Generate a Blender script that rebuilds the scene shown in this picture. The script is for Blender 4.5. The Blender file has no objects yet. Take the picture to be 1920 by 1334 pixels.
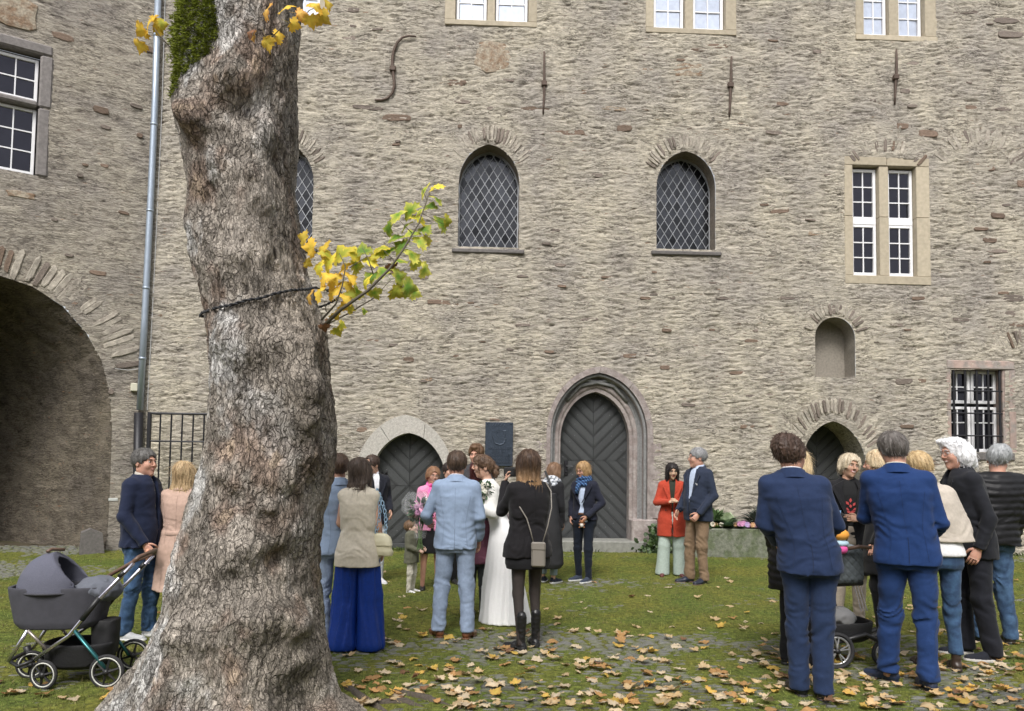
import bpy, math, random
import numpy as np
from mathutils import Matrix, Vector, geometry
random.seed(7); rng = np.random.RandomState(7)
SC = bpy.context.scene; COL = SC.collection
R = math.radians
# ------------------------------------------------------------------ camera, light, exposure
FPX, CXP, HYP, EYE = 1400.0, 960.0, 870.0, 1.65       # focal length, centre, horizon (photo pixels), eye height in metres
PITCH, ROLL = R(3.0), 0.0136
PPY = HYP - FPX * math.tan(PITCH)
cam_d = bpy.data.cameras.new('camera'); cam = bpy.data.objects.new('camera', cam_d); COL.objects.link(cam)
cam_d.sensor_width = 36; cam_d.lens = FPX / 1920 * 36
cam_d.shift_y = (PPY - 667) / 1920; cam_d.clip_end = 500; cam_d.clip_start = 0.05
CR = Matrix.Rotation(PITCH, 4, 'X') @ Matrix.Rotation(R(90), 4, 'X') @ Matrix.Rotation(ROLL, 4, 'Z')
cam.matrix_world = Matrix.Translation((0, 0, EYE)) @ CR
SC.camera = cam
w = bpy.data.worlds.new('World'); SC.world = w; w.use_nodes = True
nt = w.node_tree; bg = nt.nodes['Background']
sky = nt.nodes.new('ShaderNodeTexSky'); sky.sky_type = 'NISHITA'; sky.sun_disc = False
SUN_EL, SUN_AZ = 50.0, -10.0          # azimuth measured from straight behind the camera, negative = from the left
sky.sun_elevation = R(SUN_EL); sky.sun_rotation = R(180 - SUN_AZ)
sky.air_density = 1.0; sky.dust_density = 4.0; sky.ozone_density = 0.6
hs = nt.nodes.new('ShaderNodeHueSaturation'); hs.inputs['Saturation'].default_value = 0.22
nt.links.new(sky.outputs[0], hs.inputs['Color']); nt.links.new(hs.outputs[0], bg.inputs[0])
bg.inputs[1].default_value = 0.14
sd = bpy.data.lights.new('sun', 'SUN'); sd.energy = 1.6; sd.angle = R(17); sd.color = (1.0, 0.965, 0.91)
sun = bpy.data.objects.new('sun', sd); COL.objects.link(sun)
_sdir = Vector((math.sin(R(SUN_AZ)) * math.cos(R(SUN_EL)), -math.cos(R(SUN_AZ)) * math.cos(R(SUN_EL)), math.sin(R(SUN_EL))))
sun.rotation_euler = _sdir.to_track_quat('Z', 'Y').to_euler()
SC.view_settings.view_transform = 'Standard'; SC.view_settings.look = 'None'
SC.view_settings.exposure = 0.55; SC.view_settings.gamma = 1.0
try: SC.view_settings.use_curve_mapping = False
except Exception: pass
# ------------------------------------------------------------------ picture <-> place
def ray(px, py):
    return (CR.to_3x3() @ Vector(((px - CXP) / FPX, -(py - PPY) / FPX, -1.0)))
def on_ground(px, py, z=0.0):
    d = ray(px, py); t = (z - EYE) / d.z; return Vector((d.x * t, d.y * t, z))
def at_depth(px, py, Y):
    d = ray(px, py); t = Y / d.y; return Vector((d.x * t, Y, EYE + d.z * t))
class Frame:                       # a wall: local x along it, y into it, z up
    def __init__(s, O, ang):
        s.O = Vector(O); s.ang = ang
        s.U = Vector((math.cos(ang), math.sin(ang), 0)); s.B = Vector((-math.sin(ang), math.cos(ang), 0))
        s.M = Matrix(((s.U.x, s.B.x, 0, O[0]), (s.U.y, s.B.y, 0, O[1]), (0, 0, 1, 0), (0, 0, 0, 1)))
    def hit(s, px, py, y=0.0):
        d = ray(px, py); o = Vector((0, 0, EYE)) - s.O
        t = (y - o.dot(s.B)) / d.dot(s.B)
        p = o + d * t; return (p.dot(s.U), p.z + 0)
    def poly(s, pts, y=0.0): return [s.hit(a, b, y) for a, b in pts]
MAIN = Frame((0, 13.2, 0), math.atan(0.041))
_c = MAIN.hit(266, 1040); _cw = MAIN.M @ Vector((_c[0], 0, 0))
LEFT = Frame((_cw.x, _cw.y, 0), R(33))
# ------------------------------------------------------------------ noise
_P = np.random.RandomState(3).permutation(4096).astype(np.int64)
def _h(ix, iy, iz): return _P[(_P[(_P[ix & 4095] + iy) & 4095] + iz) & 4095]
_G = np.random.RandomState(5).normal(size=(4096, 3)); _G /= np.linalg.norm(_G, axis=1)[:, None]; _G = _G.astype(np.float32)
def noise(x, y, z=None):
    x = np.asarray(x, np.float32); y = np.asarray(y, np.float32); z = np.zeros_like(x) if z is None else np.asarray(z, np.float32) + 0 * x
    xi = np.floor(x).astype(np.int64); yi = np.floor(y).astype(np.int64); zi = np.floor(z).astype(np.int64)
    fx, fy, fz = x - xi, y - yi, z - zi
    u, v, w_ = fx*fx*(3-2*fx), fy*fy*(3-2*fy), fz*fz*(3-2*fz)
    def g(a, b, c):
        q = _G[_h(xi+a, yi+b, zi+c)]; return q[..., 0]*(fx-a) + q[..., 1]*(fy-b) + q[..., 2]*(fz-c)
    x00 = g(0,0,0)*(1-u)+g(1,0,0)*u; x10 = g(0,1,0)*(1-u)+g(1,1,0)*u
    x01 = g(0,0,1)*(1-u)+g(1,0,1)*u; x11 = g(0,1,1)*(1-u)+g(1,1,1)*u
    return ((x00*(1-v)+x10*v)*(1-w_) + (x01*(1-v)+x11*v)*w_) * 1.6
def fbm(x, y, z=None, o=3, lac=2.1, gain=.5):
    s = 0; a = 1.0; z = 0*x if z is None else z
    for i in range(o): s = s + a*noise(x*lac**i+i*17.3, y*lac**i-i*9.1, z*lac**i+i*5.7); a *= gain
    return s
def ridge(x, y, z=None, o=3, gain=.5):
    s = 0; a = 1.0; z = 0*x if z is None else z
    for i in range(o): s = s + a*(1-2.2*np.abs(noise(x*2.05**i+i*13.7, y*2.05**i+i*3.3, z*2.05**i))); a *= gain
    return s
def sstep(a, b, x): t = np.clip((x-a)/(b-a), 0, 1); return t*t*(3-2*t)
# ------------------------------------------------------------------ object helpers
def mesh_data(name, V, Fc, smooth=True, attrs=None, cols=None):
    me = bpy.data.meshes.new(name)
    V = np.asarray(V, np.float32).reshape(-1, 3)
    if isinstance(Fc, np.ndarray):
        k = Fc.shape[1]; n = len(Fc)
        me.vertices.add(len(V)); me.vertices.foreach_set('co', V.ravel())
        me.loops.add(n*k); me.loops.foreach_set('vertex_index', Fc.astype(np.int32).ravel())
        me.polygons.add(n); me.polygons.foreach_set('loop_start', np.arange(0, n*k, k, dtype=np.int32))
        me.polygons.foreach_set('loop_total', np.full(n, k, np.int32))
        me.update(calc_edges=True); me.validate()
    else:
        me.from_pydata(V.tolist(), [], [tuple(int(i) for i in f) for f in Fc]); me.update()
    if len(me.polygons): me.polygons.foreach_set('use_smooth', np.full(len(me.polygons), bool(smooth)))
    for nme, a in (attrs or {}).items():
        at = me.attributes.new(nme, 'FLOAT', 'POINT'); at.data.foreach_set('value', np.asarray(a, np.float32).ravel())
    for nme, a in (cols or {}).items():
        at = me.color_attributes.new(nme, 'FLOAT_COLOR', 'POINT')
        c = np.ones((len(V), 4), np.float32); c[:, :3] = np.asarray(a).reshape(-1, 3); at.data.foreach_set('color', c.ravel())
    return me
def obj(name, me, mats=None, parent=None, loc=None, rot=None, M=None, **props):
    o = bpy.data.objects.new(name, me); COL.objects.link(o)
    if mats is not None and me is not None and not len(me.materials):
        for m in (mats if isinstance(mats, (list, tuple)) else [mats]): me.materials.append(m)
    if parent is not None: o.parent = parent
    if M is not None: o.matrix_basis = M
    if loc is not None: o.location = loc
    if rot is not None: o.rotation_euler = rot
    for k, v in props.items(): o[k] = v
    return o
def thing(name, label, cat, M=None, loc=None, rotz=0, group=None):
    o = bpy.data.objects.new(name, None); COL.objects.link(o); o.empty_display_size = .1
    if M is not None: o.matrix_basis = M
    if loc is not None: o.location = loc; o.rotation_euler = (0, 0, rotz)
    o['label'] = label; o['category'] = cat
    if group: o['group'] = group
    return o
class MB:                         # collects simple shapes into one mesh
    def __init__(s): s.v = []; s.f = []; s.m = []
    def add(s, V, Fc, mi=0):
        b = len(s.v); s.v += [tuple(float(c) for c in p) for p in V]; s.f += [tuple(i+b for i in f) for f in Fc]; s.m += [mi]*len(Fc); return s
    def box(s, x0, x1, y0, y1, z0, z1, mi=0, bev=0.0, M=None):
        if bev > 0:
            b = min(bev, abs(x1-x0)*.45, abs(y1-y0)*.45, abs(z1-z0)*.45); V = []
            idx = {}
            for i, x in enumerate((x0, x1)):
                for j, y in enumerate((y0, y1)):
                    for k, z in enumerate((z0, z1)):
                        sx, sy, sz = (1 if i == 0 else -1), (1 if j == 0 else -1), (1 if k == 0 else -1)
                        idx[i,j,k] = len(V); V += [(x, y+sy*b, z+sz*b), (x+sx*b, y, z+sz*b), (x+sx*b, y+sy*b, z)]
            Fc = []
            q = lambda L: Fc.append(tuple(L))
            for i in (0, 1):
                L = [idx[i,0,0], idx[i,1,0], idx[i,1,1], idx[i,0,1]]; q(L if i else L[::-1])
                L = [idx[0,i,0]+1, idx[0,i,1]+1, idx[1,i,1]+1, idx[1,i,0]+1]; q(L if i else L[::-1])
                L = [idx[0,0,i]+2, idx[1,0,i]+2, idx[1,1,i]+2, idx[0,1,i]+2]; q(L if i else L[::-1])
            for a in (0, 1):
                for c in (0, 1):
                    q((idx[0,a,c]+1, idx[1,a,c]+1, idx[1,a,c]+2, idx[0,a,c]+2) if a != c else (idx[0,a,c]+2, idx[1,a,c]+2, idx[1,a,c]+1, idx[0,a,c]+1))
                    q((idx[a,0,c]+0, idx[a,1,c]+0, idx[a,1,c]+2, idx[a,0,c]+2) if a == c else (idx[a,0,c]+2, idx[a,1,c]+2, idx[a,1,c]+0, idx[a,0,c]+0))
                    q((idx[a,c,0]+0, idx[a,c,1]+0, idx[a,c,1]+1, idx[a,c,0]+1) if a != c else (idx[a,c,0]+1, idx[a,c,1]+1, idx[a,c,1]+0, idx[a,c,0]+0))
                    for d in (0, 1):
                        k = idx[a,c,d]; q((k, k+1, k+2) if (a+c+d) % 2 else (k+2, k+1, k))
        else:
            V = [(x, y, z) for x in (x0, x1) for y in (y0, y1) for z in (z0, z1)]
            Fc = [(0,1,3,2), (4,6,7,5), (0,4,5,1), (2,3,7,6), (0,2,6,4), (1,5,7,3)]
        if M is not None: V = [tuple(M @ Vector(p)) for p in V]
        return s.add(V, Fc, mi)
    def tube(s, pts, r, n=8, mi=0, cap=True, sq=None):
        pts = [Vector(p) for p in pts]; rs = r if isinstance(r, (list, tuple)) else [r]*len(pts)
        V = []; up = None
        for i, p in enumerate(pts):
            t = (pts[min(i+1, len(pts)-1)] - pts[max(i-1, 0)]).normalized()
            if up is None:
                up = Vector((0, 0, 1)) if abs(t.z) < .9 else Vector((1, 0, 0))
            a = (up - t*up.dot(t)).normalized(); b = t.cross(a); up = a
            for k in range(n):
                an = 2*math.pi*(k+.5)/n; V.append(p + a*(math.cos(an)*rs[i]) + b*(math.sin(an)*rs[i]*(sq or 1)))
        Fc = [(i*n+k, i*n+(k+1) % n, (i+1)*n+(k+1) % n, (i+1)*n+k) for i in range(len(pts)-1) for k in range(n)]
        if cap: Fc += [tuple(range(n))[::-1], tuple((len(pts)-1)*n+k for k in range(n))]
        return s.add(V, Fc, mi)
    def prism(s, poly, y0, y1, mi=0):          # poly in (x,z), extruded along y
        n = len(poly); ar = sum(poly[i][0]*poly[(i+1)%n][1]-poly[(i+1)%n][0]*poly[i][1] for i in range(n))
        if ar < 0: poly = poly[::-1]
        if y0 > y1: y0, y1 = y1, y0
        V = [(x, y0, z) for x, z in poly] + [(x, y1, z) for x, z in poly]
        Fc = [tuple(range(n)), tuple(range(2*n-1, n-1, -1))] + [(i, i+n, (i+1) % n+n, (i+1) % n) for i in range(n)]
        return s.add(V, Fc, mi)
    def ring(s, inner, outer, y0, y1, mi=0, closed=False):   # band between two open polylines of equal length (x,z)
        n = len(inner); V = []
        for a, b in zip(inner, outer): V += [(a[0], y0, a[1]), (b[0], y0, b[1]), (b[0], y1, b[1]), (a[0], y1, a[1])]
        Fc = []
        for i in range(n if closed else n-1):
            j = (i+1) % n
            for k in range(4): Fc.append((i*4+k, j*4+k, j*4+(k+1) % 4, i*4+(k+1) % 4))
        if not closed: Fc += [(3,2,1,0), tuple((n-1)*4+k for k in range(4))]
        return s.add(V, Fc, mi)
    def sphere(s, c, r, n=10, mi=0):
        r = r if isinstance(r, (tuple, list)) else (r, r, r); V = []; m = n//2
        for i in range(m+1):
            for k in range(n):
                a = math.pi*i/m; b = 2*math.pi*k/n
                V.append((c[0]+r[0]*math.sin(a)*math.cos(b), c[1]+r[1]*math.sin(a)*math.sin(b), c[2]+r[2]*math.cos(a)))
        Fc = [(i*n+k, (i+1)*n+k, (i+1)*n+(k+1) % n, i*n+(k+1) % n) for i in range(m) for k in range(n)]
        return s.add(V, Fc, mi)
    def mesh(s, name, smooth=False, mats=None):
        me = mesh_data(name, s.v, s.f, smooth)
        for m in mats or []: me.materials.append(m)
        if any(s.m): me.polygons.foreach_set('material_index', s.m)
        return me
    def build(s, name, mats, parent=None, smooth=False, **kw):
        mats = mats if isinstance(mats, (list, tuple)) else [mats]
        return obj(name, s.mesh(name, smooth, mats), None, parent, **kw)
# ------------------------------------------------------------------ materials
def mat(name, col=(.5,.5,.5), rough=.7, metal=0.0, var=0.0, vscale=6.0, bump=0.0, bscale=40.0, stretch=(1,1,1), bdist=.01,
        col2=None, spec=.5, attr=None, sheen=0.0, randv=0.0, coat=0.0, sss=0.0, detail=4, grime=None, world=False):
    m = bpy.data.materials.new(name); m.use_nodes = True; n = m.node_tree; L = n.links.new
    b = n.nodes['Principled BSDF']; b.inputs['Roughness'].default_value = rough; b.inputs['Metallic'].default_value = metal
    b.inputs['Specular IOR Level'].default_value = spec
    if sheen: b.inputs['Sheen Weight'].default_value = sheen; b.inputs['Sheen Roughness'].default_value = .5
    if coat: b.inputs['Coat Weight'].default_value = coat; b.inputs['Coat Roughness'].default_value = .15
    if sss: b.inputs['Subsurface Weight'].default_value = sss; b.inputs['Subsurface Radius'].default_value = (.02,.008,.004); b.inputs['Subsurface Scale'].default_value = .5
    tc = n.nodes.new('ShaderNodeTexCoord'); mp = n.nodes.new('ShaderNodeMapping'); mp.inputs['Scale'].default_value = stretch
    if world:
        ge = n.nodes.new('ShaderNodeNewGeometry'); L(ge.outputs['Position'], mp.inputs[0])
    else: L(tc.outputs['Object'], mp.inputs[0])
    if attr:
        a = n.nodes.new('ShaderNodeVertexColor'); a.layer_name = attr; src = a.outputs[0]
    else:
        rgb = n.nodes.new('ShaderNodeRGB'); rgb.outputs[0].default_value = (*col, 1); src = rgb.outputs[0]
    if var or col2:
        t = n.nodes.new('ShaderNodeTexNoise'); t.inputs['Scale'].default_value = vscale; t.inputs['Detail'].default_value = detail; t.inputs['Roughness'].default_value = .6
        L(mp.outputs[0], t.inputs[0])
        if col2:
            rp = n.nodes.new('ShaderNodeValToRGB'); rp.color_ramp.elements[0].position = .42; rp.color_ramp.elements[1].position = .6; L(t.outputs[0], rp.inputs[0])
            mx = n.nodes.new('ShaderNodeMix'); mx.data_type = 'RGBA'; L(rp.outputs[0], mx.inputs[0]); L(src, mx.inputs[6]); mx.inputs[7].default_value = (*col2, 1); src = mx.outputs[2]
        if var:
            mr = n.nodes.new('ShaderNodeMapRange'); mr.inputs[1].default_value = .25; mr.inputs[2].default_value = .75; mr.inputs[3].default_value = 1-var; mr.inputs[4].default_value = 1+var
            t2 = n.nodes.new('ShaderNodeTexNoise'); t2.inputs['Scale'].default_value = vscale*3.1; t2.inputs['Detail'].default_value = detail; L(mp.outputs[0], t2.inputs[0])
            L(t2.outputs[0], mr.inputs[0])
            vm = n.nodes.new('ShaderNodeVectorMath'); vm.operation = 'SCALE'; L(src, vm.inputs[0]); L(mr.outputs[0], vm.inputs['Scale']); src = vm.outputs[0]
    if randv:
        oi = n.nodes.new('ShaderNodeObjectInfo'); mr = n.nodes.new('ShaderNodeMapRange'); mr.inputs[3].default_value = 1-randv; mr.inputs[4].default_value = 1+randv
        L(oi.outputs['Random'], mr.inputs[0]); vm = n.nodes.new('ShaderNodeVectorMath'); vm.operation = 'SCALE'; L(src, vm.inputs[0]); L(mr.outputs[0], vm.inputs['Scale']); src = vm.outputs[0]
    L(src, b.inputs['Base Color'])
    if bump:
        t = n.nodes.new('ShaderNodeTexNoise'); t.inputs['Scale'].default_value = bscale; t.inputs['Detail'].default_value = 5; t.inputs['Roughness'].default_value = .65
        L(mp.outputs[0], t.inputs[0]); bm = n.nodes.new('ShaderNodeBump'); bm.inputs['Strength'].default_value = bump; bm.inputs['Distance'].default_value = bdist
        L(t.outputs[0], bm.inputs['Height']); L(bm.outputs[0], b.inputs['Normal'])
    return m
def srgb(r, g, b):
    f = lambda c: ((c/255+.055)/1.055)**2.4 if c > 10 else c/255/12.92
    return (f(r), f(g), f(b))
_mc = {}
def M_(key, **kw):
    if key not in _mc: _mc[key] = mat(key, **kw)
    return _mc[key]
# ------------------------------------------------------------------ shared materials
def wall_mat(name, base, light, dark, fine=1.0):
    m = bpy.data.materials.new(name); m.use_nodes = True; n = m.node_tree; L = n.links.new; b = n.nodes['Principled BSDF']
    b.inputs['Roughness'].default_value = .92; b.inputs['Specular IOR Level'].default_value = .2
    at = n.nodes.new('ShaderNodeAttribute'); at.attribute_name = 'hgt'
    tc = n.nodes.new('ShaderNodeTexCoord'); mp = n.nodes.new('ShaderNodeMapping'); mp.inputs['Scale'].default_value = (4.6, 4.6, 22); L(tc.outputs['Object'], mp.inputs[0])
    t = n.nodes.new('ShaderNodeTexNoise'); t.inputs['Scale'].default_value = 1.9; t.inputs['Detail'].default_value = 5; t.inputs['Roughness'].default_value = .62; t.inputs['Distortion'].default_value = 1.6; L(mp.outputs[0], t.inputs[0])
    ad = n.nodes.new('ShaderNodeMath'); ad.operation = 'MULTIPLY_ADD'; L(t.outputs[0], ad.inputs[0]); ad.inputs[1].default_value = 1.28*fine-.12; ad.use_clamp = False; L(at.outputs['Fac'], ad.inputs[2])
    rp = n.nodes.new('ShaderNodeValToRGB'); e = rp.color_ramp.elements; e[0].position = .36; e[0].color = (*dark, 1); e[1].position = .92; e[1].color = (*light, 1)
    q = e.new(.64); q.color = (*base, 1); q = e.new(.52); q.color = tuple(a*.42+bb*.58 for a, bb in zip(dark, base))+(1,)
    L(ad.outputs[0], rp.inputs[0])
    # broad weather patches
    t2 = n.nodes.new('ShaderNodeTexNoise'); t2.inputs['Scale'].default_value = .9; t2.inputs['Detail'].default_value = 5; t2.inputs['Roughness'].default_value = .6; L(tc.outputs['Object'], t2.inputs[0])
    r2 = n.nodes.new('ShaderNodeValToRGB'); f = r2.color_ramp.elements; f[0].position = .35; f[0].color = (.80, .79, .80, 1); f[1].position = .65; f[1].color = (1.1, 1.08, 1.0, 1)
    L(t2.outputs[0], r2.inputs[0]); mm = n.nodes.new('ShaderNodeMix'); mm.data_type = 'RGBA'; mm.blend_type = 'MULTIPLY'; mm.inputs[0].default_value = 1; L(rp.outputs[0], mm.inputs[6]); L(r2.outputs[0], mm.inputs[7])
    # rusty brown slivers of bare slate
    mp3 = n.nodes.new('ShaderNodeMapping'); mp3.inputs['Scale'].default_value = (2.2, 2.2, 9); L(tc.outputs['Object'], mp3.inputs[0])
    t3 = n.nodes.new('ShaderNodeTexNoise'); t3.inputs['Scale'].default_value = 2.4; t3.inputs['Detail'].default_value = 4; L(mp3.outputs[0], t3.inputs[0])
    r3 = n.nodes.new('ShaderNodeValToRGB'); f = r3.color_ramp.elements; f[0].position = .66; f[0].color = (0,0,0,1); f[1].position = .70; f[1].color = (.75,.75,.75,1); L(t3.outputs[0], r3.inputs[0])
    t4 = n.nodes.new('ShaderNodeTexNoise'); t4.inputs['Scale'].default_value = 1.7; L(tc.outputs['Object'], t4.inputs[0])
    r4 = n.nodes.new('ShaderNodeValToRGB'); f = r4.color_ramp.elements; f[0].position = .4; f[0].color = (.13,.10,.095,1); f[1].position = .6; f[1].color = (.30,.17,.10,1); L(t4.outputs[0], r4.inputs[0])
    m3 = n.nodes.new('ShaderNodeMix'); m3.data_type = 'RGBA'; L(r3.outputs[0], m3.inputs[0]); L(mm.outputs[2], m3.inputs[6]); L(r4.outputs[0], m3.inputs[7])
    # thin dark slate edges wandering between the mortar strokes
    def crack(sc, wdt, seed):
        mp_ = n.nodes.new('ShaderNodeMapping'); mp_.inputs['Scale'].default_value = sc; mp_.inputs['Location'].default_value = (seed, 0, seed); L(tc.outputs['Object'], mp_.inputs[0])
        t_ = n.nodes.new('ShaderNodeTexNoise'); t_.inputs['Scale'].default_value = 1; t_.inputs['Detail'].default_value = 3; t_.inputs['Roughness'].default_value = .55; t_.inputs['Distortion'].default_value = .9; L(mp_.outputs[0], t_.inputs[0])
        s_ = n.nodes.new('ShaderNodeMath'); s_.operation = 'SUBTRACT'; L(t_.outputs[0], s_.inputs[0]); s_.inputs[1].default_value = .5
        a_ = n.nodes.new('ShaderNodeMath'); a_.operation = 'ABSOLUTE'; L(s_.outputs[0], a_.inputs[0])
        r_ = n.nodes.new('ShaderNodeMapRange'); r_.inputs[1].default_value = 0; r_.inputs[2].default_value = wdt; r_.inputs[3].default_value = 0; r_.inputs[4].default_value = 1; L(a_.outputs[0], r_.inputs[0]); return r_.outputs[0]
    k1 = crack((4.2, 4.2, 21), .055, 3.1); k2 = crack((9, 9, 40), .06, 8.3)
    mk = n.nodes.new('ShaderNodeTexNoise'); mk.inputs['Scale'].default_value = 2.3; mk.inputs['Detail'].default_value = 3; L(tc.outputs['Object'], mk.inputs[0])
    mkr = n.nodes.new('ShaderNodeMapRange'); mkr.inputs[1].default_value = .35; mkr.inputs[2].default_value = .65; mkr.inputs[3].default_value = .35; mkr.inputs[4].default_value = .85; L(mk.outputs[0], mkr.inputs[0])
    kk = n.nodes.new('ShaderNodeMath'); kk.operation = 'MULTIPLY'; L(k1, kk.inputs[0]); km = n.nodes.new('ShaderNodeMapRange'); km.inputs[3].default_value = .55; L(k2, km.inputs[0]); L(km.outputs[0], kk.inputs[1])
    inv = n.nodes.new('ShaderNodeMath'); inv.operation = 'SUBTRACT'; inv.inputs[0].default_value = 1; L(kk.outputs[0], inv.inputs[1])
    fa = n.nodes.new('ShaderNodeMath'); fa.operation = 'MULTIPLY'; L(inv.outputs[0], fa.inputs[0]); L(mkr.outputs[0], fa.inputs[1])
    m4 = n.nodes.new('ShaderNodeMix'); m4.data_type = 'RGBA'; L(fa.outputs[0], m4.inputs[0]); L(m3.outputs[2], m4.inputs[6]); m4.inputs[7].default_value = (*[c*.9 for c in dark], 1)
    L(m4.outputs[2], b.inputs['Base Color'])
    hh_ = n.nodes.new('ShaderNodeMath'); hh_.operation = 'MULTIPLY_ADD'; L(kk.outputs[0], hh_.inputs[0]); hh_.inputs[1].default_value = .22; L(t.outputs[0], hh_.inputs[2]); t = None
    bm = n.nodes.new('ShaderNodeBump'); bm.inputs['Strength'].default_value = .9; bm.inputs['Distance'].default_value = .035; L(hh_.outputs[0], bm.inputs['Height']); L(bm.outputs[0], b.inputs['Normal'])
    return m
WALL = wall_mat('lime_plastered_slate_rubble', (.36,.325,.28), (.60,.555,.485), (.050,.042,.038), 1.35)
WALL_L = wall_mat('smooth_dragged_plaster', (.365,.33,.29), (.52,.48,.425), (.07,.06,.055), 1.1)
SANDSTONE = M_('ochre_sandstone', col=(.42,.365,.275), rough=.85, var=.14, vscale=5, bump=.35, bscale=60, randv=.10)
REDSTONE = M_('pink_sandstone', col=(.36,.27,.235), rough=.9, var=.22, vscale=5, bump=.6, bscale=30, randv=.13, col2=(.27,.24,.22))
GREYSTONE = M_('grey_granite', col=(.44,.42,.385), col2=(.36,.34,.31), rough=.85, var=.25, vscale=26, bump=.8, bscale=60, randv=.10, bdist=.012)
DARKSTONE = M_('dark_basalt_stone', col=(.13,.12,.115), rough=.85, var=.25, vscale=8, bump=.5, bscale=40, randv=.1)
SLATE_A = M_('bare_slate_stone', col=(.20,.165,.14), rough=.85, var=.3, vscale=9, bump=.8, bscale=30, randv=.28, stretch=(1,1,3), bdist=.02)
SLATE_B = M_('rusty_slate_stone', col=(.19,.135,.10), rough=.85, var=.35, vscale=9, bump=.9, bscale=26, randv=.22, stretch=(1,1,3), bdist=.02)
SLATE_C = M_('mottled_bare_stone', col=(.36,.31,.24), col2=(.23,.155,.10), rough=.85, var=.3, vscale=9, bump=.9, bscale=26, bdist=.02)
MORTARSTONE = M_('plastered_arch_stone', col=(.42,.38,.32), col2=(.31,.275,.235), rough=.9, var=.25, vscale=6, bump=.8, bscale=30, randv=.16, bdist=.02)
WHITEPAINT = M_('white_window_paint', col=(.80,.80,.82), rough=.45, var=.04)
GLASS_DARK = M_('dark_window_glass', col=(.030,.030,.040), rough=.04, metal=.75, var=.1, vscale=3, bump=.08, bscale=5)
GLASS_SKY = M_('sky_and_curtain_tinted_glass', col=(.48,.53,.64), rough=.12, metal=.25, var=.12, vscale=4)  # bright sky reflection and pale curtains put into the pane colour
GLASS_LEAD = M_('old_leaded_glass', col=(.034,.036,.042), rough=.10, metal=.7, bump=.35, bscale=22, randv=.45, var=.2, vscale=10)
LEAD = M_('lead_came', col=(.34,.35,.37), rough=.5, metal=.4)
DOORPAINT = M_('dark_green_grey_door_paint', col=(.047,.050,.052), rough=.5, var=.18, vscale=9, bump=.3, bscale=50, stretch=(1,1,1), randv=.15)
IRON = M_('black_wrought_iron', col=(.02,.02,.024), rough=.45, metal=.3, bump=.2, bscale=60)
RUSTIRON = M_('weathered_iron', col=(.10,.07,.055), rough=.7, metal=.3, var=.35, vscale=14, bump=.4, bscale=50)
ZINC = M_('zinc_pipe', col=(.36,.42,.50), rough=.42, metal=.55, var=.12, vscale=5, stretch=(4,4,.6))
# ------------------------------------------------------------------ plane geometry
def in_poly(px, py, poly):
    r = np.zeros(px.shape, bool); n = len(poly)
    for i in range(n):
        x1, y1 = poly[i]; x2, y2 = poly[(i+1) % n]
        c = ((y1 > py) != (y2 > py)) & (px < (x2-x1)*(py-y1)/((y2-y1) if y2 != y1 else 1e-9)+x1); r ^= c
    return r
def near_poly(px, py, poly):
    best = np.full(px.shape, 1e9); bx = px.copy(); by = py.copy(); n = len(poly)
    for i in range(n):
        x1, y1 = poly[i]; x2, y2 = poly[(i+1) % n]; dx, dy = x2-x1, y2-y1; L2 = dx*dx+dy*dy+1e-12
        t = np.clip(((px-x1)*dx+(py-y1)*dy)/L2, 0, 1); qx, qy = x1+t*dx, y1+t*dy; d = np.hypot(px-qx, py-qy)
        m = d < best; best = np.where(m, d, best); bx = np.where(m, qx, bx); by = np.where(m, qy, by)
    return best, bx, by
def arch(sL, sR, h0, hs, ha, n=9):      # pointed or round arch outline, left foot to right foot
    w_ = (sR-sL)/2; r = ha-hs; sc = (sL+sR)/2; out = [(sL, h0)]
    if r >= w_*.98:
        Rd = (w_*w_+r*r)/(2*w_); a1 = math.acos(max(-1, min(1, (Rd-w_)/Rd)))
        L = [(sL+Rd-Rd*math.cos(a1*i/n), hs+Rd*math.sin(a1*i/n)) for i in range(n+1)]
    else:
        L = [(sc-w_*math.cos(math.pi/2*i/n), hs+r*math.sin(math.pi/2*i/n)) for i in range(n+1)]
    E_ = [(sc-w_*math.cos(math.pi/2*i/n), hs+r*math.sin(math.pi/2*i/n)) for i in range(n+1)]
    if r >= w_*.98: L = [(a[0]*.5+b[0]*.5, a[1]*.5+b[1]*.5) for a, b in zip(L, E_)]
    L[-1] = (sc, ha)
    return out + L + [(2*sc-x, z) for x, z in L[:-1]][::-1] + [(sR, h0)]
def parch(fr, xl, xr, ybase, yspring, yapex, n=9):    # the same from photo pixels on a wall
    l = fr.hit(xl, ybase); r = fr.hit(xr, ybase); c = (xl+xr)/2
    return arch(fr.hit(xl, yspring)[0], fr.hit(xr, yspring)[0], (l[1]+r[1])/2, fr.hit(c, yspring)[1], fr.hit(c, yapex)[1], n)
def clip(poly, a, b, c):                 # keep a*x+b*y<=c
    out = []
    for i in range(len(poly)):
        p, q = poly[i], poly[(i+1) % len(poly)]; dp = a*p[0]+b*p[1]-c; dq = a*q[0]+b*q[1]-c
        if dp <= 0: out.append(p)
        if dp*dq < 0: t = dp/(dp-dq); out.append((p[0]+t*(q[0]-p[0]), p[1]+t*(q[1]-p[1])))
    return out
def area(p): return abs(sum(p[i][0]*p[(i+1) % len(p)][1]-p[(i+1) % len(p)][0]*p[i][1] for i in range(len(p))))/2
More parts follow.
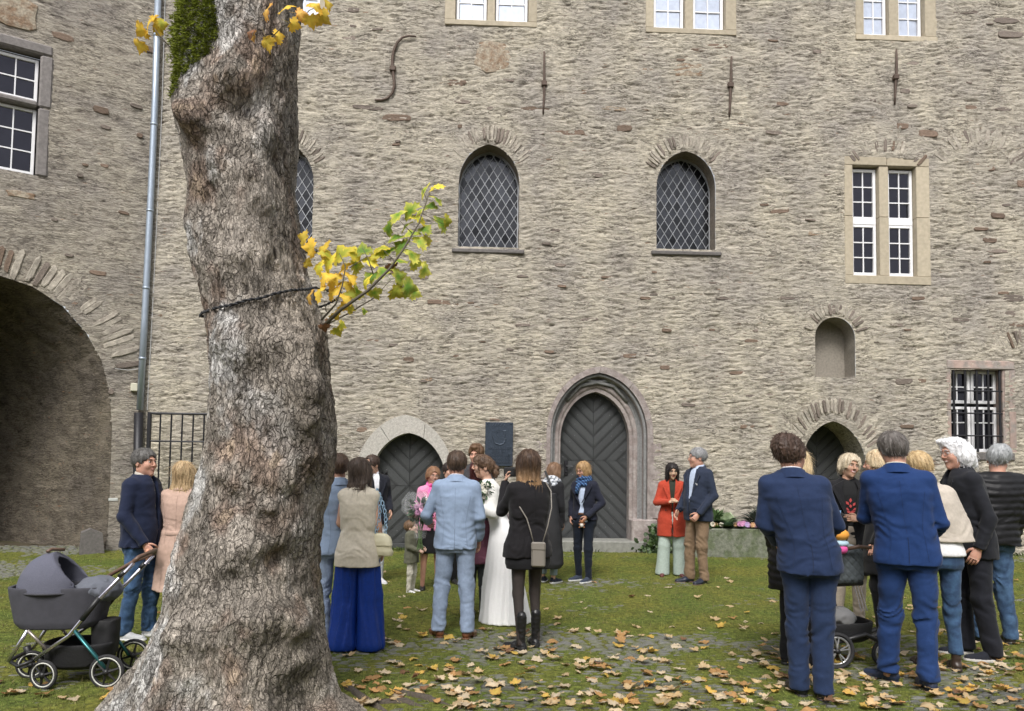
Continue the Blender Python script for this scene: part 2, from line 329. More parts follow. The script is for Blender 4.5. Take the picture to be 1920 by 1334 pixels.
def strokes(s, h, fans, kx=2.3, kz=13.0):
    def st(a, b): 
        b2 = b*kz + 1.1*noise(a*1.3, b*1.6, 0*a+2) + .5*noise(a*4, b*5, 0*a+9); a2 = a*kx + .6*noise(a*2, b*3, 0*a+4)
        return .62*ridge(a2, b2, o=2) + .40*noise(a2*2.7, b2*1.9, 0*a+7) + .22*noise(a2*6, b2*3.7, 0*a+1)
    v = st(s, h); amp = np.ones_like(v)
    for cs, ch, r0, r1, a0, a1, g in fans:
        dx, dz = s-cs, h-ch; rho = np.hypot(dx, dz); th = np.arctan2(dz, dx)
        w_ = sstep(r0-.25, r0-.05, rho)*(1-sstep(r1, r1+.22, rho))*sstep(a0-.12, a0+.05, th)*(1-sstep(a1-.05, a1+.12, th))
        m = w_ > .001
        if m.any(): v[m] = v[m]*(1-w_[m]) + w_[m]*g*.8*st(rho[m]*1.3+cs, th[m]*max(r0, .5)*.8+3)
    return v
def build_wall(fr, name, s0, s1, h0, h1, ds, dh, holes, fans, material, parent, amp=.028, y=0.0, kx=2.9, kz=17.0):
    ns, nh = int((s1-s0)/ds)+1, int((h1-h0)/dh)+1
    S, H = np.meshgrid(np.linspace(s0, s1, ns), np.linspace(h0, h1, nh), indexing='ij')
    S = S + (rng.rand(ns, nh)-.5)*ds*.4; H = H + (rng.rand(ns, nh)-.5)*dh*.4
    S[0] = s0; S[-1] = s1; H[:, 0] = h0
    keep = np.ones((ns-1, nh-1), bool); edge = np.full(S.shape, 9.0)
    for P in holes:
        xs = [p[0] for p in P]; zs = [p[1] for p in P]; mg = .3
        box = (S > min(xs)-mg) & (S < max(xs)+mg) & (H > min(zs)-mg) & (H < max(zs)+mg)
        d, bx, by = near_poly(S[box], H[box], P); sn = d < max(ds, dh)*.55
        a = S[box]; b = H[box]; a[sn] = bx[sn]; b[sn] = by[sn]; S[box] = a; H[box] = b
        e = edge[box]; edge[box] = np.minimum(e, d)
        cs, ch = (S[:-1, :-1]+S[1:, 1:]+S[1:, :-1]+S[:-1, 1:])/4, (H[:-1, :-1]+H[1:, 1:]+H[1:, :-1]+H[:-1, 1:])/4
        keep &= ~in_poly(cs, ch, P)
    v = strokes(S, H, fans, kx, kz)+.35*noise(S*9, H*34, 0*S+5)+.25*ridge(S*7+noise(S*3, H*3), H*27+2*noise(S*2, H*4), o=1); big = fbm(S*.7, H*.9, o=3)
    g = np.clip((v+.9)/1.9, 0, 1)
    Y = y - amp*v*(.35+.65*sstep(0, .08, edge)) - .02*big
    idx = np.arange(ns*nh).reshape(ns, nh)
    F = np.stack([idx[:-1, :-1], idx[1:, :-1], idx[1:, 1:], idx[:-1, 1:]], -1)[keep]
    V = np.stack([S, Y, H], -1).reshape(-1, 3)
    used = np.zeros(len(V), bool); used[F.ravel()] = True; re = np.cumsum(used)-1
    me = mesh_data(name, V[used], re[F], True, attrs={'hgt': (g.ravel()[used]-.5)*.62})
    me.materials.append(material)
    return obj(name, me, None, parent)
def reveal(P, y0, y1, name, material, parent, ny=8, rough=.012, seg=.06, closed=False, skew=0.0):   # the inside face of an opening
    pts = []
    n = len(P)
    for i in range(n if closed else n-1):
        a, b = P[i], P[(i+1) % n]; k = max(1, int(math.hypot(b[0]-a[0], b[1]-a[1])/seg))
        pts += [(a[0]+(b[0]-a[0])*j/k, a[1]+(b[1]-a[1])*j/k) for j in range(k)]
    if not closed: pts.append(P[-1])
    pts = np.array(pts); m = len(pts); ys = np.linspace(y0, y1, ny+1)
    X = np.repeat(pts[:, :1], ny+1, 1); Z = np.repeat(pts[:, 1:], ny+1, 1); Y = np.repeat(ys[None], m, 0)
    if rough:
        q = noise(X*5+Z*2, Y*5, Z*8)+.5*noise(X*13, Y*13, Z*17); c = pts.mean(0); dx, dz = X-c[0], Z-c[1]; r = np.hypot(dx, dz)+1e-6
        f = rough*sstep(0, .05, Y-y0)+.002; X = X+dx/r*f*q; Z = Z+dz/r*f*q; hg = np.clip(q*.5, -.4, .4)
    else: hg = 0*X
    X = X+skew*(Y-y0)*1.0
    idx = np.arange(m*(ny+1)).reshape(m, ny+1)
    if closed: nxt = np.roll(idx, -1, 0); F = np.stack([idx[:, :-1], nxt[:, :-1], nxt[:, 1:], idx[:, 1:]], -1).reshape(-1, 4)
    else: F = np.stack([idx[:-1, :-1], idx[1:, :-1], idx[1:, 1:], idx[:-1, 1:]], -1).reshape(-1, 4)
    me = mesh_data(name, np.stack([X, Y, Z], -1), F, True, attrs={'hgt': hg*.35+.06}); me.materials.append(material)
    return obj(name, me, None, parent)
def flat_stone(name, cx, cz, w_, h_, mt, parent, ang=0.0, y=-.008, th=.014, n=9, wedge=0.0, lab=None):
    V = []; F = []; ca, sa = math.cos(ang), math.sin(ang)
    rr = [random.uniform(.82, 1.08) for _ in range(n)]
    rings = [(1.0, y+.03), (.97, y-th*.6), (.78, y-th)]
    for k, (sc_, yy) in enumerate(rings):
        for i in range(n):
            t = 2*math.pi*i/n; c, s_ = math.cos(t), math.sin(t); e = .55
            a = math.copysign(abs(c)**e, c)*w_/2*rr[i]*sc_; b = math.copysign(abs(s_)**e, s_)*h_/2*rr[i]*sc_
            a *= 1+wedge*(b/(h_/2)) if wedge else 1
            V.append((cx+a*ca-b*sa, yy-random.uniform(0, .006), cz+a*sa+b*ca))
    V.append((cx, y-th*1.05, cz))
    for k in range(2):
        for i in range(n): j = (i+1) % n; F.append((k*n+i, k*n+j, (k+1)*n+j, (k+1)*n+i))
    F += [(2*n+i, 2*n+(i+1) % n, 3*n) for i in range(n)]
    o = obj(name, mesh_data(name, V, F, False), mt, parent)
    if lab: o['label'] = lab
    return o
def fan_stones(cs, ch, r0, r1, a0, a1, n, parent, mats, aspect=None, y=-.004, th=.022):
    for i in range(n):
        if random.random() < .10: continue
        t = a0+(a1-a0)*(i+.5)/n + random.uniform(-.2, .2)*(a1-a0)/n; r = (r0+r1)/2; L = (r1-r0)*random.uniform(.75, 1.1)
        k = aspect or 1.0; wd = abs(a1-a0)/n*r*random.uniform(.74, .94)
        flat_stone('arch_stone', cs+r*math.cos(t), ch+r*math.sin(t)*k, L, wd, random.choice(mats), parent, ang=math.atan2(math.sin(t)*k, math.cos(t)), y=y, th=th*random.uniform(.5, 1.3), n=7)
# ------------------------------------------------------------------ windows
def sash(W, s0, s1, h0, h1, y, cols, rows, mf, pane_mat, fw=.045, bar=.02, tint=None):
    fr = MB()
    fr.box(s0, s0+fw, y-.03, y+.03, h0, h1, bev=.006); fr.box(s1-fw, s1, y-.03, y+.03, h0, h1, bev=.006)
    fr.box(s0+fw, s1-fw, y-.027, y+.027, h0, h0+fw*1.15, bev=.006); fr.box(s0+fw, s1-fw, y-.027, y+.027, h1-fw, h1, bev=.006)
    fr.build('sash_frame', mf, W)
    a0, a1, b0, b1 = s0+fw, s1-fw, h0+fw*1.15, h1-fw
    g = MB()
    for i in range(1, cols): x = a0+(a1-a0)*i/cols; g.box(x-bar/2, x+bar/2, y-.018, y+.012, b0, b1)
    for j in range(1, rows): z = b0+(b1-b0)*j/rows; g.box(a0, a1, y-.015, y+.010, z-bar/2, z+bar/2)
    g.build('glazing_bar', mf, W)
    for i in range(cols):
        for j in range(rows):
            x0, x1 = a0+(a1-a0)*i/cols+bar*.4, a0+(a1-a0)*(i+1)/cols-bar*.4; z0, z1 = b0+(b1-b0)*j/rows+bar*.4, b0+(b1-b0)*(j+1)/rows-bar*.4
            p = MB(); t = random.uniform(-.004, .004); u = random.uniform(-.004, .004)
            V = [(x0, y+.004+t, z0), (x1, y+.004-t, z0), (x1, y+.004-t+u, z1), (x0, y+.004+t+u, z1)]
            V += [(a, b+.004, c) for a, b, c in V]
            p.add(V, [(0,1,2,3), (7,6,5,4), (0,4,5,1), (1,5,6,2), (2,6,7,3), (3,7,4,0)]); p.build('pane', pane_mat, W)
def stone_window(fr, wing, x0, x1, y0, y1, ix, rows_px, panes, pm, jamb=.17, transom=True):
    """x0..x1, y0..y1: outer surround in photo pixels; ix: sash edges; rows_px: (top,bottom) of each sash row"""
    a = fr.hit(x0, (y0+y1)/2)[0]; b = fr.hit(x1, (y0+y1)/2)[0]; xm = (x0+x1)/2
    top = fr.hit(xm, y0)[1]; bot = fr.hit(xm, y1)[1]
    q = [fr.hit(v, (y0+y1)/2)[0] for v in ix]     # left sash l,r ; right sash l,r
    rt = [(fr.hit(xm, r[0])[1], fr.hit(xm, r[1])[1]) for r in rows_px]
    it, ib = rt[0][0]+.03, rt[-1][1]-.02
    yf = .13
    root = MB(); root.box(q[0]-.02, q[3]+.02, yf+.04, yf+.06, ib-.02, it+.02); W = root.build('window', M_('dark_room', col=(.012,.012,.014), rough=.9), wing)
    def st(*v): MB().box(*v, bev=.008).build('surround_stone', SANDSTONE, W)
    hm = (top+bot)/2+random.uniform(-.1, .1)
    for l, r in ((a, q[0]-.012), (q[3]+.012, b)):
        st(l, r, -.018, yf+.05, ib, hm-.003); st(l, r, -.018+.002, yf+.05, hm+.003, it)
    st(a, (a+b)/2-.003, -.018, yf+.05, it+.003, top); st((a+b)/2+.003, b, -.018, yf+.05, it+.003, top)
    st(a-.0, b, -.028, yf+.05, bot, ib-.003)
    st(q[1]+.012, q[2]-.012, .0, yf+.05, ib+.002, hm-.003); st(q[1]+.012, q[2]-.012, .002, yf+.05, hm+.003, it-.002)
    for (l, r) in ((q[0], q[1]), (q[2], q[3])):
        MB().box(l+.002, r-.002, yf-.035, yf+.035, rt[1][1 if False else 0]-.004, rt[0][1]+.004, bev=.005).build('transom_bar', WHITEPAINT, W)
        for k, (t_, b_) in enumerate(rt): sash(W, l, r, b_, t_, yf, panes[0], panes[1], WHITEPAINT, pm, fw=.055)
    return [(a+.03, bot+.03), (b-.03, bot+.03), (b-.03, top-.03), (a+.03, top-.03)]
def leaded_window(wing, P, y, label=None):
    """pointed window: dark reveal, sill, metal frame, lattice and lozenge panes"""
    xs = [p[0] for p in P]; zs = [p[1] for p in P]; s0, s1, h0, h1 = min(xs), max(xs), min(zs), max(zs); cx = (s0+s1)/2
    I = [(cx+(x-cx)*.965, h0+(z-h0)*.965+.02) for x, z in P]
    O = [(cx+(x-cx)*1.0, h0+(z-h0)*1.0) for x, z in P]
    fr = MB(); fr.ring(I, O, y-.02, y+.03); fr.box(I[0][0], I[-1][0], y-.02, y+.03, h0, h0+.04); W = fr.build('window', LEAD, wing)
    pw, ph = .156, .255; lat = MB(); n = 0
    segs = []
    for sg in (1, -1):
        for k in range(-14, 15):
            # line through (cx + k*pw, h0) with slope sg*ph/pw
            L_ = [(cx+k*pw-8*pw*sg*(-1), h0-8*ph*(-1)*1)]
            a, b = ph, -sg*pw; c = a*(cx+(k+.5)*pw)+b*h0
            q = clip(clip(I, a, b, c+.0045*math.hypot(a, b)), -a, -b, -c+.0045*math.hypot(a, b))
            if len(q) >= 3 and area(q) > 1e-4: lat.prism(q, y-.012-(.002 if sg > 0 else 0), y+.002)
    lat.build('lead_lattice', LEAD, W)
    for i in range(-9, 10):
        for j in range(-1, 18):
            if (i+j) % 2: continue
            c0, c1 = cx+i*pw/2, h0+j*ph/2
            D = [(c0-pw/2+.004, c1), (c0, c1-ph/2+.006), (c0+pw/2-.004, c1), (c0, c1+ph/2-.006)]; q = I
            D = D
            for k in range(4):
                p1, p2 = D[k], D[(k+1) % 4]; nx, nz = (p2[1]-p1[1]), -(p2[0]-p1[0]); q = clip(q, nx, nz, nx*p1[0]+nz*p1[1])
                if len(q) < 3: break
            if len(q) < 3 or area(q) < 6e-4: continue
            tx, tz = random.uniform(-.05, .05), random.uniform(-.04, .04)
            V = [(x, y+(x-c0)*tx+(z-c1)*tz, z) for x, z in q]; V += [(a_, b_+.004, c_) for a_, b_, c_ in V]; m = len(q)
            MB().add(V, [tuple(range(m)), tuple(range(2*m-1, m-1, -1))]).build('pane', GLASS_LEAD, W)
    sl = MB(); sl.box(s0-.10, s1+.10, -.06, y+.03, h0-.12, h0-.045, bev=.015); sl.box(s0-.02, s1+.02, -.0, y+.03, h0-.042, h0-.004, bev=.01)
    sl.build('sill', DARKSTONE, W)
    return W
# ------------------------------------------------------------------ chevron doors
def chevron_door(wing, P, y, hm, base, pitch=.17, handle=None, nails=True, name='door'):
    xs = [p[0] for p in P]; zs = [p[1] for p in P]; s0, s1, h0, h1 = min(xs), max(xs), min(zs), max(zs); cx = (s0+s1)/2
    b = MB(); b.prism(P, y+.02, y+.06); D = b.build(name, DOORPAINT, wing)
    MB().box(s0+.01, s1-.01, y-.025, y+.02, h0, h0+base, bev=.008).build('kick_board', DOORPAINT, D)
    nl = MB()
    for up in (True, False):
        for sg in (-1, 1):
            Q = clip(P, sg*-1.0, 0, -sg*cx-.0035)            # keep sg*x >= sg*cx
            Q = clip(Q, 0, -1, -(hm+.004)) if up else clip(clip(Q, 0, 1, hm-.004), 0, -1, -(h0+base+.006))
            # iso lines: up: z = hm + |x-cx| + c ; down: z = hm - |x-cx| - c
            a, bz = (-sg, 1.0) if up else (sg, 1.0)
            for k in range(-16, 17):
                c_lo = (hm + (-sg*cx if up else sg*cx)) + k*pitch*1.414; c_hi = c_lo+pitch*1.414
                q = clip(clip(Q, a, bz, c_hi-.007), -a, -bz, -(c_lo+.007))
                if len(q) < 3 or area(q) < .0015: continue
                mx, mz = sum(p[0] for p in q)/len(q), sum(p[1] for p in q)/len(q)
                q2 = clip(clip(q, a, bz, c_hi-.045), -a, -bz, -(c_lo+.045))
                m = MB(); yy = y-random.uniform(0, .003); m.prism(q, yy-.004, y+.019)
                if len(q2) >= 3 and area(q2) > .001: m.prism(q2, yy-.016, yy-.005)
                m.build('plank', DOORPAINT, D)
                if nails and random.random() < .8: MB().sphere((mx+random.uniform(-.02, .02), yy-.017, mz), (.011, .006, .011), 6).build('nail', M_('iron_nail', col=(.16,.165,.17), rough=.5, metal=.4), D)
    if handle:
        hx, hz = handle; hd = MB(); hd.box(hx-.035, hx+.035, y-.035, y-.0165, hz-.13, hz+.13, bev=.008); hd.tube([(hx, y-.03, hz+.03), (hx, y-.08, hz+.03), (hx+.12, y-.085, hz+.025)], .012, 6); hd.sphere((hx, y-.04, hz-.07), .018, 8)
        hd.build('handle', IRON, D)
    return D
# ------------------------------------------------------------------ the castle wing facing the camera
wing = thing('castle_wing', 'long rubble castle wing with dragged lime plaster, pointed chapel windows and three chevron doors', 'building', M=MAIN.M)
H = MAIN.hit
holes = []; fans = []
SL = H(200, 600)[0]; SR = H(2080, 600)[0]
def fan_at(P, w0=.02, w1=.34, a0=.0, a1=math.pi, g=1.0):
    xs = [p[0] for p in P]; hs_ = P[1][1]; r = (max(xs)-min(xs))/2; top = max(p[1] for p in P)
    fans.append(((min(xs)+max(xs))/2, hs_, r*.9, (top-hs_)+w1, a0, a1, g)); return (min(xs)+max(xs))/2, hs_, r, top-hs_
# chapel windows
chap = [parch(MAIN, 860, 974, 464, 345, 271), parch(MAIN, 1231, 1341, 468, 352, 284), parch(MAIN, 478, 588, 460, 342, 268)]
for P in chap: holes.append(P)
for P in chap: fan_at(P, w1=.36, a0=.15, a1=math.pi-.15)
# pairs of sashes in ochre stone
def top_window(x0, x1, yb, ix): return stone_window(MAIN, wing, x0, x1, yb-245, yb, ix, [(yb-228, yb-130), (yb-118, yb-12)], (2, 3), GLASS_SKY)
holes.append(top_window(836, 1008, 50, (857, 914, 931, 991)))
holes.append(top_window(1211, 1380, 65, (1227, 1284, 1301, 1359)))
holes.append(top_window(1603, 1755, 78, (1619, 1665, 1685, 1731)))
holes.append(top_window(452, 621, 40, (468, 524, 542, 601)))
holes.append(stone_window(MAIN, wing, 1583, 1743, 296, 534, (1600, 1648, 1668, 1717), [(315, 411), (419, 516)], (2, 3), GLASS_DARK))
# niche
NP = parch(MAIN, 1528, 1603, 708, 634, 595); holes.append(NP); fan_at(NP, w1=.28, a0=.05, a1=math.pi-.05)
# doors
D1o = parch(MAIN, 664, 852, 1046, 905, 778, 12); D1i = parch(MAIN, 694, 836, 1046, 905, 812, 12)
D2o = parch(MAIN, 1026, 1222, 1032, 815, 690, 12); D2i = parch(MAIN, 1053, 1184, 1032, 825, 733, 12)
D3 = parch(MAIN, 1502, 1624, 1046, 880, 790, 12)
holes += [[(x*.97+.03*H(758, 900)[0], z if z < 1 else z-.03) for x, z in D1o], [(x, z-.03 if z > 1 else z) for x, z in D2o], D3]
fan_at(D3, w1=.42, a0=.1, a1=math.pi-.1)
# barred window lower right and cellar window
BW = [H(1783, 848), H(1884, 848), H(1884, 694), H(1783, 694)]; holes.append(BW)
CW = [H(322, 1030), H(392, 1030), H(392, 880), H(322, 880)]; holes.append(CW)
# blind relieving arches
for (cx_, cy_, rx, w1, a0, a1, g) in ((1664, 372, 96, .36, .75, 2.40, 1.3), (1838, 345, 84, .30, .55, 2.65, 1.3), (1925, 712, 74, .30, .9, 2.5, 1.3), (788, 640, 18, .55, .1, 3.0, 1.0)):
    c = H(cx_, cy_); r = abs(H(cx_+rx, cy_)[0]-c[0]); fans.append((c[0], c[1], r*.95, r+w1, a0, a1, g))
wall = build_wall(MAIN, 'wall', SL-.1, SR, -.12, 11.5, .034, .021, holes, fans, WALL, wing)
tp = MB(); tp.box(SL-.1, SR, .06, .6, 10.9, 11.5); tp.build('wall_core', WALL, wing)
for k, P in enumerate(chap):
    reveal(P, 0.0, .36, 'window_reveal', M_('old_render_reveal', col=(.20,.17,.14), rough=.95, var=.3, vscale=6, bump=.8, bscale=25, bdist=.02), wall, closed=True)
    leaded_window(wing, [(x, z) for x, z in P], .34)
reveal(NP, 0.0, .42, 'niche_reveal', M_('niche_plaster', col=(.26,.235,.20), rough=.95, var=.2, vscale=8, bump=.6, bscale=40), wall, closed=True)
MB().prism([(x*1, z) for x, z in NP], .40, .46).build('niche_back', M_('niche_plaster'), wall)
for P in (chap[0], chap[1], chap[2]):
    c = ((P[0][0]+P[-1][0])/2, P[1][1]); w_ = (P[-1][0]-P[0][0])/2; rise = max(p[1] for p in P)-c[1]
    fan_stones(c[0], c[1], w_*1.06, w_*1.62, .42, math.pi-.42, 26, wall, [MORTARSTONE, MORTARSTONE, MORTARSTONE, SLATE_A], aspect=rise/w_*.95)
c = ((NP[0][0]+NP[-1][0])/2, NP[1][1]); w_ = (NP[-1][0]-NP[0][0])/2
fan_stones(c[0], c[1], w_*1.08, w_*1.75, .25, math.pi-.25, 20, wall, [MORTARSTONE, MORTARSTONE, SLATE_A])
c = ((D3[0][0]+D3[-1][0])/2, D3[1][1]); w_ = (D3[-1][0]-D3[0][0])/2; rise = max(p[1] for p in D3)-c[1]
fan_stones(c[0], c[1], w_*1.05, w_*1.60, .3, math.pi-.3, 30, wall, [MORTARSTONE, MORTARSTONE, SLATE_A], aspect=rise/w_)
def px_fan(cx_, cy_, r0, r1, a0, a1, n, mats, parent=None, fr=MAIN):
    c = fr.hit(cx_, cy_); s_ = abs(fr.hit(cx_+50, cy_)[0]-c[0])/50; fan_stones(c[0], c[1], r0*s_, r1*s_, R(a0), R(a1), n, parent or wall, mats)
px_fan(1664, 372, 84, 112, 46, 134, 18, [MORTARSTONE, SLATE_A, SLATE_B, MORTARSTONE])
px_fan(1838, 345, 68, 108, 32, 150, 18, [MORTARSTONE, SLATE_A, SLATE_A, MORTARSTONE])
px_fan(1925, 712, 62, 96, 95, 142, 9, [MORTARSTONE, SLATE_B, SLATE_A])
# bare stones showing through the plaster
bare = [(1290,132,60,28,2),(925,108,74,62,2),(575,0,0,0,0),(1346,88,40,9,1),(1310,95,30,7,1),(1532,98,18,7,0),(1215,135,24,14,2),(1170,242,34,14,1),(1005,205,60,9,1),(850,157,50,14,1),
 (745,222,62,13,1),(690,203,60,10,0),(655,72,30,12,0),(663,20,26,9,0),(1150,205,52,8,2),(1070,250,62,12,1),(862,238,10,8,1),(868,192,34,8,0),(920,205,16,7,0),(1466,196,24,8,1),(1450,250,34,8,0),
 (1755,16,0,0,0),(1885,40,50,12,0),(1895,66,50,14,0),(1810,24,56,9,0),(1712,120,40,8,0),(1696,172,20,10,0),(1636,190,16,6,0),(1692,238,26,12,1),(1740,252,44,14,1),(1710,200,20,7,0),(1820,203,24,9,1),(1880,206,32,8,0),
 (1855,242,0,0,0),(1912,242,26,11,0),(1850,316,34,11,1),(1915,346,20,15,1),(1870,405,28,11,1),(1855,452,30,10,1),(1870,472,44,8,0),(1840,430,30,7,1),(1680,418,0,0,0),(1462,397,40,9,1),(1528,439,30,10,2),
 (830,568,66,9,1),(795,520,20,9,0),(1180,668,30,9,1),(1246,690,22,9,1),(766,675,24,11,1),(800,712,26,8,2),(678,806,22,11,1),(1695,716,36,12,0),(1728,715,18,8,1),(1408,640,30,7,1),(1352,560,30,6,0),(1210,560,26,7,1),
 (1050,498,24,7,0),(1120,330,22,8,0),(1028,298,30,8,1),(1044,305,10,5,0),(1060,272,12,6,0),(900,640,26,7,1),(980,610,34,6,0),(1380,700,30,7,1),(1250,620,22,7,1),(1390,235,26,7,2),(1555,330,26,6,0),(1475,560,30,7,0),
 (1900,560,44,14,0),(1892,590,26,14,0),(1905,610,30,10,1),(1105,600,34,7,0),(1030,660,22,6,1),(650,560,30,6,0),(700,640,24,8,1),(1290,760,28,7,0),(1400,800,30,8,1),(1440,742,22,6,0),(1680,610,30,7,0),(1700,800,30,8,1),(1720,560,26,7,1),(1800,600,34,7,0)]
for (x, y_, w_, h_, k) in bare:
    if w_ == 0: continue
    a, b = H(x-w_/2, y_), H(x+w_/2, y_); t, u = H(x, y_-h_/2), H(x, y_+h_/2)
    flat_stone('exposed_stone', (a[0]+b[0])/2, (t[1]+u[1])/2, (b[0]-a[0]), max(.05, t[1]-u[1]), (SLATE_A, SLATE_B, SLATE_C)[k], wall, ang=random.uniform(-.06, .06), n=11 if w_ > 40 else 8)
for _ in range(85):                       # smaller slivers
    s_, h_ = random.uniform(H(620, 600)[0], SR), random.uniform(1.2, 10)
    if any(min(p[0] for p in P)-.3 < s_ < max(p[0] for p in P)+.3 and min(p[1] for p in P)-.2 < h_ < max(p[1] for p in P)+.35 for P in holes): continue
    flat_stone('exposed_stone', s_, h_, random.uniform(.10, .24), random.uniform(.035, .06), random.choice((SLATE_A, SLATE_A, SLATE_B)), wall, ang=random.uniform(-.1, .1), n=7, th=.02)
# ---- left chevron door in grey granite arch
def stone_ring(I, O, y0, y1, cuts, mt, parent, name='arch_stone'):
    n = len(I); c = [0]+cuts+[n-1]
    for a, b in zip(c[:-1], c[1:]):
        m = MB(); ii, oo = list(I[a:b+1]), list(O[a:b+1])
        def sh(p, q, t): return (p[0]+(q[0]-p[0])*t, p[1]+(q[1]-p[1])*t)
        g = .004
        ii[0], oo[0] = sh(ii[0], ii[1], g/max(g, math.dist(ii[0], ii[1]))), sh(oo[0], oo[1], g/max(g, math.dist(oo[0], oo[1])))
        ii[-1], oo[-1] = sh(ii[-1], ii[-2], g/max(g, math.dist(ii[-1], ii[-2]))), sh(oo[-1], oo[-2], g/max(g, math.dist(oo[-1], oo[-2])))
        m.ring(ii, oo, y0-random.uniform(0, .004), y1); m.build(name, mt[a % len(mt)] if isinstance(mt, list) else mt, parent, lab=None) if False else m.build(name, mt[a % len(mt)] if isinstance(mt, list) else mt, parent)
d1 = chevron_door(wing, [(x, z) for x, z in D1i], .26, H(765, 912)[1], .22, pitch=.165, handle=None)
hx, hz = H(717, 905)
hd = MB()
for k in (-1, 1):
    for a in range(4): t = R(45+90*a); hd.tube([(hx, .235, hz+k*.13), (hx+.05*math.cos(t), .225, hz+k*.13+.05*math.sin(t))], .012, 6); hd.sphere((hx+.06*math.cos(t), .225, hz+k*.13+.06*math.sin(t)), .018, 6)
hd.tube([(hx, .22, hz+.11), (hx, .17, hz+.07), (hx, .17, hz-.07), (hx, .22, hz-.11)], .011, 6); hd.build('handle', IRON, d1)
stone_ring([(x, z) for x, z in D1i], D1o, -.03, .30, [3, 9, 16, 22], GREYSTONE, d1)
MB().box(D1o[0][0]-.1, D1o[-1][0]+.1, -.12, .34, -.05, .06, bev=.02).build('doorstep', M_('worn_step_stone', col=(.22,.22,.20), rough=.9, var=.2, vscale=5, bump=.4, bscale=30), d1)
# ---- middle portal with moulded jambs
d2 = chevron_door(wing, [(x, z) for x, z in D2i], .42, H(1118, 864)[1], .15, pitch=.155, handle=(H(1066, 878)[0], H(1066, 878)[1]))
def lerp_arch(t): return [(a[0]+(b[0]-a[0])*t, a[1]+(b[1]-a[1])*t) for a, b in zip(D2i, D2o)]
yb_ = H(1118, 1012)[1]
MB().box(D2i[0][0]-.2, D2i[-1][0]+.25, -.14, .5, -.05, yb_-.015, bev=.02).build('doorstep', M_('worn_step_stone'), d2)
PURPLE = M_('weathered_purple_stone', col=(.33,.29,.275), col2=(.24,.20,.19), rough=.9, var=.2, vscale=7, bump=.8, bscale=28, randv=.08, bdist=.015)
PALE = M_('pale_patched_stone', col=(.50,.45,.35), rough=.9, var=.2, vscale=7, bump=.9, bscale=28, bdist=.015)
GREYJ = M_('grey_tuff_stone', col=(.22,.22,.22), rough=.9, var=.25, vscale=8, bump=.6, bscale=28, randv=.08)
stone_ring(lerp_arch(.78), [(x*1.0, z) for x, z in lerp_arch(1.06)], -.025, .10, [2, 7, 13, 18, 23], [PURPLE, PURPLE, PURPLE, PURPLE, PURPLE], d2)
q0 = lerp_arch(.70)
m = MB(); m.ring(lerp_arch(.12), lerp_arch(.84), .30, .36); m.build('jamb_back', GREYJ, d2)
for t0, t1, ya, yb2, mt in ((.62, .79, .05, .30, PURPLE), (.50, .62, .16, .31, GREYJ), (.0, .16, .20, .43, PURPLE)):
    m = MB(); m.ring(lerp_arch(t0), lerp_arch(t1), ya, yb2); m.build('jamb_moulding', mt, d2)
for t, yy, r_ in ((.30, .22, .055), (.46, .20, .032), (.70, .05, .030)):
    m = MB(); pth = [p for p in lerp_arch(t)]; pth[0] = (pth[0][0], .50); pth[-1] = (pth[-1][0], .50); m.tube([(x, yy, z) for x, z in pth], r_, 10, cap=False); m.build('roll_moulding', GREYJ if t != .30 else PURPLE, d2, smooth=True)
# crossing ribs under the apex
ap = lerp_arch(.45); k = len(ap)//2
m = MB()
for sg in (-1, 1): m.tube([(ap[k-sg*6][0], .16, ap[k-sg*6][1]-.02), (ap[k-sg*3][0], .14, ap[k-sg*3][1]+.03), (ap[k+sg*2][0], .13, ap[k][1]+.02), (ap[k+sg*5][0], .12, ap[k+sg*5][1]+.14)], .035, 8)
m.build('crossing_rib', GREYJ, d2, smooth=True)
for sg, P0 in ((-1, D2i[0][0]), (1, D2i[-1][0])):       # plinth blocks
    a, b = (P0-.34, P0-.004) if sg < 0 else (P0+.004, P0+.46)
    MB().box(a, b, -.05, .34, yb_-.1, yb_+.36, bev=.02).build('plinth_stone', PURPLE, d2)
    a, b = (P0-.50, P0-.27) if sg < 0 else (P0+.34, P0+.54)
    MB().box(a, b, -.022, .05, yb_+.37, yb_+1.05, bev=.015).build('jamb_stone', PURPLE, d2)
    MB().box(a+.02, b-.0, -.018, .05, yb_+1.06, yb_+1.72, bev=.015).build('jamb_stone', PURPLE, d2)
# ---- right rubble-arched doorway
reveal(D3, 0.0, .75, 'door_reveal', WALL, wall, ny=10)
chevron_door(wing, D3, .70, H(1562, 900)[1], .2, pitch=.15, nails=False)
# ---- barred window in pink sandstone
bw = MB(); s0, s1, h0, h1 = BW[0][0], BW[1][0], BW[0][1], BW[2][1]
bw.box(s0, s1, .26, .29, h0, h1); W = bw.build('window', M_('dark_room'), wing)
def st(*v, m_=REDSTONE): MB().box(*v, bev=.012).build('surround_stone', m_, W)
st(s0-.06, s1+.20, -.03, .28, h1+.002, h1+.16); 
for (a, b, xx) in ((h0, (h0+h1)/2-.004, 0), ((h0+h1)/2+.004, h1-.001, .003)):
    st(s0-.07, s0+.012, -.02+xx, .28, a, b); st(s1-.012, s1+.09, .0+xx, .28, a, b); st(s1+.092, s1+.22, -.022+xx, .1, a, b)
st(s0-.02, s1+.16, -.05, .3, h0-.14, h0-.002, m_=DARKSTONE)
um = h0+(h1-h0)*.575
for (a, b) in ((s0+.01, (s0+s1)/2-.012), ((s0+s1)/2+.012, s1-.02)):
    sash(W, a, b, um+.03, h1-.01, .2, 2, 2, WHITEPAINT, GLASS_DARK, fw=.05); sash(W, a, b, h0+.01, um-.03, .2, 2, 3, WHITEPAINT, GLASS_DARK, fw=.05)
g = MB(); 
